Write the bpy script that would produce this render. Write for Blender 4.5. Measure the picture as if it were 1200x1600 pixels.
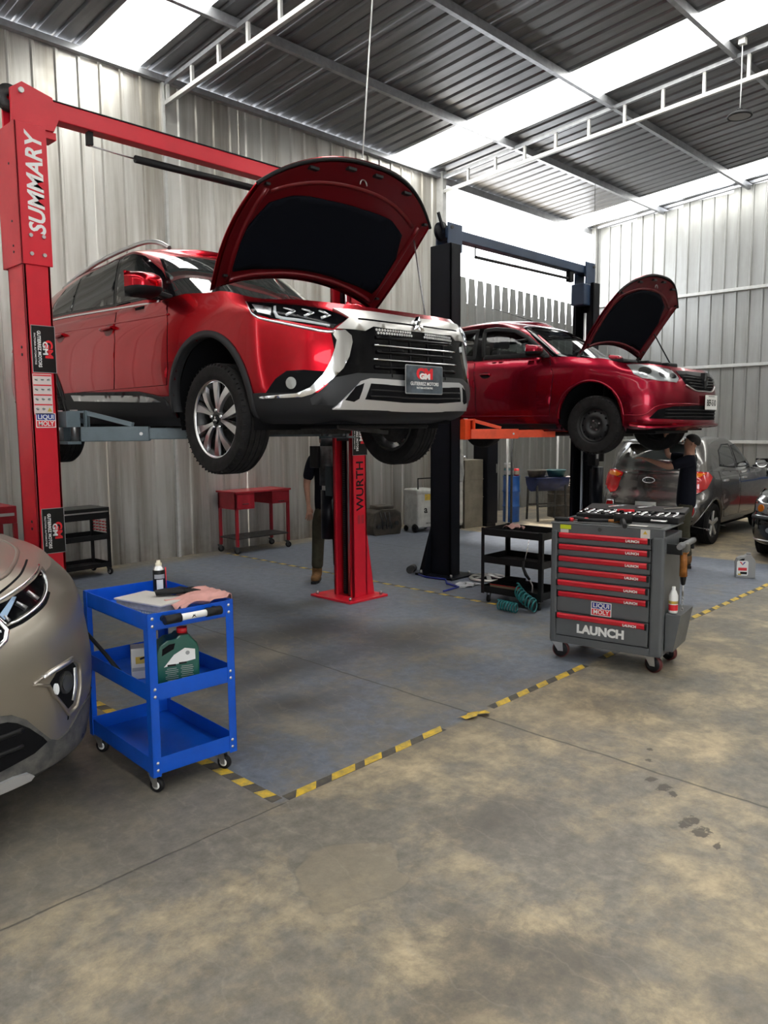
import bpy, bmesh, math, random
from mathutils import Vector, Matrix, Quaternion
from mathutils.bvhtree import BVHTree
from mathutils import geometry as geo

for o in list(bpy.data.objects):
    bpy.data.objects.remove(o, do_unlink=True)
scene = bpy.context.scene
COL = scene.collection
random.seed(7)

# ------------------------------------------------------------------ camera
EYE = Vector((0.0, 0.0, 1.70))
cam_data = bpy.data.cameras.new('camera')
cam_data.sensor_fit = 'VERTICAL'
cam_data.sensor_height = 24.0
cam_data.sensor_width = 18.0
cam_data.lens = 1205.0 / 1600.0 * 24.0
cam_data.clip_start = 0.05
cam_data.clip_end = 400
cam = bpy.data.objects.new('camera', cam_data)
COL.objects.link(cam)
_r = Vector((0.6970, -0.7170, -0.0070))
_u = Vector((0.0841, 0.0730, 0.9938))
_r.normalize()
_u = (_u - _r * _u.dot(_r)).normalized()
_b = _r.cross(_u)
cam.matrix_world = Matrix(((_r.x, _u.x, _b.x, EYE.x), (_r.y, _u.y, _b.y, EYE.y), (_r.z, _u.z, _b.z, EYE.z), (0, 0, 0, 1)))
scene.camera = cam

# ------------------------------------------------------------------ sky, sun, exposure
world = bpy.data.worlds.new('sky')
scene.world = world
world.use_nodes = True
_bg = world.node_tree.nodes['Background']
_bg.inputs['Color'].default_value = (0.93, 0.96, 1.0, 1)
_bg.inputs['Strength'].default_value = 1.0
sun_data = bpy.data.lights.new('sun', 'SUN')
sun_data.energy = 2.2
sun_data.angle = math.radians(18)
sun_data.color = (1.0, 0.95, 0.86)
sun = bpy.data.objects.new('sun', sun_data)
COL.objects.link(sun)
sun.rotation_euler = (math.radians(-24), math.radians(14), 0)
sun.location = (6, 4, 20)
vs = scene.view_settings
vs.view_transform = 'Standard'
vs.look = 'None'
vs.exposure = 3.05
vs.gamma = 1.0
vs.use_curve_mapping = False
cy = scene.cycles
cy.max_bounces = 6; cy.diffuse_bounces = 4; cy.glossy_bounces = 3; cy.transmission_bounces = 4; cy.transparent_max_bounces = 8
cy.caustics_reflective = False; cy.caustics_refractive = False; cy.sample_clamp_indirect = 6.0

# ------------------------------------------------------------------ materials
def _nt(name):
    m = bpy.data.materials.new(name)
    m.use_nodes = True
    nt = m.node_tree
    return m, nt, nt.nodes, nt.links, nt.nodes['Principled BSDF']

def mat(name, col, rough=0.5, metal=0.0, coat=0.0, spec=0.5, var=0.0, vscale=6.0, bump=0.0, bscale=60.0, var_col=None, stretch=(1, 1, 1), coat_rough=0.03):
    m, nt, N, L, b = _nt(name)
    b.inputs['Base Color'].default_value = (*col, 1)
    b.inputs['Roughness'].default_value = rough
    b.inputs['Metallic'].default_value = metal
    b.inputs['Coat Weight'].default_value = coat
    b.inputs['Coat Roughness'].default_value = coat_rough
    b.inputs['Specular IOR Level'].default_value = spec
    if var > 0 or bump > 0:
        tc = N.new('ShaderNodeTexCoord')
        mp = N.new('ShaderNodeMapping')
        mp.inputs['Scale'].default_value = stretch
        L.new(tc.outputs['Object'], mp.inputs['Vector'])
    if var > 0:
        n = N.new('ShaderNodeTexNoise')
        n.inputs['Scale'].default_value = vscale
        n.inputs['Detail'].default_value = 6
        n.inputs['Roughness'].default_value = 0.6
        L.new(mp.outputs['Vector'], n.inputs['Vector'])
        r = N.new('ShaderNodeValToRGB')
        vc = var_col or tuple(c * (1 - var) for c in col)
        r.color_ramp.elements[0].position = 0.35
        r.color_ramp.elements[0].color = (*vc, 1)
        r.color_ramp.elements[1].position = 0.62
        r.color_ramp.elements[1].color = (*col, 1)
        L.new(n.outputs['Fac'], r.inputs['Fac'])
        L.new(r.outputs['Color'], b.inputs['Base Color'])
        rr = N.new('ShaderNodeMapRange')
        rr.inputs['To Min'].default_value = min(1, rough + 0.12)
        rr.inputs['To Max'].default_value = max(0.02, rough - 0.08)
        L.new(n.outputs['Fac'], rr.inputs['Value'])
        L.new(rr.outputs['Result'], b.inputs['Roughness'])
    if bump > 0:
        n2 = N.new('ShaderNodeTexNoise')
        n2.inputs['Scale'].default_value = bscale
        n2.inputs['Detail'].default_value = 4
        L.new(mp.outputs['Vector'], n2.inputs['Vector'])
        bp = N.new('ShaderNodeBump')
        bp.inputs['Strength'].default_value = bump
        bp.inputs['Distance'].default_value = 0.01
        L.new(n2.outputs['Fac'], bp.inputs['Height'])
        L.new(bp.outputs['Normal'], b.inputs['Normal'])
    return m

def glass_mat(name, tint=(0.6, 0.65, 0.65), alpha=0.5, rough=0.02):
    """thin window glass: part see-through, part glossy"""
    m, nt, N, L, b = _nt(name)
    out = N['Material Output']
    b.inputs['Base Color'].default_value = (0.01, 0.012, 0.013, 1)
    b.inputs['Roughness'].default_value = rough
    b.inputs['Coat Weight'].default_value = 0.6
    tr = N.new('ShaderNodeBsdfTransparent')
    tr.inputs['Color'].default_value = (*tint, 1)
    mx = N.new('ShaderNodeMixShader')
    mx.inputs['Fac'].default_value = alpha
    L.new(b.outputs['BSDF'], mx.inputs[1])
    L.new(tr.outputs['BSDF'], mx.inputs[2])
    L.new(mx.outputs['Shader'], out.inputs['Surface'])
    return m

M = {}
M['red_lift'] = mat('red_lift_paint', (0.66, 0.012, 0.030), 0.35, var=0.12, vscale=3, bump=0.03)
M['black_lift'] = mat('black_lift_paint', (0.005, 0.006, 0.010), 0.38, spec=0.2, var=0.3, vscale=4)
M['navy_lift'] = mat('navy_lift_paint', (0.035, 0.060, 0.115), 0.35, var=0.2, vscale=4)
M['grey_arm'] = mat('grey_arm_paint', (0.115, 0.155, 0.175), 0.45, var=0.2, vscale=8)
M['dark_arm'] = mat('dark_arm_paint', (0.045, 0.055, 0.06), 0.5, spec=0.3, var=0.3, vscale=8)
M['orange_arm'] = mat('orange_arm_paint', (0.85, 0.085, 0.022), 0.42, var=0.2, vscale=8)
M['black_plastic'] = mat('black_plastic', (0.012, 0.012, 0.013), 0.45, spec=0.2)
M['black_matte'] = mat('black_matte', (0.008, 0.008, 0.009), 0.8, spec=0.05)
M['black_gloss'] = mat('black_gloss', (0.003, 0.003, 0.004), 0.07, coat=0.0, spec=0.14)
M['dark_plastic'] = mat('dark_grey_plastic', (0.016, 0.0165, 0.018), 0.55, spec=0.25, bump=0.05, bscale=200)
M['rubber'] = mat('tyre_rubber', (0.017, 0.016, 0.016), 0.72, spec=0.15, var=0.3, vscale=20, bump=0.1, bscale=120)
M['chrome'] = mat('chrome', (0.80, 0.81, 0.83), 0.10, metal=1.0)
M['satin'] = mat('satin_silver', (0.62, 0.62, 0.63), 0.28, metal=1.0)
M['silver'] = mat('silver_paint', (0.55, 0.54, 0.52), 0.30, metal=0.7, coat=0.4)
M['steel'] = mat('bare_steel', (0.48, 0.48, 0.48), 0.38, metal=1.0, var=0.25, vscale=25)
M['dark_steel'] = mat('dark_steel', (0.07, 0.07, 0.07), 0.5, metal=0.7, var=0.4, vscale=20)
M['white'] = mat('white_print', (0.82, 0.82, 0.80), 0.5)
M['red_print'] = mat('red_print', (0.72, 0.02, 0.03), 0.45)
M['blue_print'] = mat('blue_print', (0.012, 0.025, 0.24), 0.45)
M['black_print'] = mat('black_print', (0.012, 0.012, 0.012), 0.4, spec=0.2)
M['grey_print'] = mat('grey_print', (0.35, 0.35, 0.35), 0.5)
M['yellow'] = mat('yellow_tape', (0.72, 0.47, 0.035), 0.55, var=0.45, vscale=18, var_col=(0.38, 0.28, 0.08))
M['tape_black'] = mat('tape_black', (0.045, 0.045, 0.042), 0.6, var=0.5, vscale=14, var_col=(0.12, 0.10, 0.075))
M['cart_blue'] = mat('cart_blue', (0.004, 0.090, 0.56), 0.32, var=0.15, vscale=5)
M['clear_lens'] = glass_mat('clear_lens', (0.95, 0.96, 0.97), 0.86)
M['tinted'] = mat('tinted_glass', (0.010, 0.012, 0.012), 0.03, coat=0.0, spec=0.42)
M['windshield'] = glass_mat('windshield_glass', (0.55, 0.62, 0.60), 0.42)
M['clear_glass'] = glass_mat('clear_glass', (0.72, 0.78, 0.77), 0.62)

# ------------------------------------------------------------------ mesh helpers
def link(o, parent=None):
    COL.objects.link(o)
    if parent is not None:
        o.parent = parent
    return o

def tag(o, label=None, cat=None, group=None, kind=None):
    if label: o['label'] = label
    if cat: o['category'] = cat
    if group: o['group'] = group
    if kind: o['kind'] = kind
    return o

def empty(name, loc=(0, 0, 0), rz=0.0, label=None, cat=None, group=None):
    o = bpy.data.objects.new(name, None)
    o.empty_display_size = 0.1
    link(o)
    o.location = loc
    o.rotation_euler = (0, 0, rz)
    return tag(o, label, cat, group)

def V(*a):
    return Vector(a)

class MB:
    def __init__(s):
        s.v = []; s.f = []; s.sm = []
    def add(s, vs, fs, smooth=False):
        n = len(s.v)
        s.v += [tuple(p) for p in vs]
        s.f += [tuple(i + n for i in f) for f in fs]
        s.sm += [smooth] * len(fs)
        return s
    def bb(s, x0, x1, y0, y1, z0, z1):
        return s.add([(x0, y0, z0), (x1, y0, z0), (x1, y1, z0), (x0, y1, z0), (x0, y0, z1), (x1, y0, z1), (x1, y1, z1), (x0, y1, z1)],
                     [(0, 3, 2, 1), (4, 5, 6, 7), (0, 1, 5, 4), (1, 2, 6, 5), (2, 3, 7, 6), (3, 0, 4, 7)])
    def box(s, c, size, rot=None):
        h = [x / 2 for x in size]
        pts = [Vector((sx * h[0], sy * h[1], sz * h[2])) for sz in (-1, 1) for sx, sy in ((-1, -1), (1, -1), (1, 1), (-1, 1))]
        if rot is not None: pts = [rot @ p for p in pts]
        c = Vector(c)
        return s.add([c + p for p in pts], [(0, 3, 2, 1), (4, 5, 6, 7), (0, 1, 5, 4), (1, 2, 6, 5), (2, 3, 7, 6), (3, 0, 4, 7)])
    def bar(s, p0, p1, w, h, up=(0, 0, 1)):
        """rectangular bar from p0 to p1, w across, h along up"""
        p0 = Vector(p0); p1 = Vector(p1); d = (p1 - p0).normalized(); up = Vector(up)
        if abs(d.dot(up)) > 0.98: up = Vector((0, 1, 0))
        a = d.cross(up).normalized(); b = a.cross(d).normalized()
        q = []
        for p in (p0, p1):
            for sa, sb in ((-1, -1), (1, -1), (1, 1), (-1, 1)):
                q.append(p + a * (sa * w / 2) + b * (sb * h / 2))
        return s.add(q, [(3, 2, 1, 0), (4, 5, 6, 7), (0, 1, 5, 4), (1, 2, 6, 5), (2, 3, 7, 6), (3, 0, 4, 7)])
    def cyl(s, p0, p1, r0, r1=None, n=16, caps=True):
        r1 = r0 if r1 is None else r1
        p0 = Vector(p0); p1 = Vector(p1); d = (p1 - p0).normalized()
        t = Vector((0, 0, 1)) if abs(d.z) < 0.9 else Vector((1, 0, 0))
        a = d.cross(t).normalized(); b = d.cross(a).normalized()
        q = []
        for p, r in ((p0, r0), (p1, r1)):
            for i in range(n):
                th = 2 * math.pi * i / n
                q.append(p + (a * math.cos(th) + b * math.sin(th)) * r)
        fs = [((i + 1) % n, i, i + n, (i + 1) % n + n) for i in range(n)]
        s.add(q, fs, True)
        if caps:
            s.add(q[:n], [tuple(range(n))]); s.add(q[n:], [tuple(reversed(range(n)))])
        return s
    def tube(s, pts, r, n=8, closed=False):
        pts = [Vector(p) for p in pts]
        q = []; m = len(pts)
        prev = None
        for i, p in enumerate(pts):
            if closed: d = (pts[(i + 1) % m] - pts[i - 1])
            else: d = pts[min(i + 1, m - 1)] - pts[max(i - 1, 0)]
            d = d.normalized() if d.length > 1e-9 else Vector((0, 0, 1))
            if prev is None:
                t = Vector((0, 0, 1)) if abs(d.z) < 0.9 else Vector((1, 0, 0))
                a = d.cross(t).normalized()
            else:
                a = (prev - d * prev.dot(d)).normalized()
            prev = a
            b = d.cross(a)
            rr = r[i] if isinstance(r, (list, tuple)) else r
            for k in range(n):
                th = 2 * math.pi * k / n
                q.append(p + (a * math.cos(th) + b * math.sin(th)) * rr)
        fs = []
        for i in range(m if closed else m - 1):
            for k in range(n):
                j = (i + 1) % m
                fs.append((i * n + k, i * n + (k + 1) % n, j * n + (k + 1) % n, j * n + k))
        s.add(q, fs, True)
        if not closed:
            s.add(q[:n], [tuple(reversed(range(n)))]); s.add(q[-n:], [tuple(range(n))])
        return s
    def lathe(s, prof, n=24, c=(0, 0, 0), axis='Z', smooth=True, arc=2 * math.pi):
        """prof: (r, h) list; axis of revolution"""
        c = Vector(c); q = []
        full = abs(arc - 2 * math.pi) < 1e-6
        cnt = n if full else n + 1
        for i in range(cnt):
            th = arc * i / n
            cs, sn = math.cos(th), math.sin(th)
            for r, h in prof:
                if axis == 'Z': p = Vector((r * cs, r * sn, h))
                elif axis == 'X': p = Vector((h, r * cs, r * sn))
                else: p = Vector((r * sn, h, r * cs))
                q.append(c + p)
        k = len(prof); fs = []
        for i in range(n):
            j = (i + 1) % cnt
            for a in range(k - 1):
                fs.append((i * k + a, j * k + a, j * k + a + 1, i * k + a + 1))
        return s.add(q, fs, smooth)
    def prism(s, poly, d0, d1, plane='XZ', smooth=False):
        """extrude a 2D polygon along the missing axis from d0 to d1"""
        def p3(a, b, d):
            return {'XZ': (a, d, b), 'XY': (a, b, d), 'YZ': (d, a, b)}[plane]
        n = len(poly)
        q = [p3(a, b, d0) for a, b in poly] + [p3(a, b, d1) for a, b in poly]
        fs = [(i, (i + 1) % n, (i + 1) % n + n, i + n) for i in range(n)]
        s.add(q, fs, smooth)
        tri = geo.tessellate_polygon([[Vector((a, b, 0)) for a, b in poly]])
        s.add(q[:n], [tuple(t) for t in tri]); s.add(q[n:], [tuple(reversed(t)) for t in tri])
        return s
    def grid(s, rows, smooth=True, close_u=False):
        nu = len(rows); nv = len(rows[0]); q = [p for r in rows for p in r]; fs = []
        for i in range(nu if close_u else nu - 1):
            j = (i + 1) % nu
            for k in range(nv - 1):
                fs.append((i * nv + k, j * nv + k, j * nv + k + 1, i * nv + k + 1))
        return s.add(q, fs, smooth)
    def xf(s, m):
        s.v = [tuple(m @ Vector(p)) for p in s.v]; return s
    def mesh(s, name, weld=True):
        me = bpy.data.meshes.new(name)
        me.from_pydata(s.v, [], s.f)
        me.polygons.foreach_set('use_smooth', s.sm)
        bm = bmesh.new(); bm.from_mesh(me)
        if weld: bmesh.ops.remove_doubles(bm, verts=bm.verts, dist=1e-5)
        bmesh.ops.recalc_face_normals(bm, faces=bm.faces)
        bm.to_mesh(me); bm.free()
        return me
    def build(s, name, m, parent=None, bevel=0.0, seg=2, weld=True, loc=None, sharp=None):
        me = s.mesh(name, weld)
        me.materials.append(M[m] if isinstance(m, str) else m)
        o = bpy.data.objects.new(name, me)
        link(o, parent)
        if loc is not None: o.location = loc
        if sharp is not None and hasattr(me, 'set_sharp_from_angle'):
            me.set_sharp_from_angle(angle=math.radians(sharp))
        if bevel > 0:
            b = o.modifiers.new('bevel', 'BEVEL')
            b.width = bevel; b.segments = seg; b.limit_method = 'ANGLE'; b.angle_limit = math.radians(40)
            b.harden_normals = False
        return o

def copy_tree(o, parent=None):
    c = o.copy()
    COL.objects.link(c)
    c.parent = parent
    for ch in list(o.children):
        copy_tree(ch, c)
    return c

_tcache = {}
def text(name, s, size, origin, u, v, m, parent=None, bold=0.0, depth=0.0012, shear=0.0, align='CENTER', xs=1.0, spacing=1.0):
    """flat lettering: origin = centre (or left) of the line, u = reading direction, v = up"""
    cu = bpy.data.curves.new('t', 'FONT')
    cu.body = s; cu.size = size; cu.offset = bold; cu.extrude = depth; cu.shear = shear
    cu.align_x = align; cu.align_y = 'CENTER'; cu.resolution_u = 3; cu.space_character = spacing
    tmp = bpy.data.objects.new('t', cu)
    COL.objects.link(tmp)
    bpy.context.view_layer.update()
    dg = bpy.context.evaluated_depsgraph_get()
    me = bpy.data.meshes.new_from_object(tmp.evaluated_get(dg))
    bpy.data.objects.remove(tmp, do_unlink=True)
    u = Vector(u).normalized(); v = Vector(v).normalized(); n = u.cross(v).normalized(); o3 = Vector(origin)
    for p in me.vertices:
        p.co = o3 + u * (p.co.x * xs) + v * p.co.y + n * p.co.z
    me.name = name
    me.materials.clear(); me.materials.append(M[m] if isinstance(m, str) else m)
    o = bpy.data.objects.new(name, me)
    return link(o, parent)

def plate(name, c, u, v, w, h, m, parent, t=0.003, r=0.0, seg=4):
    """thin rectangular plate with optional round corners, c its centre on the surface, u x v its face"""
    u = Vector(u).normalized(); v = Vector(v).normalized(); n = u.cross(v).normalized(); c = Vector(c)
    if r <= 0: pts = [(-w / 2, -h / 2), (w / 2, -h / 2), (w / 2, h / 2), (-w / 2, h / 2)]
    else:
        pts = []
        for cx, cy, a0 in ((w / 2 - r, -h / 2 + r, -90), (w / 2 - r, h / 2 - r, 0), (-w / 2 + r, h / 2 - r, 90), (-w / 2 + r, -h / 2 + r, 180)):
            for k in range(seg + 1):
                a = math.radians(a0 + 90 * k / seg)
                pts.append((cx + r * math.cos(a), cy + r * math.sin(a)))
    return poly_plate(name, c, u, v, pts, m, parent, t)

def poly_plate(name, c, u, v, pts, m, parent, t=0.003):
    u = Vector(u).normalized(); v = Vector(v).normalized(); n = u.cross(v).normalized(); c = Vector(c)
    k = len(pts)
    q = [c + u * a + v * b for a, b in pts] + [c + u * a + v * b + n * t for a, b in pts]
    mb = MB()
    mb.add(q, [(i, (i + 1) % k, (i + 1) % k + k, i + k) for i in range(k)])
    tri = geo.tessellate_polygon([[Vector((a, b, 0)) for a, b in pts]])
    mb.add(q[k:], [tuple(x) for x in tri]); mb.add(q[:k], [tuple(reversed(x)) for x in tri])
    return mb.build(name, m, parent)
M['lamp_white'] = mat('lamp_white', (0.85, 0.87, 0.9), 0.2, coat=0.5)
M['tinted_screen'] = mat('screen_glass', (0.030, 0.034, 0.033), 0.03, coat=0.2, spec=0.7)
M['grey_bumper'] = mat('grey_bumper', (0.030, 0.031, 0.033), 0.45, spec=0.3)
M['satin_paint'] = mat('satin_paint', (0.60, 0.60, 0.61), 0.32, metal=0.6)
M['red_lens'] = mat('red_lens', (0.60, 0.01, 0.012), 0.12, coat=0.8)
M['amber_lens'] = mat('amber_lens', (0.80, 0.20, 0.01), 0.15, coat=0.8)
M['lamp_grey'] = mat('lamp_grey', (0.45, 0.46, 0.46), 0.25, metal=0.6)
M['seat_cloth'] = mat('seat_cloth', (0.06, 0.06, 0.065), 0.85, bump=0.1)
M['sedan_under'] = mat('hood_inner_maroon', (0.17, 0.006, 0.014), 0.45, metal=0.2, coat=0.2, var=0.3, vscale=8)
M['lamp_blue'] = mat('lamp_blue_white', (0.45, 0.62, 0.85), 0.15, coat=0.6)
M['scuffed_plastic'] = mat('scuffed_plastic', (0.050, 0.051, 0.052), 0.5, spec=0.35, var=0.5, vscale=14, var_col=(0.13, 0.125, 0.115))
M['hatch_paint'] = mat('dark_grey_paint', (0.15, 0.142, 0.135), 0.26, metal=0.7, coat=0.9, coat_rough=0.03)
M['navy_paint'] = mat('black_car_paint', (0.006, 0.007, 0.009), 0.15, coat=0.8)
M['skin'] = mat('skin', (0.42, 0.215, 0.14), 0.55, var=0.15, vscale=15)
M['shirt'] = mat('navy_shirt', (0.010, 0.011, 0.017), 0.9, spec=0.1, bump=0.3, bscale=25)
M['trousers'] = mat('olive_trousers', (0.062, 0.058, 0.040), 0.9, spec=0.1, var=0.35, vscale=10, bump=0.3, bscale=20)
M['boot'] = mat('tan_boot', (0.20, 0.105, 0.045), 0.8, spec=0.15, var=0.4, vscale=20)
M['hair'] = mat('black_hair', (0.010, 0.009, 0.008), 0.7, bump=0.5, bscale=150)
M['bench_red'] = mat('bench_red', (0.36, 0.010, 0.022), 0.4, var=0.25, vscale=6)
M['cart_black'] = mat('cart_black', (0.010, 0.010, 0.011), 0.42, spec=0.3, var=0.3, vscale=8)
M['cab_grey'] = mat('cabinet_grey', (0.100, 0.106, 0.112), 0.42, var=0.12, vscale=5, bump=0.05, bscale=150)
M['cab_red'] = mat('drawer_red', (0.56, 0.008, 0.022), 0.25, coat=0.3)
M['drum_blue'] = mat('drum_blue', (0.008, 0.085, 0.33), 0.4, var=0.35, vscale=7)
M['navy_tank'] = mat('navy_tank', (0.010, 0.020, 0.085), 0.45, var=0.4, vscale=6)
M['tan_box'] = mat('tan_enamel', (0.185, 0.165, 0.125), 0.5, var=0.3, vscale=5)
M['white_dirty'] = mat('dirty_white_enamel', (0.55, 0.55, 0.51), 0.45, var=0.3, vscale=6)
M['oily'] = mat('oily_iron', (0.040, 0.034, 0.028), 0.55, var=0.6, vscale=8, var_col=(0.10, 0.085, 0.065))
M['teal'] = mat('teal_hose', (0.012, 0.16, 0.17), 0.35)
M['green_jug'] = mat('green_jug', (0.010, 0.095, 0.070), 0.3, coat=0.2)
M['pink_rag'] = mat('pink_rag', (0.62, 0.33, 0.30), 0.95, spec=0.1, var=0.2, vscale=12)
M['grey_jug'] = mat('grey_jug', (0.30, 0.30, 0.30), 0.4)
M['orange_tool'] = mat('orange_tool', (0.42, 0.15, 0.025), 0.5, var=0.5, vscale=30)
M['cardboard'] = mat('cardboard', (0.45, 0.38, 0.26), 0.85)
M['paper'] = mat('white_paper', (0.62, 0.60, 0.56), 0.9)
M['filter_grey'] = mat('filter_grey', (0.36, 0.35, 0.34), 0.8, var=0.3, vscale=20)
M['teal_dark'] = mat('teal_enamel', (0.02, 0.10, 0.11), 0.45, var=0.3, vscale=8)
M['caster_red'] = mat('caster_tread', (0.10, 0.016, 0.016), 0.5)
M['lamp_smoke'] = mat('lamp_smoke', (0.10, 0.10, 0.09), 0.25, metal=0.5)
# ================================================================== the building
WY = 9.0          # left wall plane
WX = 16.03        # right wall plane
ROOF_S = 0.085
def roof_z(y): return 6.02 + ROOF_S * (WY - y)

def sheet_metal(name, base, dirt, metal=0.75, rough=0.42, streak=(3.0, 3.0, 0.16), low_dirt=True):
    m, nt, N, L, b = _nt(name)
    tc = N.new('ShaderNodeTexCoord'); mp = N.new('ShaderNodeMapping'); mp.inputs['Scale'].default_value = streak
    geo_n = N.new('ShaderNodeNewGeometry')
    L.new(geo_n.outputs['Position'], mp.inputs['Vector'])
    n1 = N.new('ShaderNodeTexNoise'); n1.inputs['Scale'].default_value = 1.6; n1.inputs['Detail'].default_value = 8; n1.inputs['Roughness'].default_value = 0.62
    L.new(mp.outputs['Vector'], n1.inputs['Vector'])
    r1 = N.new('ShaderNodeValToRGB')
    r1.color_ramp.elements[0].position = 0.34; r1.color_ramp.elements[0].color = (*dirt, 1)
    r1.color_ramp.elements[1].position = 0.60; r1.color_ramp.elements[1].color = (*base, 1)
    L.new(n1.outputs['Fac'], r1.inputs['Fac'])
    last = r1.outputs['Color']
    n3 = N.new('ShaderNodeTexNoise'); n3.inputs['Scale'].default_value = 9; n3.inputs['Detail'].default_value = 6
    L.new(geo_n.outputs['Position'], n3.inputs['Vector'])
    if low_dirt:
        sp = N.new('ShaderNodeSeparateXYZ'); L.new(geo_n.outputs['Position'], sp.inputs['Vector'])
        ma = N.new('ShaderNodeMath'); ma.operation = 'MULTIPLY_ADD'; ma.inputs[1].default_value = 0.9; L.new(n1.outputs['Fac'], ma.inputs[0]); L.new(sp.outputs['Z'], ma.inputs[2])
        mr = N.new('ShaderNodeMapRange'); mr.inputs['From Min'].default_value = 0.35; mr.inputs['From Max'].default_value = 1.1
        mr.inputs['To Min'].default_value = 0.75; mr.inputs['To Max'].default_value = 0.0
        L.new(ma.outputs[0], mr.inputs['Value'])
        mm = N.new('ShaderNodeMath'); mm.operation = 'MULTIPLY'; L.new(mr.outputs['Result'], mm.inputs[0]); L.new(n3.outputs['Fac'], mm.inputs[1])
        mx = N.new('ShaderNodeMixRGB'); mx.inputs['Color2'].default_value = (0.10, 0.075, 0.05, 1)
        L.new(mm.outputs[0], mx.inputs['Fac']); L.new(last, mx.inputs['Color1']); last = mx.outputs['Color']
    L.new(last, b.inputs['Base Color'])
    b.inputs['Metallic'].default_value = metal
    mr2 = N.new('ShaderNodeMapRange'); mr2.inputs['To Min'].default_value = rough + 0.18; mr2.inputs['To Max'].default_value = rough - 0.12
    L.new(n3.outputs['Fac'], mr2.inputs['Value']); L.new(mr2.outputs['Result'], b.inputs['Roughness'])
    bp = N.new('ShaderNodeBump'); bp.inputs['Strength'].default_value = 0.12; bp.inputs['Distance'].default_value = 0.02
    L.new(n1.outputs['Fac'], bp.inputs['Height']); L.new(bp.outputs['Normal'], b.inputs['Normal'])
    return m

M['wall_metal'] = sheet_metal('galvanised_wall', (0.62, 0.61, 0.575), (0.36, 0.335, 0.29))
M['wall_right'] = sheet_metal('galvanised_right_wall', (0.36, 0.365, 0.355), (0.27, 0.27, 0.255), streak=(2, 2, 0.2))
M['roof_metal'] = sheet_metal('roof_sheet_metal', (0.245, 0.25, 0.262), (0.155, 0.157, 0.165), metal=0.6, rough=0.36, streak=(2.5, 0.2, 1), low_dirt=False)
M['roof_frame'] = mat('galvanised_frame', (0.42, 0.43, 0.45), 0.42, metal=0.7, var=0.2, vscale=10)
M['truss'] = mat('pale_truss_paint', (0.60, 0.60, 0.58), 0.45, metal=0.2, var=0.15, vscale=10)
m, nt, N, L, b = _nt('skylight_sheet')
tl = N.new('ShaderNodeBsdfTranslucent'); tl.inputs['Color'].default_value = (0.93, 0.92, 0.88, 1)
tp = N.new('ShaderNodeBsdfTransparent'); tp.inputs['Color'].default_value = (0.95, 0.95, 0.92, 1)
mx = N.new('ShaderNodeMixShader'); mx.inputs['Fac'].default_value = 0.12
L.new(tl.outputs[0], mx.inputs[1]); L.new(tp.outputs[0], mx.inputs[2]); L.new(mx.outputs[0], N['Material Output'].inputs['Surface'])
M['skylight'] = m

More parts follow.
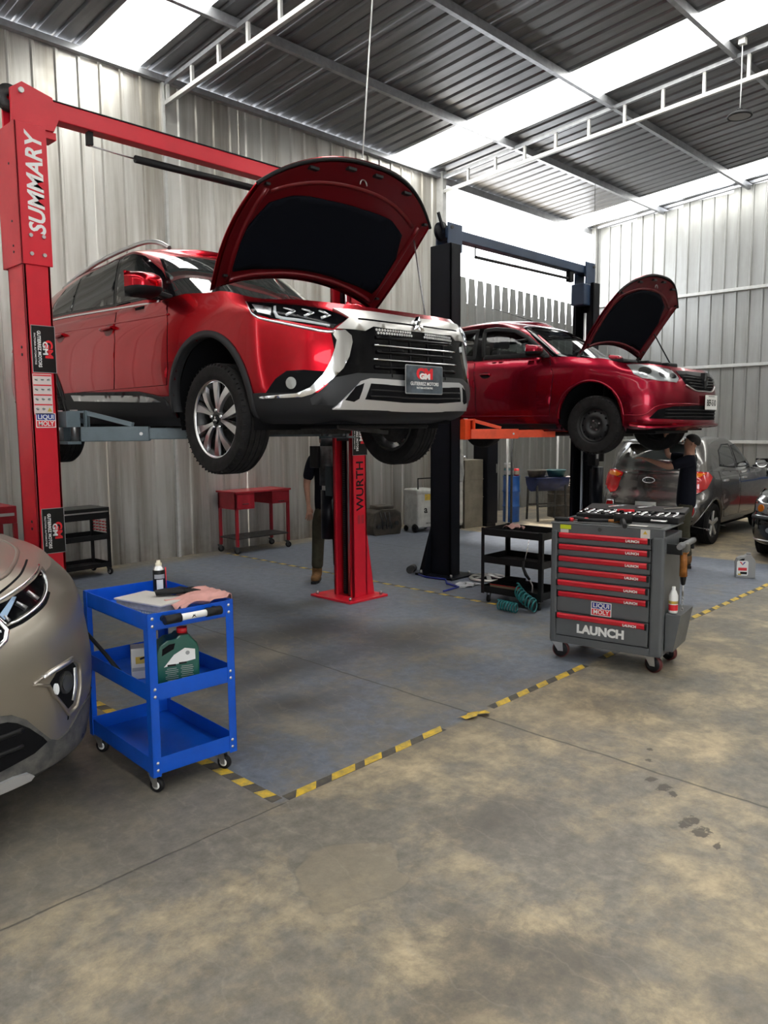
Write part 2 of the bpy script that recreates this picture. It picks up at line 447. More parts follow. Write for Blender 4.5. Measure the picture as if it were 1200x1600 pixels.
# ---- concrete floor with worn blue bay paint
def floor_material():
    m, nt, N, L, b = _nt('worn_concrete')
    g = N.new('ShaderNodeNewGeometry'); pos = g.outputs['Position']
    sp = N.new('ShaderNodeSeparateXYZ'); L.new(pos, sp.inputs['Vector'])
    def noise(scale, detail=8, rough=0.62, vec=pos, dist=0.0):
        n = N.new('ShaderNodeTexNoise'); n.inputs['Scale'].default_value = scale; n.inputs['Detail'].default_value = detail
        n.inputs['Roughness'].default_value = rough; n.inputs['Distortion'].default_value = dist
        L.new(vec, n.inputs['Vector']); return n.outputs['Fac']
    def ramp(fac, stops):
        r = N.new('ShaderNodeValToRGB'); els = r.color_ramp.elements
        while len(els) < len(stops): els.new(0.5)
        for e, (p, c) in zip(els, stops): e.position = p; e.color = (*c, 1) if len(c) == 3 else c
        L.new(fac, r.inputs['Fac']); return r.outputs['Color']
    def mth(op, a, c, clamp=False):
        n = N.new('ShaderNodeMath'); n.operation = op; n.use_clamp = clamp
        for i, x in enumerate((a, c)):
            if isinstance(x, (int, float)): n.inputs[i].default_value = x
            else: L.new(x, n.inputs[i])
        return n.outputs[0]
    def step(x, lo, hi):
        n = N.new('ShaderNodeMapRange'); n.inputs['From Min'].default_value = lo; n.inputs['From Max'].default_value = hi
        L.new(x, n.inputs['Value']); return n.outputs['Result']
    def mixc(f, a, c):
        n = N.new('ShaderNodeMixRGB')
        if isinstance(f, (int, float)): n.inputs['Fac'].default_value = f
        else: L.new(f, n.inputs['Fac'])
        for i, x in ((1, a), (2, c)):
            if isinstance(x, tuple): n.inputs[i].default_value = (*x, 1)
            else: L.new(x, n.inputs[i])
        return n.outputs['Color']
    def blob(cx, cy, rx, ry, hard=0.35, amp=0.5, nz=None):
        dx = mth('MULTIPLY', mth('SUBTRACT', sp.outputs['X'], cx), 1 / rx); dy = mth('MULTIPLY', mth('SUBTRACT', sp.outputs['Y'], cy), 1 / ry)
        d = mth('SQRT', mth('ADD', mth('MULTIPLY', dx, dx), mth('MULTIPLY', dy, dy)), 0)
        d = mth('ADD', d, mth('MULTIPLY', mth('SUBTRACT', nz, 0.5), amp * 2))
        n = N.new('ShaderNodeMapRange'); n.inputs['From Min'].default_value = 1.0; n.inputs['From Max'].default_value = 1.0 - hard
        L.new(d, n.inputs['Value']); return n.outputs['Result']
    big = noise(0.6, 6, 0.6, dist=0.15); mid = noise(2.1, 12, 0.74, dist=0.15); fine = noise(12, 10, 0.76); drip = noise(28, 5, 0.6); grit = noise(95, 4, 0.7); huge = noise(0.28, 3, 0.5)
    # bare concrete: tan worn patches on grey, trodden darker film
    tan = ramp(mid, [(0.30, (0.120, 0.096, 0.066)), (0.45, (0.235, 0.192, 0.130)), (0.57, (0.40, 0.320, 0.205)), (0.70, (0.54, 0.43, 0.275))])
    grey = ramp(fine, [(0.28, (0.080, 0.073, 0.063)), (0.5, (0.165, 0.152, 0.130)), (0.75, (0.29, 0.26, 0.212))])
    f1 = step(mth('ADD', mth('MULTIPLY', big, 0.5), mth('MULTIPLY', mid, 0.5)), 0.45, 0.56)
    conc = mixc(mth('ADD', mth('MULTIPLY', f1, 0.80), 0.10), grey, tan)
    conc = mixc(mth('MULTIPLY', step(noise(0.9, 10, 0.74, dist=0.3), 0.54, 0.66), 0.55), conc, mixc(0.5, grey, (0.085, 0.078, 0.068)))
    # dark tyre-black smear near the front
    for args in ((1.85, 1.42, 0.34, 0.24), (1.62, 1.28, 0.24, 0.18), (2.05, 1.20, 0.26, 0.20), (2.6, 1.9, 0.4, 0.25)):
        conc = mixc(mth('MULTIPLY', blob(*args, hard=0.9, amp=1.1, nz=mid), 0.55), conc, (0.070, 0.062, 0.054))
    # smooth round patch of screed with a thin dark rim
    sm_n = noise(4.5, 2, 0.5)
    conc = mixc(mth('MULTIPLY', blob(1.90, 2.04, 0.235, 0.215, hard=0.05, amp=0.55, nz=sm_n), 0.28), conc, (0.10, 0.088, 0.070))
    conc = mixc(mth('MULTIPLY', blob(1.90, 2.04, 0.225, 0.205, hard=0.06, amp=0.55, nz=sm_n), 0.42), conc, mixc(mth('MULTIPLY', fine, 0.8), (0.22, 0.182, 0.125), (0.40, 0.335, 0.235)))
    # oil drips
    for args in ((3.43, 1.56, 0.035, 0.025), (3.39, 1.48, 0.050, 0.030), (3.36, 1.42, 0.030, 0.026), (3.16, 1.26, 0.075, 0.035), (3.11, 1.19, 0.050, 0.040), (3.62, 1.66, 0.02, 0.02), (3.05, 1.10, 0.03, 0.015), (3.75, 1.72, 0.02, 0.016)):
        conc = mixc(mth('MULTIPLY', blob(*args, hard=0.3, amp=1.5, nz=drip), 0.85), conc, (0.050, 0.040, 0.031))
    # shade under and beside the silver car at the left, painted into the floor
    conc = mixc(mth('MULTIPLY', mth('MULTIPLY', step(sp.outputs['X'], 2.2, 1.9), step(sp.outputs['Y'], 2.5, 2.8)), 0.72), conc, mixc(0.35, grey, (0.12, 0.105, 0.085)))
    # blue bay paint, worn through in patches
    inb = mth('MULTIPLY', mth('MULTIPLY', step(sp.outputs['X'], 2.02, 2.06), step(sp.outputs['X'], 9.85, 9.80)), mth('MULTIPLY', step(sp.outputs['Y'], 2.66, 2.70), step(sp.outputs['Y'], 8.75, 8.55)))
    far = step(mth('ADD', sp.outputs['X'], sp.outputs['Y']), 8.5, 12.5)
    wear = step(mth('ADD', mth('ADD', mth('MULTIPLY', mid, 0.55), mth('MULTIPLY', big, 0.45)), mth('MULTIPLY', far, -0.13)), 0.56, 0.44)
    blue = ramp(fine, [(0.28, (0.080, 0.092, 0.122)), (0.52, (0.145, 0.168, 0.215)), (0.8, (0.215, 0.248, 0.315))])
    bay_bare = mixc(0.4, ramp(mid, [(0.30, (0.050, 0.044, 0.038)), (0.46, (0.125, 0.110, 0.092)), (0.66, (0.28, 0.24, 0.18))]), grey)
    col = mixc(mth('MULTIPLY', inb, 1.0), conc, mixc(mth('ADD', mth('MULTIPLY', wear, 0.80), 0.12, True), bay_bare, blue))
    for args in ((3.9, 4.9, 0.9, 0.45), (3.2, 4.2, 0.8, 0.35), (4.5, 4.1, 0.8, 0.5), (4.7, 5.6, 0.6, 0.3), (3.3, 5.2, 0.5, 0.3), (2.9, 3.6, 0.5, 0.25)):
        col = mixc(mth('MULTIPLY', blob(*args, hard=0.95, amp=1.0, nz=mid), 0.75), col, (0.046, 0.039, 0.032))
    # control joints
    wob = mth('MULTIPLY', mth('SUBTRACT', noise(2.5, 4), 0.5), 0.05)
    def joint(coord, at, w):
        d = mth('ABSOLUTE', mth('SUBTRACT', mth('ADD', coord, wob), at), 0)
        return step(d, w, w * 0.35)
    j = mth('MAXIMUM', joint(sp.outputs['X'], 3.52, 0.011), joint(sp.outputs['X'], 7.9, 0.010))
    slant = mth('ADD', sp.outputs['X'], mth('MULTIPLY', sp.outputs['Y'], 0.0))
    j = mth('MAXIMUM', j, mth('MULTIPLY', joint(sp.outputs['Y'], 2.655, 0.007), step(sp.outputs['X'], 2.1, 2.05)))
    j = mth('MAXIMUM', j, joint(sp.outputs['X'], 7.9, 0.010))
    col = mixc(mth('MULTIPLY', j, 0.75), col, (0.045, 0.040, 0.035))
    # scratches
    wv = N.new('ShaderNodeTexWave'); wv.inputs['Scale'].default_value = 1.7; wv.inputs['Distortion'].default_value = 9; wv.inputs['Detail'].default_value = 5; wv.inputs['Detail Scale'].default_value = 1.6
    L.new(pos, wv.inputs['Vector'])
    sc_ = step(wv.outputs['Fac'], 0.985, 1.0)
    col = mixc(mth('MULTIPLY', mth('MULTIPLY', sc_, fine), 0.2), col, (0.42, 0.38, 0.31))
    col = mixc(mth('MULTIPLY', step(grit, 0.60, 0.72), 0.30), col, (0.09, 0.08, 0.07))
    L.new(col, b.inputs['Base Color'])
    rg = N.new('ShaderNodeMapRange'); rg.inputs['To Min'].default_value = 0.34; rg.inputs['To Max'].default_value = 0.72
    L.new(mth('ADD', mth('MULTIPLY', mid, 0.6), mth('MULTIPLY', fine, 0.4)), rg.inputs['Value']); L.new(rg.outputs['Result'], b.inputs['Roughness'])
    bp = N.new('ShaderNodeBump'); bp.inputs['Strength'].default_value = 0.25; bp.inputs['Distance'].default_value = 0.004
    L.new(mth('SUBTRACT', mth('ADD', mth('MULTIPLY', fine, 0.8), mth('MULTIPLY', grit, 0.3)), mth('MULTIPLY', j, 1.5)), bp.inputs['Height']); L.new(bp.outputs['Normal'], b.inputs['Normal'])
    return m
M['floor'] = floor_material()
fl = MB().bb(-6, 24, -7, 16, -0.12, 0.0).build('floor', 'floor')
tag(fl, 'worn grey and tan concrete workshop floor with faded blue bays', 'floor', kind='structure')

# ---- corrugated sheets
def rib_profile(pitch, n, rib=0.055, top=0.026, depth=0.024):
    """(along, out) points of n pitches of trapezoid rib sheet"""
    p = []
    for k in range(n):
        c = (k + 0.5) * pitch
        p += [(k * pitch, 0.0), (c - rib / 2, 0.0), (c - top / 2, depth), (c + top / 2, depth), (c + rib / 2, 0.0)]
    p.append((n * pitch, 0.0))
    return p

def sheet_mesh(name, width, n, z0, z1, taper=None, **k):
    prof = rib_profile(width / n, n, **k)
    mb = MB()
    mb.grid([[(a, -d, z) for z in (z0, (z0 + z1) / 2, z1)] for a, d in prof], smooth=False)
    return mb.mesh(name)

wall = bpy.data.objects.new('wall_left', None); link(wall); wall.location = (0, WY, 0)
tag(wall, 'tall galvanised ribbed metal wall behind the red lift', 'wall', kind='structure')
me_wall = sheet_mesh('wall_sheet', 1.04, 4, 0.0, 6.0); me_wall.materials.append(M['wall_metal'])
x = 10.62 - 1.04; k = 0
while x > -6.7:
    o = bpy.data.objects.new('wall_sheet', me_wall); link(o, wall)
    o.location = (x, -0.005 * (k % 2), -0.03 + 0.010 * ((k * 7) % 3))
    x -= 1.035; k += 1
# wall posts and rails
MB().bb(5.30, 5.335, -0.07, -0.02, 0, 6.0).build('wall_post', 'truss', wall)
MB().bb(10.60, 10.70, -0.14, 0.02, 0, 6.05).build('wall_post', 'truss', wall)
MB().bb(-6, 10.6, 0.03, 0.07, 2.9, 2.98).build('wall_rail', 'roof_frame', wall)
for kx in range(0, 12):
    MB().cyl((3.6 + kx * 0.6, -0.035, 2.94), (3.6 + kx * 0.6, -0.028, 2.94), 0.012, n=6).build('screw', 'steel', wall)

# ---- open bay at the back: low fence of sheets whose tops are cut to points
fence = bpy.data.objects.new('wall_back', None); link(fence); fence.location = (10.72, WY + 0.05, 0)
tag(fence, 'lower ribbed metal wall with notched top under the open sky', 'wall', kind='structure')
pw = 0.263
mb = MB()
zt = 4.40; zb = 3.95
sec = [(0.0, 0.0), (0.012, 0.0), (0.030, 0.03), (pw - 0.030, 0.03), (pw - 0.012, 0.0), (pw, 0.0)]
rows = []
for a, d in sec:
    rows.append([(a, -d, 0), (a, -d, zb)])
mb.grid(rows, smooth=False)
mb.add([(0.0, 0.0, zb), (0.004, -0.028, zb), (pw - 0.004, -0.028, zb), (pw, 0.0, zb), (pw - 0.055, -0.01, zt), (pw - 0.055, -0.028, zt), (0.040, -0.028, zt), (0.030, -0.01, zt)], [(1, 2, 5, 6)])
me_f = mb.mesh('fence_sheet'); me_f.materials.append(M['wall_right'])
for k in range(20):
    o = bpy.data.objects.new('fence_sheet', me_f); link(o, fence); o.location = (k * pw, 0, -0.006 * k)

# ---- right wall
wr = bpy.data.objects.new('wall_right', None); link(wr); wr.location = (WX, 0, 0); wr.rotation_euler = (0, 0, math.radians(-90))
tag(wr, 'pale ribbed metal wall with horizontal rails behind the parked cars', 'wall', kind='structure')
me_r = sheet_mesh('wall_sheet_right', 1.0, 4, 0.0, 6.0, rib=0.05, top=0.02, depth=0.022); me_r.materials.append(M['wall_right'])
for k in range(16):
    y = 9.0 - k
    o = bpy.data.objects.new('wall_sheet', me_r); link(o, wr); o.location = (-y, 0, 0.0)
    o.scale = (1, 1, (roof_z(y - 0.5) - 0.06) / 6.0)
for z, d in ((1.33, 0.05), (2.84, 0.05), (4.31, 0.06)):
    MB().bb(-9, 6.5, -0.10, -0.025, z - 0.03, z + 0.03).build('wall_rail', 'truss', wr, bevel=0.004)
MB().bb(-9.0, -8.9, -0.12, -0.02, 0, 6.02).build('wall_post', 'truss', wr)

# ---- roof
rf = bpy.data.objects.new('ceiling', None); link(rf)
tag(rf, 'sloping ribbed metal roof with translucent skylight strips', 'ceiling', kind='structure')
Y0R, Y1R = -6.6, 9.12
def roof_sheet_mesh(name, n=4):
    prof = rib_profile(1.0 / n, n, rib=0.075, top=0.035, depth=0.032)
    mb = MB()
    ys = [Y1R, 7.4, 5.7, 4.0, 2.3, 0.6, -1.0, -2.6, -4.6, Y0R]
    mb.grid([[(a, y, roof_z(y) + d) for y in ys] for a, d in prof], smooth=False)
    return mb.mesh(name)
me_roof = roof_sheet_mesh('roof_sheet'); me_roof.materials.append(M['roof_metal'])
me_sky = roof_sheet_mesh('skylight_sheet'); me_sky.materials.append(M['skylight'])
edges = [(-6.6, 0), (-5.75, 1), (-4.95, 0), (-4.12, 0), (-3.28, 0), (-2.45, 0), (-1.6, 0), (-0.75, 1), (0.05, 0), (0.90, 0), (1.75, 0), (2.60, 0), (3.45, 0), (4.30, 1), (5.02, 0), (5.90, 0), (6.78, 0), (7.66, 0), (8.54, 0), (9.43, 1), (10.33, 0), (11.27, 0), (12.21, 0), (13.15, 0), (14.10, 0), (14.95, 1), (15.74, 0), (16.75, 9)]
for (xa, kind), (xb, _) in zip(edges, edges[1:]):
    o = bpy.data.objects.new('skylight_sheet' if kind == 1 else 'roof_sheet', me_sky if kind == 1 else me_roof)
    link(o, rf); o.location = (xa, 0, 0); o.scale = (xb - xa + 0.01, 1, 1)
# purlins (run along X)
for y in (7.42, 5.72, 4.03, 2.35, 0.65, -1.05, -2.75, -4.45):
    z = roof_z(y) - 0.05
    MB().bb(-6.5, 16.7, y - 0.03, y + 0.03, z - 0.065, z + 0.04).build('purlin', 'roof_frame', rf)
MB().bb(10.7, 16.0, WY + 0.0, WY + 0.08, 5.88, 6.0).build('edge_beam', 'roof_frame', rf)
MB().bb(-6.5, 10.6, WY - 0.10, WY - 0.02, 5.93, 6.0).build('edge_beam', 'roof_frame', rf)
# trusses (run along Y)
for xt in (0.08, 5.36, 10.64):
    t = empty('roof_truss', (xt, 0, 0)); t.parent = rf
    def tz(y): return 5.69 + 0.066 * (WY - y)
    def tt(y): return roof_z(y) - 0.10 - 0.0 * y
    ya, yb = 8.96, -3.5
    MB().bar((0, ya, tz(ya)), (0, yb, tz(yb)), 0.05, 0.05).build('bottom_chord', 'truss', t)
    MB().bar((0, ya, tt(ya)), (0, yb, tt(yb)), 0.05, 0.05).build('top_chord', 'roof_frame', t)
    y = 8.9
    while y > yb:
        MB().bb(-0.018, 0.018, y - 0.02, y + 0.02, tz(y), tt(y)).build('web', 'truss', t)
        y -= 0.56

# ---- the rest of the shed behind the photographer: gate wall and far side wall
for t in ():
    pass
wf = bpy.data.objects.new('wall_front', None); link(wf); wf.location = (0, -6.5, 0)
tag(wf, 'ribbed metal front wall with the wide entrance gate', 'wall', kind='structure')
me_g = sheet_mesh('wall_sheet_front', 1.04, 4, 0.0, 7.2); me_g.materials.append(M['wall_metal'])
x = -6.6
while x < 16.2:
    o = bpy.data.objects.new('wall_sheet', me_g); link(o, wf)
    if -4.6 < x < -0.8:
        o.location = (x, 0, 4.6); o.scale = (1, -1, 2.6 / 7.2)
    else:
        o.location = (x, 0, 0); o.scale = (1, -1, 1)
    x += 1.04
ws_ = bpy.data.objects.new('wall_side', None); link(ws_); ws_.location = (-6.5, 0, 0); ws_.rotation_euler = (0, 0, math.radians(90))
tag(ws_, 'ribbed metal wall closing the near end of the shed', 'wall', kind='structure')
for k in range(15):
    o = bpy.data.objects.new('wall_sheet', me_g); link(o, ws_); o.location = (-6.5 + k * 1.04, 0, 0)
# ================================================================== two-post lifts
def gm_plate(parent, c, u, v, w, h):
    """black garage name plate, u = reading direction"""
    u = Vector(u).normalized(); v = Vector(v).normalized(); n = u.cross(v)
    c = Vector(c)
    p = plate('sign_plate', c, u, v, w, h, 'black_print', parent, t=0.003)
    p['label'] = 'black plate with white garage lettering'
    plate('plate_edge', c - n * 0.0005, u, v, w + 0.008, h + 0.008, 'grey_print', p, t=0.0025)
    o = c + n * 0.0035
    text('lettering', 'GM', h * 0.46, o + v * h * 0.20, u, v, 'red_print', p, bold=0.003, depth=0.0006, xs=1.15)
    text('lettering', 'GM', h * 0.30, o + v * h * 0.05 - u * w * 0.02 + n * 0.0008, u, v, 'white', p, bold=0.0015, depth=0.0006, xs=1.3)
    text('lettering', 'GUTIERREZ MOTORS', h * 0.20, o - v * h * 0.20, u, v, 'white', p, bold=0.0009, depth=0.0006, xs=0.88 * w / (h * 0.20 * 10.6))
    text('lettering', 'FACTORIA AUTOMOTRIZ', h * 0.10, o - v * h * 0.38, u, v, 'white', p, bold=0.0002, depth=0.0005, xs=0.72 * w / (h * 0.10 * 12.2))
    return p

def liqui(parent, c, u, v, w, h):
    u = Vector(u).normalized(); v = Vector(v).normalized(); n = u.cross(v); c = Vector(c)
    p = plate('oil_sticker', c, u, v, w, h, 'white', parent, t=0.0015)
    p['label'] = 'white sticker with blue and red lettering bars'
    plate('blue_bar', c + v * h * 0.235 + n * 0.0012, u, v, w * 0.92, h * 0.42, 'blue_print', p, t=0.0008)
    plate('red_bar', c - v * h * 0.235 + n * 0.0012, u, v, w * 0.92, h * 0.42, 'red_print', p, t=0.0008)
    text('lettering', 'LIQUI', h * 0.44, c + v * h * 0.235 + n * 0.0024, u, v, 'white', p, bold=h * 0.009, depth=0.0004, xs=w * 0.80 / (h * 0.44 * 2.45))
    text('lettering', 'MOLY', h * 0.44, c - v * h * 0.235 + n * 0.0024, u, v, 'white', p, bold=h * 0.009, depth=0.0004, xs=w * 0.80 / (h * 0.44 * 2.75))
    return p

def column(parent, x0, x1, y0, y1, h, inward, m, base=True, gusset=None, zg=0.62):
    """U channel standing from (x0,y0) to (x1,y1), open towards 'inward' (+1 = +X)"""
    t = 0.02
    mb = MB()
    xo = x0 if inward > 0 else x1
    xi = x1 if inward > 0 else x0
    xw = xo + inward * t
    lip = 0.045
    mb.bb(min(xo, xw), max(xo, xw), y0, y1, 0, h)
    mb.bb(x0, x1, y0, y0 + t, 0, h)
    mb.bb(x0, x1, y1 - t, y1, 0, h)
    xl = xi - inward * t
    mb.bb(min(xi, xl), max(xi, xl), y0, y0 + lip, 0, h)
    mb.bb(min(xi, xl), max(xi, xl), y1 - lip, y1, 0, h)
    col = mb.build('column', m, parent, weld=False, bevel=0.004)
    return col

def plate_base(parent, x0, x1, y0, y1, m):
    o = MB().bb(x0, x1, y0, y1, 0.0, 0.022).build('base_plate', m, parent, bevel=0.004)
    for x in (x0 + 0.05, x1 - 0.05):
        for y in (y0 + 0.05, y1 - 0.05):
            MB().cyl((x, y, 0.02), (x, y, 0.055), 0.014, n=8).build('anchor_bolt', 'steel', o)
    return o

def swing_arm(parent, pivot, ends, z, h, w, m, pad_h=0.10, bracket=True):
    """telescopic arm from pivot to end (2D points)"""
    p0 = Vector((*pivot, z)); p1 = Vector((*ends, z)); d = (p1 - p0)
    L = d.length; d.normalize()
    a = MB().bar(p0 + d * 0.05, p0 + d * (L * 0.58), w, h).build('arm', m, parent, bevel=0.006)
    MB().bar(p0 + d * (L * 0.5), p1, w * 0.78, h * 0.78).build('inner_tube', m, a, bevel=0.005)
    if bracket:
        s = d.cross(Vector((0, 0, 1)))
        for sg in (-1, 1):
            o = s * (sg * w * 0.42)
            q = [p0 + d * 0.06 + o + Vector((0, 0, h / 2)), p0 + d * 0.42 + o + Vector((0, 0, h / 2)), p0 + d * 0.34 + o + Vector((0, 0, h / 2 + 0.02)), p0 + d * 0.10 + o + Vector((0, 0, h / 2 + 0.10)), p0 + d * 0.06 + o + Vector((0, 0, h / 2 + 0.10))]
            MB().bar(p0 + d * 0.08 + o + Vector((0, 0, h / 2 + 0.10)), p0 + d * 0.40 + o + Vector((0, 0, h / 2 + 0.012)), 0.014, 0.03).build('gusset_bar', m, a)
            MB().bar(p0 + d * 0.085 + o + Vector((0, 0, h / 2)), p0 + d * 0.085 + o + Vector((0, 0, h / 2 + 0.115)), 0.014, 0.03).build('gusset_bar', m, a)
        MB().bar(p0 + Vector((0, 0, h / 2 + 0.105)) - d * 0.03, p0 + d * 0.10 + Vector((0, 0, h / 2 + 0.105)), w * 0.9, 0.014).build('top_strap', m, a)
    MB().cyl(p0 + Vector((0, 0, -h / 2 - 0.01)), p0 + Vector((0, 0, h / 2 + 0.12)), 0.026, n=16).build('pivot_pin', 'steel', a)
    e = p1 - d * 0.06
    MB().cyl(e + Vector((0, 0, h * 0.3)), e + Vector((0, 0, h * 0.3 + pad_h)), 0.035, n=16).build('pad_post', 'dark_steel', a)
    MB().cyl(e + Vector((0, 0, h * 0.3 + pad_h)), e + Vector((0, 0, h * 0.3 + pad_h + 0.025)), 0.065, n=20).build('rubber_pad', 'rubber', a)
    bp = p0 + d * (L * 0.52)
    sd = d.cross(Vector((0, 0, 1)))
    for sg in (-1, 1):
        MB().cyl(bp + sd * (sg * w * 0.5), bp + sd * (sg * (w * 0.5 + 0.008)), 0.012, n=8).build('bolt', 'steel', a)
    return a

# ---- red lift
lift = empty('two_post_lift', (2.12, 5.40, 0), label='red two-post car lift holding up the red crossover', cat='car lift')
# local coordinates: origin at the near corner of the left column
CX = 5.11 - 2.12
cl = column(lift, 0.0, 0.18, 0.0, 0.27, 2.85, +1, 'red_lift')
mb = MB(); mb.bb(-0.012, 0.195, -0.012, 0.0, 2.79, 3.70); mb.bb(-0.012, 0.0, -0.012, 0.32, 2.79, 3.70); mb.bb(-0.012, 0.195, 0.308, 0.32, 2.79, 3.70)
sl = mb.build('column_sleeve', 'red_lift', lift, weld=False, bevel=0.003)
for z in (2.86, 2.98):
    for x in (0.055, 0.14):
        MB().cyl((x, -0.012, z), (x, -0.022, z), 0.013, n=10).build('bolt', 'steel', sl)
for z in (3.45, 3.08, 2.92, 2.88):
    MB().cyl((-0.012, 0.11, z), (-0.016, 0.11, z), 0.008, n=8).build('rivet', 'dark_steel', sl)
for z in (2.25, 2.20, 1.05, 1.0):
    MB().cyl((0.0, 0.10, z), (-0.005, 0.10, z), 0.010, n=8).build('rivet', 'dark_steel', cl)
text('lettering', 'SUMMARY', 0.150, (0.110, -0.0128, 3.31), (0, 0, 1), (-1, 0, 0), 'white', sl, bold=0.0042, depth=0.0005, shear=0.2, xs=0.92)['label'] = 'white slanted capital letters up the column'
gm_plate(cl, (0.105, -0.001, 2.235), (0, 0, -1), (1, 0, 0), 0.31, 0.155)
gm_plate(cl, (0.105, -0.001, 0.985), (0, 0, -1), (1, 0, 0), 0.31, 0.150)
st = plate('safety_sticker', (0.082, -0.001, 1.930), (1, 0, 0), (0, 0, 1), 0.128, 0.275, mat('cream_label', (0.72, 0.62, 0.60), 0.5), cl, t=0.0015)
st['label'] = 'pale safety sheet with rows of small pictograms'
for r in range(4):
    zz = 1.930 + 0.1375 - 0.010 - r * 0.066
    plate('red_bar', (0.082, -0.0026, zz), (1, 0, 0), (0, 0, 1), 0.122, 0.009, 'red_print', st, t=0.0006)
    for q in range(3):
        cxq = 0.082 + (q - 1) * 0.041
        if r == 3 and q == 2:
            poly_plate('warning_mark', (cxq, -0.0026, zz - 0.034), (1, 0, 0), (0, 0, 1), [(-0.017, -0.013), (0.017, -0.013), (0, 0.016)], 'yellow', st, t=0.0006)
        else:
            pts = [(0.015 * math.cos(a) * (0.7 + 0.3 * math.sin(3 * a + q)), 0.011 * math.sin(a) * (0.75 + 0.25 * math.cos(2 * a + r))) for a in [k * math.pi / 6 for k in range(12)]]
            poly_plate('pictogram', (cxq, -0.0026, zz - 0.030), (1, 0, 0), (0, 0, 1), pts, 'grey_print', st, t=0.0005)
            plate('pictogram', (cxq, -0.0030, zz - 0.032 + 0.003 * q), (1, 0, 0.4 * (q - 1)), (-0.4 * (q - 1), 0, 1), 0.020, 0.004, 'black_print', st, t=0.0005)
liqui(cl, (0.093, -0.001, 1.752), (1, 0, 0), (0, 0, 1), 0.135, 0.098)
plate_base(lift, -0.20, 0.25, -0.16, 0.42, 'red_lift')
MB().prism([(0, 0.02), (-0.12, 0.02), (0, 0.6)], -0.001, 0.012, 'XZ').build('gusset', 'red_lift', lift)
# right column
cr = column(lift, CX, CX + 0.19, 0.0, 0.28, 3.70, -1, 'red_lift')
MB().prism([(CX + 0.185, 0.02), (CX + 0.29, 0.02), (CX + 0.19, 0.66)], 0.0, 0.014, 'XZ').build('gusset', 'red_lift', lift)
MB().prism([(CX + 0.185, 0.02), (CX + 0.29, 0.02), (CX + 0.19, 0.66)], 0.27, 0.284, 'XZ').build('gusset', 'red_lift', lift)
plate_base(lift, CX - 0.16, CX + 0.36, -0.12, 0.46, 'red_lift')
MB().cyl((CX + 0.06, 0.115, 0.03), (CX + 0.06, 0.115, 3.2), 0.016, n=12).build('lift_cylinder', 'satin', cr)
ck = MB().bb(CX + 0.055, CX + 0.075, 0.16, 0.20, 0.03, 3.2).build('ladder_bar', 'black_lift', cr)
for k in range(64):
    MB().bb(CX + 0.048, CX + 0.056, 0.165, 0.195, 0.06 + k * 0.022, 0.072 + k * 0.022).build('ladder_rung', 'dark_steel', ck)
text('lettering', 'WURTH', 0.135, (CX + 0.105, -0.001, 1.12), (0, 0, 1), (-1, 0, 0), 'black_print', cr, bold=0.002, depth=0.0006, xs=0.98)['label'] = 'black capital letters up the column'
plate('lettering_underline', (CX + 0.168, -0.0005, 1.04), (0, 0, 1), (-1, 0, 0), 0.24, 0.005, 'black_print', cr, t=0.001)
for q in range(2):
    plate('lettering_mark', (CX + 0.085 + q * 0.05, -0.0005, 0.79), (0, 0, 1), (-1, 0, 0), 0.085, 0.035, mat('faded_dark_red', (0.36, 0.02, 0.03), 0.5), cr, t=0.0008)
gm_plate(cr, (CX + 0.105, -0.001, 1.60), (0, 0, -1), (1, 0, 0), 0.36, 0.19)
# power unit behind the right column
pu = MB().cyl((CX + 0.13, 0.50, 1.10), (CX + 0.13, 0.50, 1.50), 0.085, n=20).build('power_unit', 'dark_steel', lift)
MB().cyl((CX + 0.13, 0.50, 1.50), (CX + 0.13, 0.50, 1.60), 0.075, 0.06, n=20).build('motor_cap', 'dark_arm', pu)
MB().cyl((CX + 0.13, 0.50, 0.55), (CX + 0.13, 0.50, 1.05), 0.075, n=20).build('oil_tank', 'black_lift', pu)
MB().bb(CX + 0.01, CX + 0.09, 0.52, 0.64, 1.28, 1.50).build('control_box', 'black_plastic', pu, bevel=0.006)
MB().bb(CX + 0.09, CX + 0.19, 0.45, 0.55, 1.03, 1.12).build('valve_block', 'steel', pu, bevel=0.004)
MB().bb(CX + 0.05, CX + 0.15, 0.27, 0.45, 1.0, 1.3).build('unit_bracket', 'dark_arm', pu)
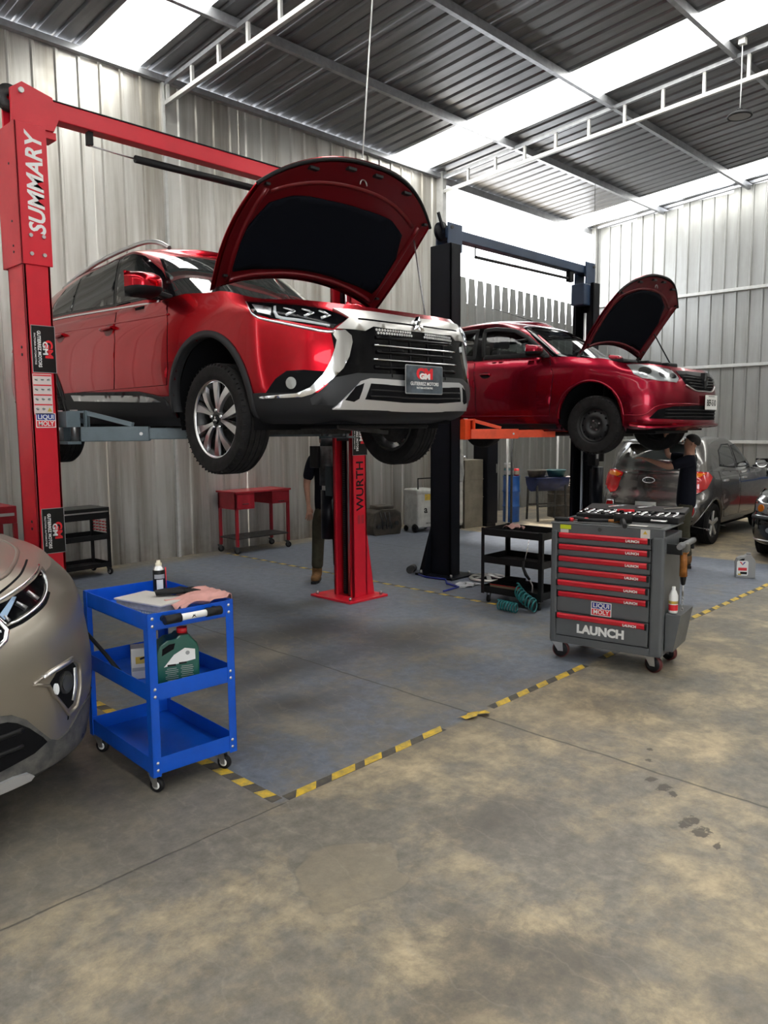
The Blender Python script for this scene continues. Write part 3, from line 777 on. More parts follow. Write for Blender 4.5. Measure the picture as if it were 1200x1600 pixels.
# overhead bar
zb = 3.86
ob = MB()
ob.bb(0.10, CX + 0.10, 0.08, 0.19, zb - 0.06, zb + 0.06)
ob = ob.build('crossbar', 'red_lift', lift, bevel=0.006)
MB().bb(0.08, CX + 0.12, 0.075, 0.195, zb + 0.06, zb + 0.067).build('top_flange', 'black_lift', ob)
for xx, sg in ((0.02, 1), (CX + 0.17, -1)):
    pl = [(xx - 0.02 * sg, 3.70), (xx + 0.26 * sg, 3.71), (xx + 0.30 * sg, 3.80), (xx + 0.26 * sg, 3.93), (xx + 0.06 * sg, 3.98), (xx - 0.02 * sg, 3.92)]
    MB().prism(pl, 0.055, 0.075, 'XZ').build('head_plate', 'red_lift', lift, bevel=0.003)
    MB().prism(pl, 0.20, 0.22, 'XZ').build('head_plate', 'red_lift', lift, bevel=0.003)
    MB().bb(min(xx, xx + 0.28 * sg), max(xx, xx + 0.28 * sg), 0.07, 0.205, 3.66, 3.71).build('head_foot', 'red_lift', lift, bevel=0.004)
    MB().lathe([(0.02, -0.02), (0.085, -0.022), (0.085, -0.014), (0.07, -0.008), (0.07, 0.008), (0.085, 0.014), (0.085, 0.022), (0.02, 0.02)], 24, c=(xx + 0.0 * sg, 0.137, 3.88), axis='Y').build('pulley', 'dark_steel', lift)
    MB().cyl((xx + 0.05 * sg, 0.04, 3.92), (xx + 0.05 * sg, 0.235, 3.92), 0.018, n=12).build('pulley_pin', 'steel', lift)
# cut-off bar hanging under the crossbar
MB().cyl((0.92, 0.137, 3.70), (CX - 0.3, 0.137, 3.72), 0.028, n=14).build('cutoff_bar', 'black_plastic', ob)
MB().bb(0.55, 0.585, 0.11, 0.16, 3.71, 3.81).build('switch_box', 'black_plastic', ob)
MB().cyl((0.57, 0.137, 3.71), (0.92, 0.137, 3.70), 0.006, n=8).build('switch_rod', 'steel', ob)
# carriages and arms
ZA = 1.655
for (cxx, sg) in ((0.16, 1), (CX + 0.03, -1)):
    MB().bb(min(cxx - 0.11 * sg, cxx + 0.015 * sg), max(cxx - 0.11 * sg, cxx + 0.015 * sg), 0.03, 0.245, ZA - 0.10, ZA + 0.55).build('carriage', 'dark_arm', lift, bevel=0.006)
    MB().bb(min(cxx + 0.05 * sg, cxx + 0.15 * sg), max(cxx + 0.05 * sg, cxx + 0.15 * sg), -0.06, 0.34, ZA - 0.07, ZA - 0.05).build('carriage_fork', 'grey_arm', lift, bevel=0.003)
    MB().bb(min(cxx + 0.05 * sg, cxx + 0.15 * sg), max(cxx + 0.05 * sg, cxx + 0.15 * sg), -0.06, 0.34, ZA + 0.05, ZA + 0.16).build('carriage_fork', 'grey_arm', lift, bevel=0.003)
for piv, end, mm in (((0.30, 0.02), (1.02, -0.50), 'grey_arm'), ((0.30, 0.27), (1.05, 0.95), 'grey_arm'), ((CX - 0.09, 0.02), (CX - 0.75, -0.62), 'dark_arm'), ((CX - 0.09, 0.27), (CX - 0.80, 0.95), 'dark_arm')):
    swing_arm(lift, piv, end, ZA, 0.105, 0.115, mm)

# ---- black lift
lift2 = empty('two_post_lift', (6.60, 5.40, 0), label='black two-post car lift with orange arms under the maroon sedan', cat='car lift')
CX2 = 3.02
c1 = column(lift2, 0.0, 0.17, 0.0, 0.29, 3.64, +1, 'black_lift')
MB().bb(-0.004, 0.0, 0.0, 0.0, 0, 0.1)
plate_base(lift2, -0.12, 0.30, -0.12, 0.42, 'black_lift')
MB().prism([(0.02, 0.02), (-0.13, 0.02), (0.0, 0.55)], 0.28, 0.292, 'XZ').build('gusset', 'black_lift', lift2)
MB().prism([(0.29, 0.02), (0.46, 0.02), (0.29, 0.55)], 0.0, 0.012, 'YZ').build('gusset', 'black_lift', lift2)
c2 = column(lift2, CX2, CX2 + 0.18, 0.0, 0.30, 3.60, -1, 'black_lift')
plate_base(lift2, CX2 - 0.14, CX2 + 0.36, -0.12, 0.44, 'black_lift')
zb = 3.77
ob = MB().bb(0.06, CX2 + 0.12, 0.09, 0.21, zb - 0.055, zb + 0.055).build('crossbar', 'navy_lift', lift2, bevel=0.008)
for xx, sg in ((0.03, 1), (CX2 + 0.15, -1)):
    MB().bb(min(xx, xx + 0.24 * sg), max(xx, xx + 0.24 * sg), 0.06, 0.08, 3.58, 3.87).build('head_plate', 'navy_lift', lift2, bevel=0.004)
    MB().bb(min(xx, xx + 0.24 * sg), max(xx, xx + 0.24 * sg), 0.22, 0.24, 3.58, 3.87).build('head_plate', 'navy_lift', lift2, bevel=0.004)
    MB().lathe([(0.02, -0.02), (0.10, -0.022), (0.10, -0.014), (0.08, 0), (0.10, 0.014), (0.10, 0.022), (0.02, 0.02)], 24, c=(xx - 0.01 * sg, 0.15, 3.78), axis='Y').build('pulley', 'black_lift', lift2)
    MB().cyl((xx + 0.05 * sg, 0.04, 3.82), (xx + 0.05 * sg, 0.26, 3.82), 0.018, n=10).build('pulley_pin', 'dark_steel', lift2)
MB().bar((0.01, 0.12, 3.80), (-0.07, 0.12, 3.96), 0.02, 0.03).build('cable_guard', 'black_lift', lift2)
MB().cyl((0.62, 0.15, 3.60), (CX2 - 0.35, 0.15, 3.62), 0.018, n=12).build('cutoff_bar', 'dark_steel', ob)
MB().bar((0.62, 0.15, 3.60), (0.62, 0.15, 3.72), 0.012, 0.012).build('bar_hanger', 'dark_steel', ob)
MB().bb(CX2 - 0.40, CX2 - 0.30, 0.12, 0.18, 3.58, 3.72).build('switch_box', 'black_plastic', ob)
MB().bb(CX2 - 0.15, CX2 + 0.03, 0.05, 0.25, 3.30, 3.58).build('head_block', 'navy_lift', lift2, bevel=0.01)
MB().cyl((CX2 - 0.02, 0.10, 0.05), (CX2 - 0.02, 0.10, 3.2), 0.02, n=10).build('lift_cylinder', 'satin', c2)
ZA2 = 1.60
for (cxx, sg) in ((0.15, 1), (CX2 + 0.03, -1)):
    MB().bb(min(cxx - 0.11 * sg, cxx + 0.015 * sg), max(cxx - 0.11 * sg, cxx + 0.015 * sg), 0.03, 0.26, ZA2 - 0.10, ZA2 + 0.5).build('carriage', 'black_lift', lift2, bevel=0.006)
    MB().bb(min(cxx + 0.05 * sg, cxx + 0.14 * sg), max(cxx + 0.05 * sg, cxx + 0.14 * sg), -0.05, 0.34, ZA2 - 0.06, ZA2 + 0.16).build('carriage_fork', 'orange_arm', lift2, bevel=0.003)
for piv, end in (((0.26, 0.0), (1.10, -0.62)), ((0.26, 0.29), (1.05, 1.0)), ((CX2 - 0.07, 0.0), (CX2 - 0.85, -0.62)), ((CX2 - 0.07, 0.29), (CX2 - 0.85, 1.0))):
    swing_arm(lift2, piv, end, ZA2, 0.11, 0.12, 'orange_arm')
# power unit on the second column
pu = MB().cyl((CX2 - 0.06, -0.16, 1.20), (CX2 - 0.06, -0.16, 1.55), 0.08, n=18).build('power_unit', 'black_plastic', lift2)
MB().cyl((CX2 - 0.06, -0.16, 0.55), (CX2 - 0.06, -0.16, 1.12), 0.075, n=18).build('oil_tank', 'black_lift', pu)
MB().bb(CX2 - 0.24, CX2 - 0.13, -0.22, -0.10, 1.15, 1.45).build('control_box', 'black_plastic', pu, bevel=0.006)
plate('control_label', (CX2 - 0.185, -0.2205, 1.30), (1, 0, 0), (0, 0, 1), 0.05, 0.12, 'grey_print', pu, t=0.001)
MB().bb(CX2 - 0.10, CX2 + 0.06, -0.10, 0.02, 1.1, 1.2).build('unit_bracket', 'black_lift', pu)
# ================================================================== car building kit
def crom(P, t):
    """Catmull-Rom through list P at t in [0, len-1]"""
    n = len(P); i = min(int(t), n - 2); f = t - i
    p1, p2 = P[i], P[i + 1]
    p0 = P[i - 1] if i > 0 else p1 * 2 - p2
    p3 = P[i + 2] if i + 2 < n else p2 * 2 - p1
    return 0.5 * ((2 * p1) + (p2 - p0) * f + (2 * p0 - 5 * p1 + 4 * p2 - p3) * (f * f) + (3 * p1 - p0 - 3 * p2 + p3) * (f * f * f))

def interp(pts, x):
    if x <= pts[0][0]: return pts[0][1]
    for (a, u), (b, v) in zip(pts, pts[1:]):
        if x <= b:
            t = (x - a) / (b - a); t = t * t * (3 - 2 * t) if len(pts) > 2 else t
            return u + (v - u) * t
    return pts[-1][1]

NF, NC, NS, NCR, NR = 20, 28, 120, 12, 10
FP, FQ = 2.5, 2.0
def plan(p, taper):
    """half outline, front centre to rear centre. p = yN,bow,w,rx,ry,yR,bowR,rrx,rry"""
    yN, bow, w, rx, ry, yR, bowR, rrx, rry = p
    out = []
    D = bow + ry; T = NF + NC
    for i in range(T):
        a = i / T
        a = (0.55 * a + 0.45 * (1 - (1 - a) ** 2)) * math.pi / 2
        out.append((w * math.sin(a) ** (2 / FP), yN + D * (1 - math.cos(a) ** (2 / FQ))))
    y1 = yN + bow + ry; y2 = yR - bowR - rry
    for i in range(NS):
        out.append((w, y1 + (y2 - y1) * i / NS))
    for i in range(NCR):
        a = i / NCR * math.pi / 2
        out.append((w - rrx + rrx * math.cos(a) ** 0.85, y2 + rry * math.sin(a) ** 0.85))
    xe2 = w - rrx
    for i in range(NR + 1):
        x = xe2 * (1 - i / NR)
        out.append((x, yR - bowR * (x / xe2) ** 2))
    tf, ya, tr, yb = taper
    res = []
    for x, y in out:
        s = 1 - tf * max(0, ya - y) ** 2 - tr * max(0, y - yb) ** 2
        res.append((x * s, y))
    return res

def ring_rows(levels, taper, nz):
    """levels: [(plan, zpts)] -> rows[i][k] Vectors for the x>=0 half"""
    cur = []
    for p, zp in levels:
        pl = plan(p, taper)
        cur.append([Vector((x, y, interp(zp, y))) for x, y in pl])
    n = len(cur[0]); m = len(levels)
    return [[crom([cur[l][i] for l in range(m)], (m - 1) * k / (nz - 1)) for k in range(nz)] for i in range(n)]

def mirror_ring(rows):
    left = [[Vector((-q.x, q.y, q.z)) for q in r] for r in rows[1:-1]]
    return rows + list(reversed(left))

class Car:
    def __init__(c, root, paint):
        c.root = root; c.paint = paint; c.trees = []
    def add_tree(c, me):
        c.trees.append(BVHTree.FromPolygons([v.co.copy() for v in me.vertices], [tuple(p.vertices) for p in me.polygons]))
    def ray(c, o, d):
        best = None
        for t in c.trees:
            h = t.ray_cast(o, d)
            if h[0] is not None and (best is None or h[3] < best[3]): best = h
        return best
    def near(c, p):
        best = None
        for t in c.trees:
            h = t.find_nearest(p)
            if h[0] is not None and (best is None or h[3] < best[3]): best = h
        return best
    def snap(c, p, n=None):
        """point on the skin and its outward normal"""
        p = Vector(p)
        h = None
        if n is not None:
            h = c.ray(p + n * 0.6, -n)
            if h is not None and (h[0] - p).length > 0.3: h = None
        if h is None: h = c.near(p)
        q, nn = h[0], h[1].copy()
        if n is not None:
            if nn.dot(n) < 0: nn = -nn
        elif nn.dot(q - Vector((0, 1.3, 0.7))) < 0: nn = -nn
        return q, nn

    def lower(c, levels, taper, nz=34, arches=(), name='body_shell'):
        rows = ring_rows(levels, taper, nz)
        c.rows = rows
        c.rim = [r[-1] for r in rows]; c.foot = [r[0] for r in rows]
        mb = MB(); mb.grid(mirror_ring(rows), close_u=True)
        me = mb.mesh(name)
        c.add_tree(me)
        bm = bmesh.new(); bm.from_mesh(me)
        for (ya, za, R) in arches:
            for v in bm.verts:
                if abs(v.co.x) < 0.5: continue
                dy, dz = v.co.y - ya, v.co.z - za
                r = math.hypot(dy, dz)
                if abs(r - R) < 0.017 and r > 1e-6:
                    v.co.y = ya + dy / r * R; v.co.z = za + dz / r * R
            kill = [f for f in bm.faces if all(abs(v.co.x) > 0.5 and math.hypot(v.co.y - ya, v.co.z - za) <= R + 1e-3 for v in f.verts)]
            bmesh.ops.delete(bm, geom=kill, context='FACES')
        bm.to_mesh(me); bm.free()
        me.materials.append(c.paint)
        o = bpy.data.objects.new(name, me); link(o, c.root)
        c.body = o
        return o

    def cladding(c, k1, m, arches, off=0.008, name='lower_cladding', ymax=9, ymin=-9, k0=0, xmin=0.0):
        """band of the skin rows k0..k1, lifted off the skin"""
        rows = mirror_ring(c.rows); n = len(rows)
        cen = Vector((0, 1.3, 0.6))
        g = []
        for i, r in enumerate(rows):
            t = rows[(i + 1) % n][k1] - rows[i - 1][k1]
            nn = Vector((t.y, -t.x, 0))
            if nn.length < 1e-6: nn = Vector((0, -1, 0))
            nn.normalize()
            if nn.dot(Vector((r[k1].x, r[k1].y - cen.y, 0))) < 0: nn = -nn
            g.append([r[k0] - nn * 0.01] + [p + nn * off for p in r[k0:k1 + 1]] + [r[k1] - nn * 0.01])
        mb = MB(); nv = len(g[0]); q = [p for r in g for p in r]; fs = []
        for i in range(n):
            j = (i + 1) % n
            for k in range(nv - 1):
                f = (i * nv + k, j * nv + k, j * nv + k + 1, i * nv + k + 1)
                cc = sum((q[a] for a in f), Vector()) / 4
                if cc.y > ymax or cc.y < ymin or abs(cc.x) < xmin: continue
                if abs(cc.x) > 0.5 and any(math.hypot(cc.y - a[0], cc.z - a[1]) < a[2] for a in arches): continue
                fs.append(f)
        mb.add(q, fs, True)
        return mb.build(name, m, c.root, sharp=40)

    def cabin(c, levels, taper, nz=18, crown=0.05, holes=(), name='cabin_shell'):
        rows = ring_rows(levels, taper, nz)
        mb = MB(); mb.grid(mirror_ring(rows), close_u=True)
        top = [r[-1] for r in rows]
        cap = []
        K = 15
        for q in top:
            line = []
            for k in range(K):
                s = -1 + 2 * k / (K - 1)
                line.append(Vector((q.x * s, q.y, q.z + crown * (1 - abs(s) ** 2.5) * min(1, abs(q.x) / 0.3))))
            cap.append(line)
        mb.grid(cap)
        me = mb.mesh(name)
        bm = bmesh.new(); bm.from_mesh(me); bmesh.ops.remove_doubles(bm, verts=bm.verts, dist=2e-3); bm.to_mesh(me); bm.free()
        for p in me.polygons: p.use_smooth = True
        c.add_tree(me)
        if holes:
            bm = bmesh.new(); bm.from_mesh(me)
            kill = []
            for f in bm.faces:
                q = f.calc_center_median()
                for axis, poly in holes:
                    a, b2 = {'X': (q.y, q.z), 'Y': (q.x, q.z)}[axis[0]]
                    if axis == 'X' and abs(f.normal.x) < 0.45: continue
                    if axis == 'Y-' and q.y > 1.6: continue
                    if axis == 'Y+' and q.y < 1.6: continue
                    if axis[0] == 'Y' and abs(f.normal.x) > 0.75: continue
                    if axis[0] == 'Y' and abs(f.normal.y) < 0.12: continue
                    if inpoly(a, b2, poly): kill.append(f); break
            bmesh.ops.delete(bm, geom=kill, context='FACES')
            bm.to_mesh(me); bm.free()
        me.materials.append(c.paint)
        o = bpy.data.objects.new(name, me); link(o, c.root)
        c.cab = o
        return o

    def deck(c, cowl, hood=True, drop=0.10, crown=0.06, mat_in='black_matte', deck_mat='black_matte', rear=99, trunk_crown=0.03):
        """surface across the rim: hood (or sunken engine bay) in front of the cowl, cabin floor line behind, boot lid at the back"""
        def strip(sel, zf, name, m, smooth=True):
            mb = MB(); rows = []
            K = 25
            for q in sel:
                rows.append([Vector((q.x * s, q.y, q.z + zf(abs(s), q))) for s in [-1 + 2 * k / (K - 1) for k in range(K)]])
            mb.grid(rows)
            return mb.build(name, m, c.root)
        fr = [q for q in c.rim if q.y <= cowl + 0.03]
        mid = [q for q in c.rim if cowl - 0.03 <= q.y <= rear + 0.05]
        bk = [q for q in c.rim if q.y >= rear - 0.03]
        if hood:
            o = strip(fr, lambda s, q: crown * (1 - s ** 2.2) * min(1, q.x / 0.4), 'hood', c.paint)
            c.add_tree(o.data)
        else:
            strip(fr, lambda s, q: (-drop if s < 0.90 else (0.0 if s > 0.95 else -drop * 0.5)) - 0.004, 'engine_bay', mat_in, False)
        strip(mid, lambda s, q: 0.0, 'cabin_deck', deck_mat)
        if len(bk) > 2:
            o = strip(bk, lambda s, q: trunk_crown * (1 - s ** 2.2), 'boot_lid', c.paint)
            c.add_tree(o.data)

    def patch(c, name, poly, m, off=0.003, thick=0.010, res=0.03, mirror=True, smooth=True, n=None, parent=None, spline=False, label=None):
        P = [Vector(p) for p in poly]
        if spline: P = spline_closed(P, 6)
        cen = sum(P, Vector()) / len(P)
        if n is None:
            n = Vector()
            for a, b2 in zip(P, P[1:] + P[:1]):
                n += (a - cen).cross(b2 - cen)
            n.normalize()
            if n.dot(cen - Vector((0, 1.3, 0.55))) < 0: n = -n
        else: n = Vector(n).normalized()
        t = Vector((0, 0, 1)) if abs(n.z) < 0.9 else Vector((0, -1, 0))
        u = t.cross(n).normalized(); v = n.cross(u)
        p2 = [((p - cen).dot(u), (p - cen).dot(v)) for p in P]
        mb = flat_fill(p2, res)
        if mb is None: return None
        verts2, tris, nb = mb
        pts = []
        nrm = []
        for a, b2 in verts2:
            w = cen + u * a + v * b2
            q, nn = c.snap(w, n)
            if nn.dot(n) < 0.15: nn = (nn + n).normalized()
            pts.append(q + nn * off); nrm.append(nn)
        k = len(pts)
        M2 = MB()
        M2.add(pts, tris, smooth)
        bl = list(range(nb))
        sk = [pts[i] for i in bl] + [pts[i] - nrm[i] * thick for i in bl]
        M2.add(sk, [(i, (i + 1) % nb, (i + 1) % nb + nb, i + nb) for i in range(nb)], False)
        res_o = []
        for s in ((1, -1) if mirror else (1,)):
            mb3 = MB(); mb3.v = [(x * s, y, z) for x, y, z in M2.v]; mb3.f = M2.f if s == 1 else [tuple(reversed(f)) for f in M2.f]; mb3.sm = M2.sm
            me = bpy.data.meshes.new(name); me.from_pydata(mb3.v, [], mb3.f); me.polygons.foreach_set('use_smooth', mb3.sm)
            me.materials.append(M[m] if isinstance(m, str) else m)
            o = bpy.data.objects.new(name, me); link(o, parent or c.root)
            if label: o['label'] = label
            res_o.append(o)
        return res_o

    def strip(c, name, pts, width, m, height=0.006, off=0.0, mirror=True, step=0.03, n=None, parent=None, closed=False, flat=False, label=None):
        """raised ribbon lying on the skin along pts"""
        P = [Vector(p) for p in pts]
        if closed: P = P + [P[0]]
        W = width if isinstance(width, (list, tuple)) else [width] * len(P)
        d = []; wd = []
        for i in range(len(P) - 1):
            L = max(1, int((P[i + 1] - P[i]).length / step))
            for k in range(L):
                t = k / L
                if flat or len(P) < 3: d.append(P[i].lerp(P[i + 1], t))
                else: d.append(crom(P, i + t))
                wd.append(W[min(i, len(W) - 1)] * (1 - t) + W[min(i + 1, len(W) - 1)] * t)
        d.append(P[-1]); wd.append(W[-1])
        sn = []
        for p in d:
            sn.append(c.snap(p, Vector(n).normalized() if n is not None else None))
        rows = []
        for i, (q, nn) in enumerate(sn):
            a = sn[max(0, i - 1)][0]; b2 = sn[min(len(sn) - 1, i + 1)][0]
            t = (b2 - a)
            if t.length < 1e-6: t = Vector((0, 1, 0))
            s = t.normalized().cross(nn).normalized()
            w = wd[i] / 2
            rows.append([q - s * w - nn * 0.004 + nn * off, q - s * w + nn * (off + height * 0.5), q - s * w * 0.55 + nn * (off + height), q + s * w * 0.55 + nn * (off + height), q + s * w + nn * (off + height * 0.5), q + s * w - nn * 0.004 + nn * off])
        mb = MB(); mb.grid(rows)
        mb.add(rows[0], [(0, 1, 2, 3, 4, 5)]); mb.add(rows[-1], [(5, 4, 3, 2, 1, 0)])
        outs = []
        for s in ((1, -1) if mirror else (1,)):
            m3 = MB(); m3.v = [(x * s, y, z) for x, y, z in mb.v]; m3.f = list(mb.f); m3.sm = list(mb.sm)
            o = m3.build(name, m, parent or c.root)
            if label: o['label'] = label
            outs.append(o)
        return outs

    def arch(c, ya, za, R, w, m, a0=-12, a1=192, name='arch_trim', out=0.012):
        for s in (-1, 1):
            rows = []
            K = 48
            for k in range(K + 1):
                a = math.radians(a0 + (a1 - a0) * k / K)
                cy, cz = math.cos(a), math.sin(a)
                line = []
                xo = None
                for rr, dx in ((R - 0.004, -0.05), (R - 0.006, out), (R + w * 0.35, out), (R + w, out * 0.8), (R + w, -0.01)):
                    p = Vector((s * 0.9, ya + cy * rr, max(0.16, za + cz * rr)))
                    h = c.ray(Vector((s * 2.0, p.y, p.z)), Vector((-s, 0, 0)))
                    x = h[0].x if h is not None and abs(h[0].x) > 0.6 else (xo if xo is not None else s * 0.84)
                    xo = x
                    line.append(Vector((x + s * dx, p.y, p.z)))
                rows.append(line)
            MB().grid(rows).build(name, m, c.root)

    def wells(c, ys, za, R, x0=0.48, x1=0.84, m='black_matte'):
        for ya in ys:
            for s in (-1, 1):
                mb = MB()
                rows = []
                for k in range(25):
                    a = math.radians(-20 + 220 * k / 24)
                    y, z = ya + math.cos(a) * (R + 0.012), za + math.sin(a) * (R + 0.012)
                    rows.append([Vector((s * x, y, z)) for x in (x0, x1)])
                mb.grid(rows)
                mb.add([(s * x0, ya, za)] + [r[0] for r in rows], [(0, i, i + 1) for i in range(1, 25)])
                mb.build('wheel_well', m, c.root)

def inpoly(x, y, poly):
    r = False; n = len(poly); j = n - 1
    for i in range(n):
        xi, yi = poly[i]; xj, yj = poly[j]
        if (yi > y) != (yj > y) and x < (xj - xi) * (y - yi) / (yj - yi) + xi: r = not r
        j = i
    return r

def spline_closed(P, k):
    n = len(P); out = []
    for i in range(n):
        p0, p1, p2, p3 = P[i - 1], P[i], P[(i + 1) % n], P[(i + 2) % n]
        for j in range(k):
            f = j / k
            out.append(0.5 * ((2 * p1) + (p2 - p0) * f + (2 * p0 - 5 * p1 + 4 * p2 - p3) * (f * f) + (3 * p1 - p0 - 3 * p2 + p3) * (f ** 3)))
    return out

def flat_fill(poly, res):
    """triangulate a simple polygon with inner points; returns verts, tris, count of boundary verts (first, in order)"""
    area = sum(a[0] * b[1] - b[0] * a[1] for a, b in zip(poly, poly[1:] + poly[:1]))
    if area < 0: poly = list(reversed(poly))
    bd = []
    for a, b in zip(poly, poly[1:] + poly[:1]):
        L = math.hypot(b[0] - a[0], b[1] - a[1]); k = max(1, int(L / res))
        for i in range(k): bd.append((a[0] + (b[0] - a[0]) * i / k, a[1] + (b[1] - a[1]) * i / k))
    pts = [Vector(p) for p in bd]
    xs = [p[0] for p in poly]; ys = [p[1] for p in poly]
    y = min(ys) + res * 0.5
    def dist(px, py):
        return min((px - q.x) ** 2 + (py - q.y) ** 2 for q in pts[:len(bd)])
    while y < max(ys):
        x = min(xs) + res * 0.5
        while x < max(xs):
            if inpoly(x, y, poly) and dist(x, y) > (res * 0.45) ** 2: pts.append(Vector((x, y)))
            x += res
        y += res
    n = len(bd)
    r = geo.delaunay_2d_cdt(pts, [(i, (i + 1) % n) for i in range(n)], [], 0, 1e-6)
    vs, fs = r[0], r[2]
    if len(vs) != len(pts): pass
    keep = []
    for f in fs:
        cx = sum(vs[i].x for i in f) / len(f); cy = sum(vs[i].y for i in f) / len(f)
        if inpoly(cx, cy, poly): keep.append(tuple(f))
    orig = r[3]
    if len(vs) < n: return None
    return [(p.x, p.y) for p in vs], keep, n

# ---- wheels -------------------------------------------------------
def tyre_mesh(R, rim, w, grooves=4, n=64):
    h = w / 2
    sw = R - rim
    pr = [(rim - 0.004, -h * 0.82), (rim + sw * 0.12, -h * 0.92), (rim + sw * 0.5, -h * 1.0), (rim + sw * 0.8, -h * 0.97), (R - 0.012, -h * 0.86), (R - 0.003, -h * 0.76)]
    gx = [(-0.50 + i / (grooves - 1)) * h * 1.05 for i in range(grooves)]
    for g in gx:
        gw = h * 0.055
        pr += [(R, g - gw), (R - 0.008, g - gw * 0.8), (R - 0.008, g + gw * 0.8), (R, g + gw)]
    pr += [(R - 0.003, h * 0.76), (R - 0.012, h * 0.86), (rim + sw * 0.8, h * 0.97), (rim + sw * 0.5, h), (rim + sw * 0.12, h * 0.92), (rim - 0.004, h * 0.82)]
    mb = MB().lathe(pr, n, axis='X')
    return mb

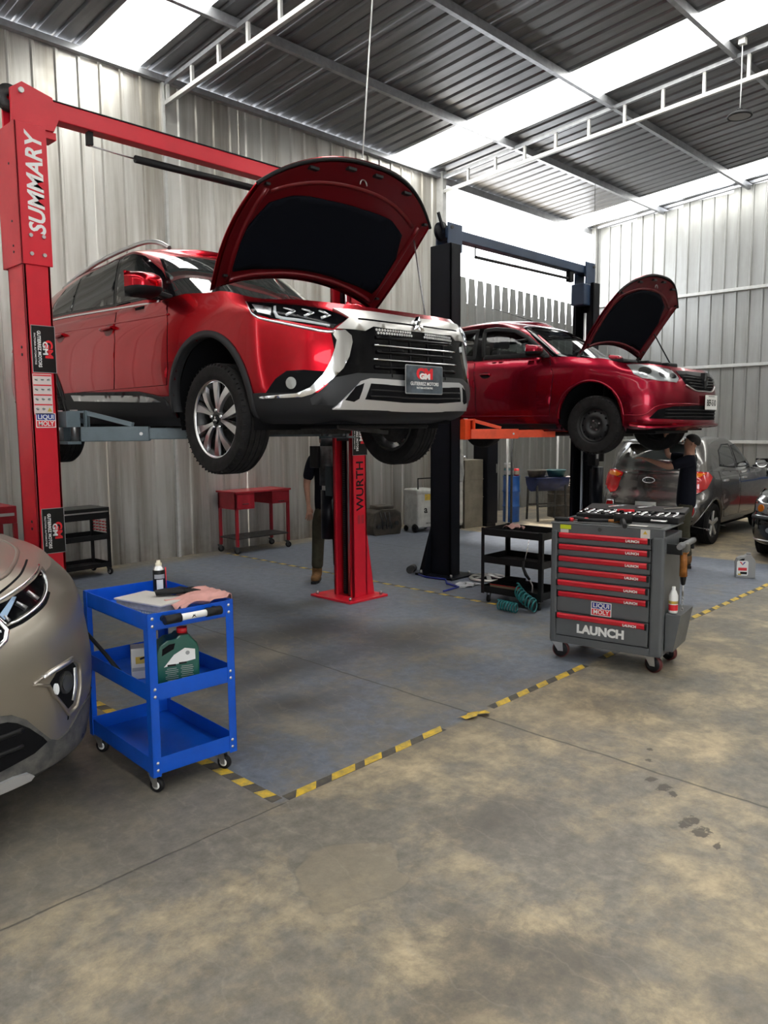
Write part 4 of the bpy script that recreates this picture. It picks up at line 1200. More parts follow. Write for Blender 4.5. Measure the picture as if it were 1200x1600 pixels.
def wheel(parent, name, loc, s, R, rim, w, kind, label=None):
    """s = +1: outer face looks to +X, -1 to -X"""
    t = tyre_mesh(R, rim, w).build('tyre', 'rubber', parent, loc=loc, sharp=35)
    h = w / 2
    def flip(mb):
        return mb.xf(Matrix.Scale(-1, 4, (1, 0, 0))) if s < 0 else mb
    # sidewall rings and shoulder blocks
    mb = MB()
    for k in range(56):
        a = 2 * math.pi * k / 56
        rot = Matrix.Rotation(a, 3, 'X')
        c = rot @ Vector((h * 0.84, 0, R - 0.013))
        mb.box(c, (0.022, 0.005, 0.016), rot)
    o = flip(mb).build('tread_block', 'rubber', t); o['kind'] = 'stuff'
    rp = [(rim * 0.90, -h * 0.8), (rim * 1.01, -h * 0.84), (rim * 0.99, -h * 0.7), (rim * 0.90, -h * 0.6), (rim * 0.88, h * 0.55), (rim * 0.985, h * 0.68), (rim * 1.03, h * 0.78), (rim * 1.035, h * 0.84), (rim * 1.0, h * 0.86)]
    if kind == 'alloy':
        flip(MB().lathe(rp, 56, axis='X')).build('rim_barrel', 'dark_steel', t)
        flip(MB().lathe([(rim * 0.955, h * 0.74), (rim * 0.975, h * 0.83), (rim * 1.02, h * 0.85), (rim * 1.03, h * 0.80)], 64, axis='X')).build('rim_lip', 'satin', t)
        for k in range(10):
            a0 = 2 * math.pi * (k // 2) / 5 + (0.31 if k % 2 else -0.31) + 0.3
            mb = MB()
            pts = []
            tw = 0.06 if k % 2 else -0.06
            for j in range(7):
                f = j / 6
                r = rim * (0.20 + 0.77 * f)
                a = a0 + (tw * (1 - f) * 3.0)
                ww = rim * (0.040 + 0.105 * f ** 1.2)
                xx = h * (0.70 + 0.10 * math.sin(f * 3.0))
                da = ww / r
                pts.append([Vector((xx - 0.022, r * math.sin(a - da), r * math.cos(a - da))), Vector((xx, r * math.sin(a - da * 0.8), r * math.cos(a - da * 0.8))), Vector((xx, r * math.sin(a + da * 0.8), r * math.cos(a + da * 0.8))), Vector((xx - 0.022, r * math.sin(a + da), r * math.cos(a + da)))])
            mb.grid(pts, smooth=False)
            flip(mb).build('spoke', 'satin', t)
        for k in range(5):
            a0 = 2 * math.pi * k / 5 + 0.3 + math.pi / 5
            mb = MB()
            for d in (-0.10, 0.10):
                mb.bar((h * 0.55, rim * 0.2 * math.sin(a0), rim * 0.2 * math.cos(a0)), (h * 0.62, rim * 0.96 * math.sin(a0 + d), rim * 0.96 * math.cos(a0 + d)), rim * 0.05, rim * 0.06, up=(1, 0, 0))
            flip(mb).build('inner_spoke', 'black_gloss', t)
        flip(MB().cyl((h * 0.2, 0, 0), (h * 0.70, 0, 0), rim * 0.26, rim * 0.22, 24)).build('hub', 'dark_steel', t)
        flip(MB().cyl((h * 0.62, 0, 0), (h * 0.80, 0, 0), rim * 0.13, rim * 0.115, 20)).build('hub_cap', 'black_gloss', t)
        for k in range(3):
            a = 2 * math.pi * k / 3
            c0 = Vector((h * 0.81, 0, 0)); d = Vector((0, math.sin(a), math.cos(a))); e = Vector((0, math.cos(a), -math.sin(a)))
            q = [c0, c0 + d * rim * 0.045 + e * rim * 0.026, c0 + d * rim * 0.09, c0 + d * rim * 0.045 - e * rim * 0.026]
            flip(MB().add(q + [p - Vector((0.004, 0, 0)) for p in q], [(0, 1, 2, 3), (0, 4, 5, 1), (1, 5, 6, 2), (2, 6, 7, 3), (3, 7, 4, 0)])).build('emblem', 'chrome', t)
        for k in range(5):
            a = 2 * math.pi * k / 5
            c0 = Vector((h * 0.55, rim * 0.235 * math.sin(a), rim * 0.235 * math.cos(a)))
            flip(MB().cyl(c0, c0 + Vector((h * 0.22, 0, 0)), rim * 0.042, n=8)).build('lug_nut', 'chrome', t)
        flip(MB().cyl((-h * 0.35, 0, 0), (-h * 0.2, 0, 0), rim * 0.72, n=32)).build('brake_disc', 'dark_steel', t)
    elif kind == 'steel':
        prof = rp[:5] + [(rim * 0.87, h * 0.30), (rim * 0.80, h * 0.22), (rim * 0.70, h * 0.40), (rim * 0.56, h * 0.56), (rim * 0.46, h * 0.58), (rim * 0.40, h * 0.40), (rim * 0.30, h * 0.32), (rim * 0.22, h * 0.34), (0.001, h * 0.34)]
        flip(MB().lathe(prof, 56, axis='X')).build('rim', 'steel_wheel', t)
        flip(MB().lathe([(rim * 0.87, h * 0.30), (rim * 0.97, h * 0.68), (rim * 1.03, h * 0.80), (rim * 1.0, h * 0.84)], 56, axis='X')).build('rim_flange', 'steel_wheel', t)
        for k in range(12):
            a = 2 * math.pi * k / 12
            c0 = Vector((h * 0.33, rim * 0.735 * math.sin(a), rim * 0.735 * math.cos(a)))
            flip(MB().cyl(c0, c0 + Vector((h * 0.09, 0, 0)), rim * 0.055, n=10)).build('vent_hole', 'black_matte', t)
        for k in range(4):
            a = 2 * math.pi * k / 4 + 0.4
            c0 = Vector((h * 0.30, rim * 0.26 * math.sin(a), rim * 0.26 * math.cos(a)))
            flip(MB().cyl(c0, c0 + Vector((h * 0.14, 0, 0)), rim * 0.045, n=8)).build('lug_nut', 'steel', t)
        flip(MB().cyl((h * 0.3, 0, 0), (h * 0.55, 0, 0), rim * 0.15, rim * 0.13, 16)).build('hub_cap', 'dark_steel', t)
    elif kind == 'plain5':
        flip(MB().lathe(rp, 40, axis='X')).build('rim_barrel', 'dark_steel', t)
        for k in range(5):
            a = 2 * math.pi * k / 5
            mb = MB().bar((h * 0.66, rim * 0.1 * math.sin(a), rim * 0.1 * math.cos(a)), (h * 0.74, rim * 0.98 * math.sin(a), rim * 0.98 * math.cos(a)), rim * 0.26, 0.03, up=(1, 0, 0))
            flip(mb).build('spoke', 'silver', t, bevel=0.006)
        flip(MB().cyl((h * 0.4, 0, 0), (h * 0.8, 0, 0), rim * 0.2, rim * 0.17, 16)).build('hub_cap', 'silver', t)
    t.name = 'wheel' if False else t.name
    if label: t['label'] = label
    return t
M['steel_wheel'] = mat('black_steel_wheel', (0.022, 0.022, 0.023), 0.5, metal=0.3, var=0.3, vscale=15)

def underbody(c, y0, y1, z, arches, half=0.80, core=0.50, m='black_matte'):
    """floor pan between and around the wheels with tunnel, exhaust, cross members"""
    u = MB()
    u.bb(-core, core, y0, y1, z, z + 0.02)
    (fa, _, fr), (ra, _, rr) = sorted(arches)
    for s in (-1, 1):
        u.bb(min(s * core, s * half), max(s * core, s * half), fa + fr + 0.005, ra - rr - 0.005, z, z + 0.02)
        for ye, yi in ((y0, fa - fr - 0.005), (y1, ra + rr + 0.005)):
            q = [(s * core, ye, z), (s * core, yi, z), (s * half, yi, z)]
            u.add(q + [(a, b2, d + 0.02) for a, b2, d in q], [(0, 1, 2), (5, 4, 3), (0, 3, 4, 1), (1, 4, 5, 2), (2, 5, 3, 0)])
    o = u.build('underbody', m, c.root, weld=False)
    f, r = sorted(arches)
    MB().bb(-0.42, 0.42, y0 + 0.12, f[0] + 0.30, z - 0.03, z).build('splash_tray', 'black_plastic', o, bevel=0.01)
    MB().tube([(0.12, f[0] + 0.1, z - 0.02), (0.10, f[0] + 0.7, z - 0.04), (0.05, 1.6, z - 0.04), (0.2, r[0] - 0.3, z - 0.04), (0.35, r[0] + 0.3, z - 0.02), (0.42, y1 - 0.1, z - 0.01)], 0.028, 10).build('exhaust_pipe', 'dark_steel', o)
    MB().bar((-0.45, f[0] + 0.18, z - 0.04), (0.45, f[0] + 0.18, z - 0.04), 0.10, 0.06).build('cross_member', 'dark_steel', o)
    MB().bar((-0.55, r[0], z - 0.04), (0.55, r[0], z - 0.04), 0.12, 0.08).build('cross_member', 'dark_steel', o)
    return o

def suspension(c, y, zw, track, z):
    for s in (-1, 1):
        o = MB().bar((s * 0.25, y + 0.14, z - 0.02), (s * (track - 0.12), y, zw - 0.10), 0.06, 0.03).build('control_arm', 'dark_steel', c.root)
        MB().tube([(s * 0.1, y, z + 0.02), (s * (track - 0.10), y, zw)], 0.016, 8).build('drive_shaft', 'dark_steel', o)
        MB().tube([(s * (track - 0.13), y, zw - 0.05), (s * (track - 0.22), y + 0.02, zw + 0.42)], 0.030, 8).build('damper', 'dark_steel', o)

def open_hood(c, hinge_y, hinge_z, th, W0, Wm, Ls, Lc, drop, rear_bow, pad, crown=0.05, paint=None, under='hood_under', notch=None):
    """raised hood: outer skin, pressed inner frame, dark insulation pad, rubber edge"""
    paint = paint or c.paint
    cs, sn = math.cos(th), math.sin(th)
    def pos(f, t, off=0.0):
        Wt = W0 + (Wm - W0) * math.sin(math.pi * min(1, t * 0.9))
        x = f * Wt
        s0 = rear_bow * (1 - f * f); s1 = Ls + (Lc - Ls) * (1 - abs(f) ** 2.4)
        s = s0 + (s1 - s0) * t
        h = crown * (1 - f * f) - drop * (s / Lc) ** 2.6 - 0.035 * abs(f) ** 6 + off
        return Vector((x, hinge_y - (s * cs - h * sn), hinge_z + s * sn + h * cs))
    def sheet(f0, t0, t1, off, n=(40, 30), th_=0.008):
        mb = MB(); rows = []
        for i in range(n[0] + 1):
            f = -f0 + 2 * f0 * i / n[0]
            rows.append([pos(f, t0 + (t1 - t0) * j / n[1], off) for j in range(n[1] + 1)])
        mb.grid(rows)
        rows2 = [[p - Vector((0, sn, cs)) * 0 + (pos(-f0 + 2 * f0 * i / n[0], t0 + (t1 - t0) * j / n[1], off - th_) - pos(-f0 + 2 * f0 * i / n[0], t0 + (t1 - t0) * j / n[1], off)) for j, p in enumerate(r)] for i, r in enumerate(rows)]
        mb.grid(rows2)
        nu = n[0]; nv = n[1]
        for e in ([(i, 0) for i in range(nu + 1)], [(i, nv) for i in range(nu + 1)], [(0, j) for j in range(nv + 1)], [(nu, j) for j in range(nv + 1)]):
            mb.grid([[rows[i][j], rows2[i][j]] for i, j in e])
        return mb
    hood = sheet(1.0, 0, 1, 0.0).build('hood', paint, c.root, sharp=50)
    # inner pressed frame
    sheet(0.955, 0.03, 0.965, -0.016, th_=0.012).build('inner_frame', under, hood, sharp=50)
    # pressed ribs
    for f in (-0.86, 0.86):
        MB().tube([pos(f, 0.06 + 0.08 * k, -0.03) for k in range(11)], 0.018, 8).build('frame_rib', under, hood)
    MB().tube([pos(-0.8 + 0.08 * k, 0.80, -0.024) for k in range(21)], 0.016, 8).build('frame_rib', under, hood)
    MB().tube([pos(-0.85 + 0.085 * k, 0.06, -0.03) for k in range(21)], 0.018, 8).build('frame_rib', under, hood)
    # insulation pad from polygon in (f,t)
    verts, tris, nb = flat_fill(pad, 0.05)
    top = [pos(a, b2, -0.040) for a, b2 in verts]; bot = [pos(a, b2, -0.022) for a, b2 in verts[:nb]]
    mb = MB().add(top, tris, True)
    mb.add(top[:nb] + bot, [(i, (i + 1) % nb, (i + 1) % nb + nb, i + nb) for i in range(nb)])
    mb.build('insulation_pad', 'hood_pad', hood)
    # rubber edge along the leading rim
    MB().tube([pos(math.cos(math.pi * k / 40), 0.985, -0.014) for k in range(41)], 0.012, 8).build('edge_seal', 'black_plastic', hood)
    for f in (-0.55, -0.2, 0.1, 0.5):
        p = pos(f, 0.93, -0.036)
        MB().box(p, (0.07, 0.035, 0.02)).build('rubber_stop', 'black_plastic', hood, bevel=0.004)
    lt = pos(0.0, 0.86, -0.04)
    MB().tube([lt + Vector((0.03 * math.cos(a), 0, 0.035 * math.sin(a) - 0.02)) for a in [math.pi * k / 8 for k in range(9)]], 0.005, 6).build('latch_loop', 'steel', hood)
    for s in (-1, 1):
        MB().bar(pos(s * 0.93, 0.03, -0.01), Vector((s * W0 * 0.95, hinge_y + 0.03, hinge_z - 0.10)), 0.02, 0.035).build('hinge', 'dark_steel', hood)
        for tt in (0.12, 0.92):
            p = pos(s * 0.9, tt, -0.036); MB().box(p, (0.03, 0.03, 0.015)).build('rubber_stop', 'black_plastic', hood)
    c.hood_pos = pos
    return hood

def door_mirror(c, base, centre, size, shell, lower='black_plastic', glass='chrome', tilt=0.0):
    """both door mirrors: bulged shell, dark lower part, arm, glass facing back"""
    for s in (-1, 1):
        b = Vector((base[0] * s, base[1], base[2])); ce = Vector((centre[0] * s, centre[1], centre[2]))
        a, d, h = size
        def surf(z0, z1, k=1.0, n=20):
            mb = MB(); rows = []
            for i in range(n + 1):
                u = -1 + 2 * i / n
                row = []
                for j in range(n // 2 + 1):
                    v = z0 + (z1 - z0) * j / (n // 2)
                    w = max(0.0, 1 - abs(u) ** 3.2 - abs(v) ** 3.0)
                    row.append(ce + Vector((u * a * k, -d * (w ** 0.45) * k, v * h * k + tilt * u * s)))
                rows.append(row)
            mb.grid(rows)
            return mb
        m = surf(-0.25, 1.0).build('mirror_shell', shell, c.root)
        surf(-1.0, -0.25).build('mirror_base_shell', lower, m)
        MB().lathe([(0.001, 0), (0.7, 0), (0.97, 0), (1.0, 0.05)], 28, axis='Y').xf(Matrix.Translation(ce + Vector((0, 0.004, 0))) @ Matrix.Diagonal((a * 0.97, 0.1, h * 0.95, 1))).build('mirror_glass', glass, m)
        MB().bar(ce + Vector((-s * a * 0.8, -d * 0.2, -h * 0.55)), b, 0.07, 0.035).build('mirror_arm', lower, m, bevel=0.008)
# ================================================================== red crossover on the red lift
M['suv_paint'] = mat('candy_red_paint', (0.40, 0.002, 0.011), 0.22, metal=0.88, coat=0.35, coat_rough=0.015, spec=0.3)
suv = empty('crossover_car', (3.66, 4.19, 1.486), -0.02, 'shiny red crossover with open hood raised on the red lift', 'car')
c = Car(suv, M['suv_paint'])
A = (0.035, 0.35, 0.02, 2.6)
lv = [
    ((-0.80, 0.16, 0.78, 0.30, 0.34, 3.42, 0.06, 0.25, 0.25), [(-1, 0.225), (-0.3, 0.23), (0.5, 0.22), (3.0, 0.26), (3.6, 0.34)]),
    ((-0.925, 0.12, 0.86, 0.27, 0.36, 3.58, 0.06, 0.22, 0.25), [(-1, 0.29), (0.5, 0.29), (3.0, 0.33), (3.6, 0.42)]),
    ((-0.965, 0.12, 0.895, 0.27, 0.38, 3.66, 0.06, 0.22, 0.25), [(-1, 0.42), (3.6, 0.48)]),
    ((-0.955, 0.12, 0.908, 0.27, 0.40, 3.69, 0.06, 0.22, 0.25), [(-1, 0.58), (3.6, 0.62)]),
    ((-0.945, 0.12, 0.908, 0.27, 0.41, 3.67, 0.06, 0.22, 0.25), [(-1, 0.72), (0.5, 0.74), (3.6, 0.78)]),
    ((-0.925, 0.12, 0.895, 0.27, 0.42, 3.63, 0.06, 0.22, 0.25), [(-1, 0.84), (-0.2, 0.89), (0.5, 0.92), (3.6, 0.95)]),
    ((-0.855, 0.14, 0.850, 0.27, 0.44, 3.56, 0.06, 0.22, 0.25), [(-1, 0.905), (-0.55, 0.955), (0.0, 1.055), (0.4, 1.085), (0.8, 1.075), (2.0, 1.105), (3.6, 1.14)]),
]
ARF, ARR = (0.045, 0.345, 0.435), (2.70, 0.345, 0.435)
c.lower(lv, A, 36, (ARF, ARR))
Ac = (0.0, 0, 0.03, 2.3)
cv = [
    ((0.48, 0.30, 0.825, 0.20, 0.16, 3.52, 0.06, 0.25, 0.3), [(0.3, 1.055), (0.9, 1.065), (3.5, 1.12)]),
    ((0.73, 0.20, 0.775, 0.21, 0.20, 3.50, 0.06, 0.25, 0.3), [(0.5, 1.25), (3.5, 1.27)]),
    ((0.99, 0.13, 0.690, 0.22, 0.22, 3.42, 0.06, 0.25, 0.3), [(0.8, 1.43), (1.5, 1.46), (2.2, 1.44), (3.5, 1.32)]),
    ((1.18, 0.10, 0.630, 0.22, 0.22, 3.33, 0.06, 0.25, 0.3), [(1.0, 1.53), (1.5, 1.555), (2.2, 1.525), (3.5, 1.38)]),
    ((1.30, 0.08, 0.585, 0.22, 0.22, 3.25, 0.06, 0.25, 0.3), [(1.15, 1.570), (1.5, 1.59), (2.2, 1.558), (3.5, 1.41)]),
]
c.cabin(cv, Ac, 20, 0.055)
c.deck(0.52, hood=False, drop=0.10)
c.arch(*ARF, 0.036, 'dark_plastic', a0=-4, a1=190)
c.arch(*ARR, 0.036, 'dark_plastic')
c.wells((ARF[0], ARR[0]), 0.345, 0.435)
for y, lab in ((0.0, None), (2.67, None)):
    for s in (-1, 1):
        wheel(suv, 'tyre', (s * 0.785, y, 0.262), s, 0.352, 0.247, 0.215, 'alloy')
# ---- cut line work traced from the car itself (local metres)
M['hood_under'] = mat('hood_inner_red', (0.15, 0.002, 0.006), 0.38, metal=0.2, coat=0.3)
M['hood_pad'] = mat('hood_insulation', (0.006, 0.007, 0.011), 0.8, spec=0.08, bump=0.15, bscale=80)
c.cladding(11, 'dark_plastic', (ARF, ARR), off=0.006)
underbody(c, -0.78, 3.35, 0.225, (ARF, ARR), half=0.78)
suspension(c, 0.0, 0.262, 0.785, 0.23); suspension(c, 2.67, 0.262, 0.785, 0.25)
# doors: dark gap, then the panel itself
d_front = [(-0.86, 1.31, 1.10), (-0.86, 0.56, 1.06), (-0.9, 0.50, 0.90), (-0.9, 0.50, 0.62), (-0.9, 0.535, 0.50), (-0.9, 1.30, 0.50), (-0.9, 1.27, 0.60), (-0.9, 1.25, 0.86)]
d_rear = [(-0.86, 1.33, 1.10), (-0.9, 1.27, 0.86), (-0.9, 1.29, 0.60), (-0.9, 1.32, 0.50), (-0.9, 2.18, 0.50), (-0.9, 2.30, 0.66), (-0.9, 2.44, 0.80), (-0.88, 2.50, 0.95), (-0.86, 2.46, 1.12)]
def grow(P, k):
    ce = sum((Vector(p) for p in P), Vector()) / len(P)
    return [Vector(p) + (Vector(p) - ce).normalized() * k for p in P]
for D in (d_front, d_rear):
    c.patch('door_gap', grow(D, 0.006), 'black_matte', off=0.0005, thick=0.003, n=(-1, 0, 0.1), res=0.05)
    c.patch('door', D, M['suv_paint'], off=0.0035, thick=0.006, n=(-1, 0, 0.1), res=0.035)
c.strip('body_crease', [(-0.9, 0.50, 0.965), (-0.9, 1.4, 0.985), (-0.9, 2.5, 1.01)], 0.012, M['suv_paint'], height=0.004, off=0.003, n=(-1, 0, 0))
for p0, p1 in (((-0.891, 1.484, 0.948), (-0.891, 1.27, 0.947)), ((-0.889, 2.356, 0.968), (-0.888, 2.168, 0.972))):
    mid = (Vector(p0) + Vector(p1)) / 2
    c.patch('handle_recess', [mid + Vector((0, 0.075 * math.cos(a), 0.045 * math.sin(a) - 0.008)) for a in [k * math.pi / 8 for k in range(16)]], M['hood_under'], off=0.0045, thick=0.004, n=(-1, 0, 0), res=0.02)
    c.strip('door_handle', [p0, mid, p1], [0.026, 0.032, 0.022], M['suv_paint'], height=0.028, off=0.006, n=(-1, 0, 0))
# side windows
DLO = [(-0.799, 2.72, 1.165), (-0.734, 2.68, 1.33), (-0.666, 2.60, 1.42), (-0.653, 2.316, 1.485), (-0.625, 1.771, 1.540), (-0.64, 1.45, 1.542), (-0.62, 1.28, 1.50), (-0.64, 1.034, 1.365), (-0.70, 0.790, 1.185), (-0.76, 0.70, 1.10), (-0.805, 1.435, 1.125), (-0.801, 2.218, 1.155)]
c.patch('window_surround', DLO, 'black_gloss', off=0.002, thick=0.004, n=(-1, 0, 0.42), res=0.04)
wF = [(-0.803, 1.400, 1.145), (-0.66, 1.575, 1.525), (-0.64, 1.40, 1.522), (-0.63, 1.302, 1.485), (-0.66, 1.06, 1.345), (-0.72, 0.93, 1.225), (-0.76, 0.87, 1.120)]
wF2 = [(-0.72, 0.905, 1.225), (-0.75, 0.85, 1.118), (-0.77, 0.735, 1.105), (-0.72, 0.81, 1.175)]
wR = [(-0.798, 2.194, 1.172), (-0.663, 2.267, 1.470), (-0.638, 1.752, 1.520), (-0.639, 1.643, 1.524), (-0.803, 1.452, 1.145)]
wQ = [(-0.796, 2.69, 1.180), (-0.74, 2.64, 1.32), (-0.676, 2.56, 1.405), (-0.661, 2.319, 1.466), (-0.799, 2.232, 1.176)]
for w in (wF, wF2, wR, wQ):
    c.patch('side_window', w, 'tinted', off=0.0045, thick=0.003, n=(-1, 0, 0.42), res=0.04)
c.strip('belt_moulding', [(-0.83, 2.66, 1.150), (-0.83, 2.2, 1.140), (-0.83, 1.428, 1.112), (-0.83, 0.68, 1.082)], 0.018, 'chrome', height=0.006, n=(-1, 0, 0.3))
# sill cladding and bright strip
c.patch('sill_cladding', [(-0.88, 0.52, 0.36), (-0.88, 0.60, 0.42), (-0.88, 0.95, 0.47), (-0.88, 2.0, 0.50), (-0.88, 2.22, 0.50), (-0.88, 2.20, 0.40), (-0.88, 2.16, 0.30), (-0.88, 0.52, 0.30)], 'dark_plastic', off=0.010, thick=0.02, n=(-1, 0, 0))
c.patch('sill_moulding', [(-0.897, 2.076, 0.480), (-0.893, 0.901, 0.440), (-0.89, 0.74, 0.420), (-0.886, 0.630, 0.388), (-0.886, 0.858, 0.392), (-0.89, 2.038, 0.433)], 'satin', off=0.016, thick=0.008, n=(-1, 0, 0))
# roof rails, aerial fin
for s in (-1, 1):
    pts = [(s * 0.58, 1.00, 1.525), (s * 0.595, 1.16, 1.590), (s * 0.60, 1.43, 1.617), (s * 0.605, 2.0, 1.595), (s * 0.605, 2.49, 1.535), (s * 0.60, 2.85, 1.465)]
    MB().tube([crom([Vector(p) for p in pts], 5 * k / 30) for k in range(31)], 0.017, 8).build('roof_rail', 'satin', suv)
# windscreen
ws = [(-0.70, 0.70, 1.085), (-0.45, 0.58, 1.08), (0, 0.50, 1.08), (0.45, 0.58, 1.08), (0.70, 0.70, 1.085), (0.62, 0.95, 1.30), (0.535, 1.19, 1.50), (0.3, 1.14, 1.525), (0, 1.12, 1.53), (-0.3, 1.14, 1.525), (-0.535, 1.19, 1.50), (-0.62, 0.95, 1.30)]
c.patch('windscreen_frame', grow(ws, 0.02), 'black_gloss', off=0.0015, thick=0.004, n=(0, -0.6, 0.8), mirror=False, res=0.05)
c.patch('windscreen', ws, 'tinted_screen', off=0.004, thick=0.004, n=(0, -0.6, 0.8), mirror=False, res=0.05)
MB().bar((-0.55, 0.56, 1.115), (0.05, 0.50, 1.125), 0.012, 0.014).build('wiper', 'black_plastic', suv)
MB().bar((0.05, 0.53, 1.11), (0.60, 0.60, 1.12), 0.012, 0.014).build('wiper', 'black_plastic', suv)
# lamps
HL = [(-0.855, -0.363, 0.946), (-0.87, -0.462, 0.868), (-0.836, -0.573, 0.834), (-0.738, -0.711, 0.805), (-0.591, -0.824, 0.773), (-0.561, -0.835, 0.798), (-0.500, -0.855, 0.836), (-0.531, -0.828, 0.855), (-0.593, -0.775, 0.885), (-0.656, -0.715, 0.898), (-0.767, -0.572, 0.920)]
hn = (-0.62, -0.76, 0.2)
c.patch('headlamp_bowl', grow(HL, 0.004), 'black_gloss', off=0.002, thick=0.006, n=hn, res=0.02)
c.patch('lamp_reflector', [(-0.845, -0.40, 0.925), (-0.86, -0.475, 0.875), (-0.83, -0.56, 0.850), (-0.80, -0.53, 0.895)], 'satin', off=0.004, thick=0.002, n=hn, res=0.02)
c.strip('daytime_lamp', [(-0.80, -0.56, 0.905), (-0.815, -0.60, 0.842), (-0.738, -0.705, 0.818), (-0.60, -0.81, 0.788)], [0.014, 0.020, 0.017, 0.012], 'lamp_white', height=0.004, off=0.003, n=hn)
for q in ((-0.745, -0.64, 0.868), (-0.675, -0.72, 0.860), (-0.605, -0.785, 0.850)):
    q = Vector(q)
    c.strip('lamp_projector', [q + Vector((-0.028, 0.03, 0.026)), q + Vector((0.016, -0.016, 0.0)), q + Vector((-0.022, 0.022, -0.024))], 0.018, 'chrome', height=0.006, off=0.003, n=hn, flat=True)
c.patch('headlamp_lens', HL, 'clear_lens', off=0.014, thick=0.012, n=hn, res=0.025)
c.strip('lamp_moulding', [(-0.855, -0.359, 0.947), (-0.87, -0.470, 0.852), (-0.801, -0.641, 0.803), (-0.653, -0.788, 0.760), (-0.56, -0.841, 0.757)], [0.010, 0.016, 0.018, 0.020, 0.022], 'chrome', height=0.010, n=hn)
BM_ = [(-0.576, -0.833, 0.762), (-0.526, -0.856, 0.766), (-0.494, -0.873, 0.735), (-0.491, -0.878, 0.698), (-0.514, -0.875, 0.615), (-0.552, -0.864, 0.544), (-0.611, -0.841, 0.485), (-0.662, -0.809, 0.439), (-0.705, -0.769, 0.400), (-0.746, -0.727, 0.383), (-0.865, -0.496, 0.378), (-0.868, -0.49, 0.390), (-0.813, -0.643, 0.400), (-0.767, -0.707, 0.405), (-0.716, -0.765, 0.437), (-0.660, -0.809, 0.506), (-0.614, -0.829, 0.588), (-0.589, -0.837, 0.66), (-0.577, -0.839, 0.706), (-0.593, -0.826, 0.738)]
fn = (-0.5, -0.86, 0)
c.patch('grille_surround', BM_, 'chrome', off=0.016, thick=0.016, n=fn, res=0.02)
FG = [(-0.862, -0.53, 0.402), (-0.842, -0.607, 0.488), (-0.805, -0.666, 0.532), (-0.74, -0.74, 0.536), (-0.648, -0.813, 0.528), (-0.68, -0.796, 0.462), (-0.749, -0.731, 0.402)]
c.patch('fog_lamp_recess', FG, 'black_matte', off=0.004, thick=0.004, n=(-0.7, -0.7, 0), res=0.025)
fl_ = [Vector((-0.791, -0.688, 0.463)) + Vector((0.030 * math.cos(a) * 0.72, -0.030 * math.cos(a) * 0.70, 0.034 * math.sin(a))) for a in [k * math.pi / 10 for k in range(20)]]
c.patch('fog_lamp', fl_, 'chrome', off=0.010, thick=0.006, n=(-0.7, -0.7, 0), res=0.012)
c.patch('fog_lamp_lens', [p + (p - Vector((-0.791, -0.688, 0.463))) * 0.15 for p in fl_], 'clear_lens', off=0.016, thick=0.006, n=(-0.7, -0.7, 0), res=0.015)
# grille
GR = [(-0.503, -0.866, 0.775), (-0.36, -0.911, 0.80), (-0.10, -0.94, 0.79), (0.10, -0.94, 0.79), (0.36, -0.911, 0.80), (0.503, -0.866, 0.775), (0.44, -0.898, 0.677), (0.455, -0.9, 0.594), (0.53, -0.887, 0.490), (0.462, -0.905, 0.480), (0.128, -0.962, 0.465), (-0.128, -0.962, 0.465), (-0.462, -0.905, 0.480), (-0.53, -0.887, 0.490), (-0.455, -0.9, 0.594), (-0.44, -0.898, 0.677)]
wide = [(-0.60, -0.83, 0.76)] + GR[1:5] + [(0.60, -0.83, 0.76), (0.59, -0.84, 0.66), (0.60, -0.84, 0.56), (0.66, -0.81, 0.46), (0.5, -0.9, 0.45), (-0.5, -0.9, 0.45), (-0.66, -0.81, 0.46), (-0.60, -0.84, 0.56), (-0.59, -0.84, 0.66)]
c.patch('grille_panel', wide, 'black_gloss', off=0.006, thick=0.006, n=(0, -1, 0), mirror=False, res=0.03)
for zz, ww, mm in ((0.683, 0.36, 'chrome'), (0.600, 0.37, 'chrome'), (0.645, 0.34, 'black_gloss'), (0.555, 0.36, 'black_gloss'), (0.73, 0.34, 'black_gloss')):
    c.strip('grille_bar', [(-ww, -0.92, zz + 0.004), (-ww * 0.4, -0.94, zz), (ww * 0.4, -0.94, zz), (ww, -0.92, zz + 0.004)], 0.012 if mm == 'chrome' else 0.022, mm, height=0.018 if mm == 'chrome' else 0.012, off=0.006, n=(0, -1, 0), mirror=False)
for xx in (-0.24, -0.08, 0.08, 0.24):
    c.strip('grille_bar', [(xx, -0.94, 0.745), (xx, -0.94, 0.50)], 0.012, 'black_gloss', height=0.008, off=0.006, n=(0, -1, 0), mirror=False)
SV = [(-0.557, -0.80, 0.893), (-0.363, -0.856, 0.882), (-0.225, -0.888, 0.878), (-0.075, -0.914, 0.876), (0.075, -0.914, 0.876), (0.225, -0.888, 0.878), (0.363, -0.856, 0.882), (0.557, -0.80, 0.893), (0.492, -0.856, 0.838), (0.575, -0.837, 0.775), (0.404, -0.899, 0.768), (0.347, -0.908, 0.796), (0.262, -0.925, 0.790), (0.117, -0.937, 0.788), (-0.117, -0.937, 0.788), (-0.262, -0.925, 0.790), (-0.347, -0.908, 0.796), (-0.404, -0.899, 0.768), (-0.575, -0.837, 0.775), (-0.492, -0.856, 0.838)]
c.patch('grille_top_bar', SV, 'silver', off=0.012, thick=0.012, n=(0, -0.93, 0.36), mirror=False, res=0.03)
c.strip('bar_groove', [(-0.44, -0.88, 0.834), (-0.2, -0.92, 0.824), (0.2, -0.92, 0.824), (0.44, -0.88, 0.834)], 0.010, 'black_gloss', height=0.003, off=0.012, n=(0, -0.95, 0.3), mirror=False)
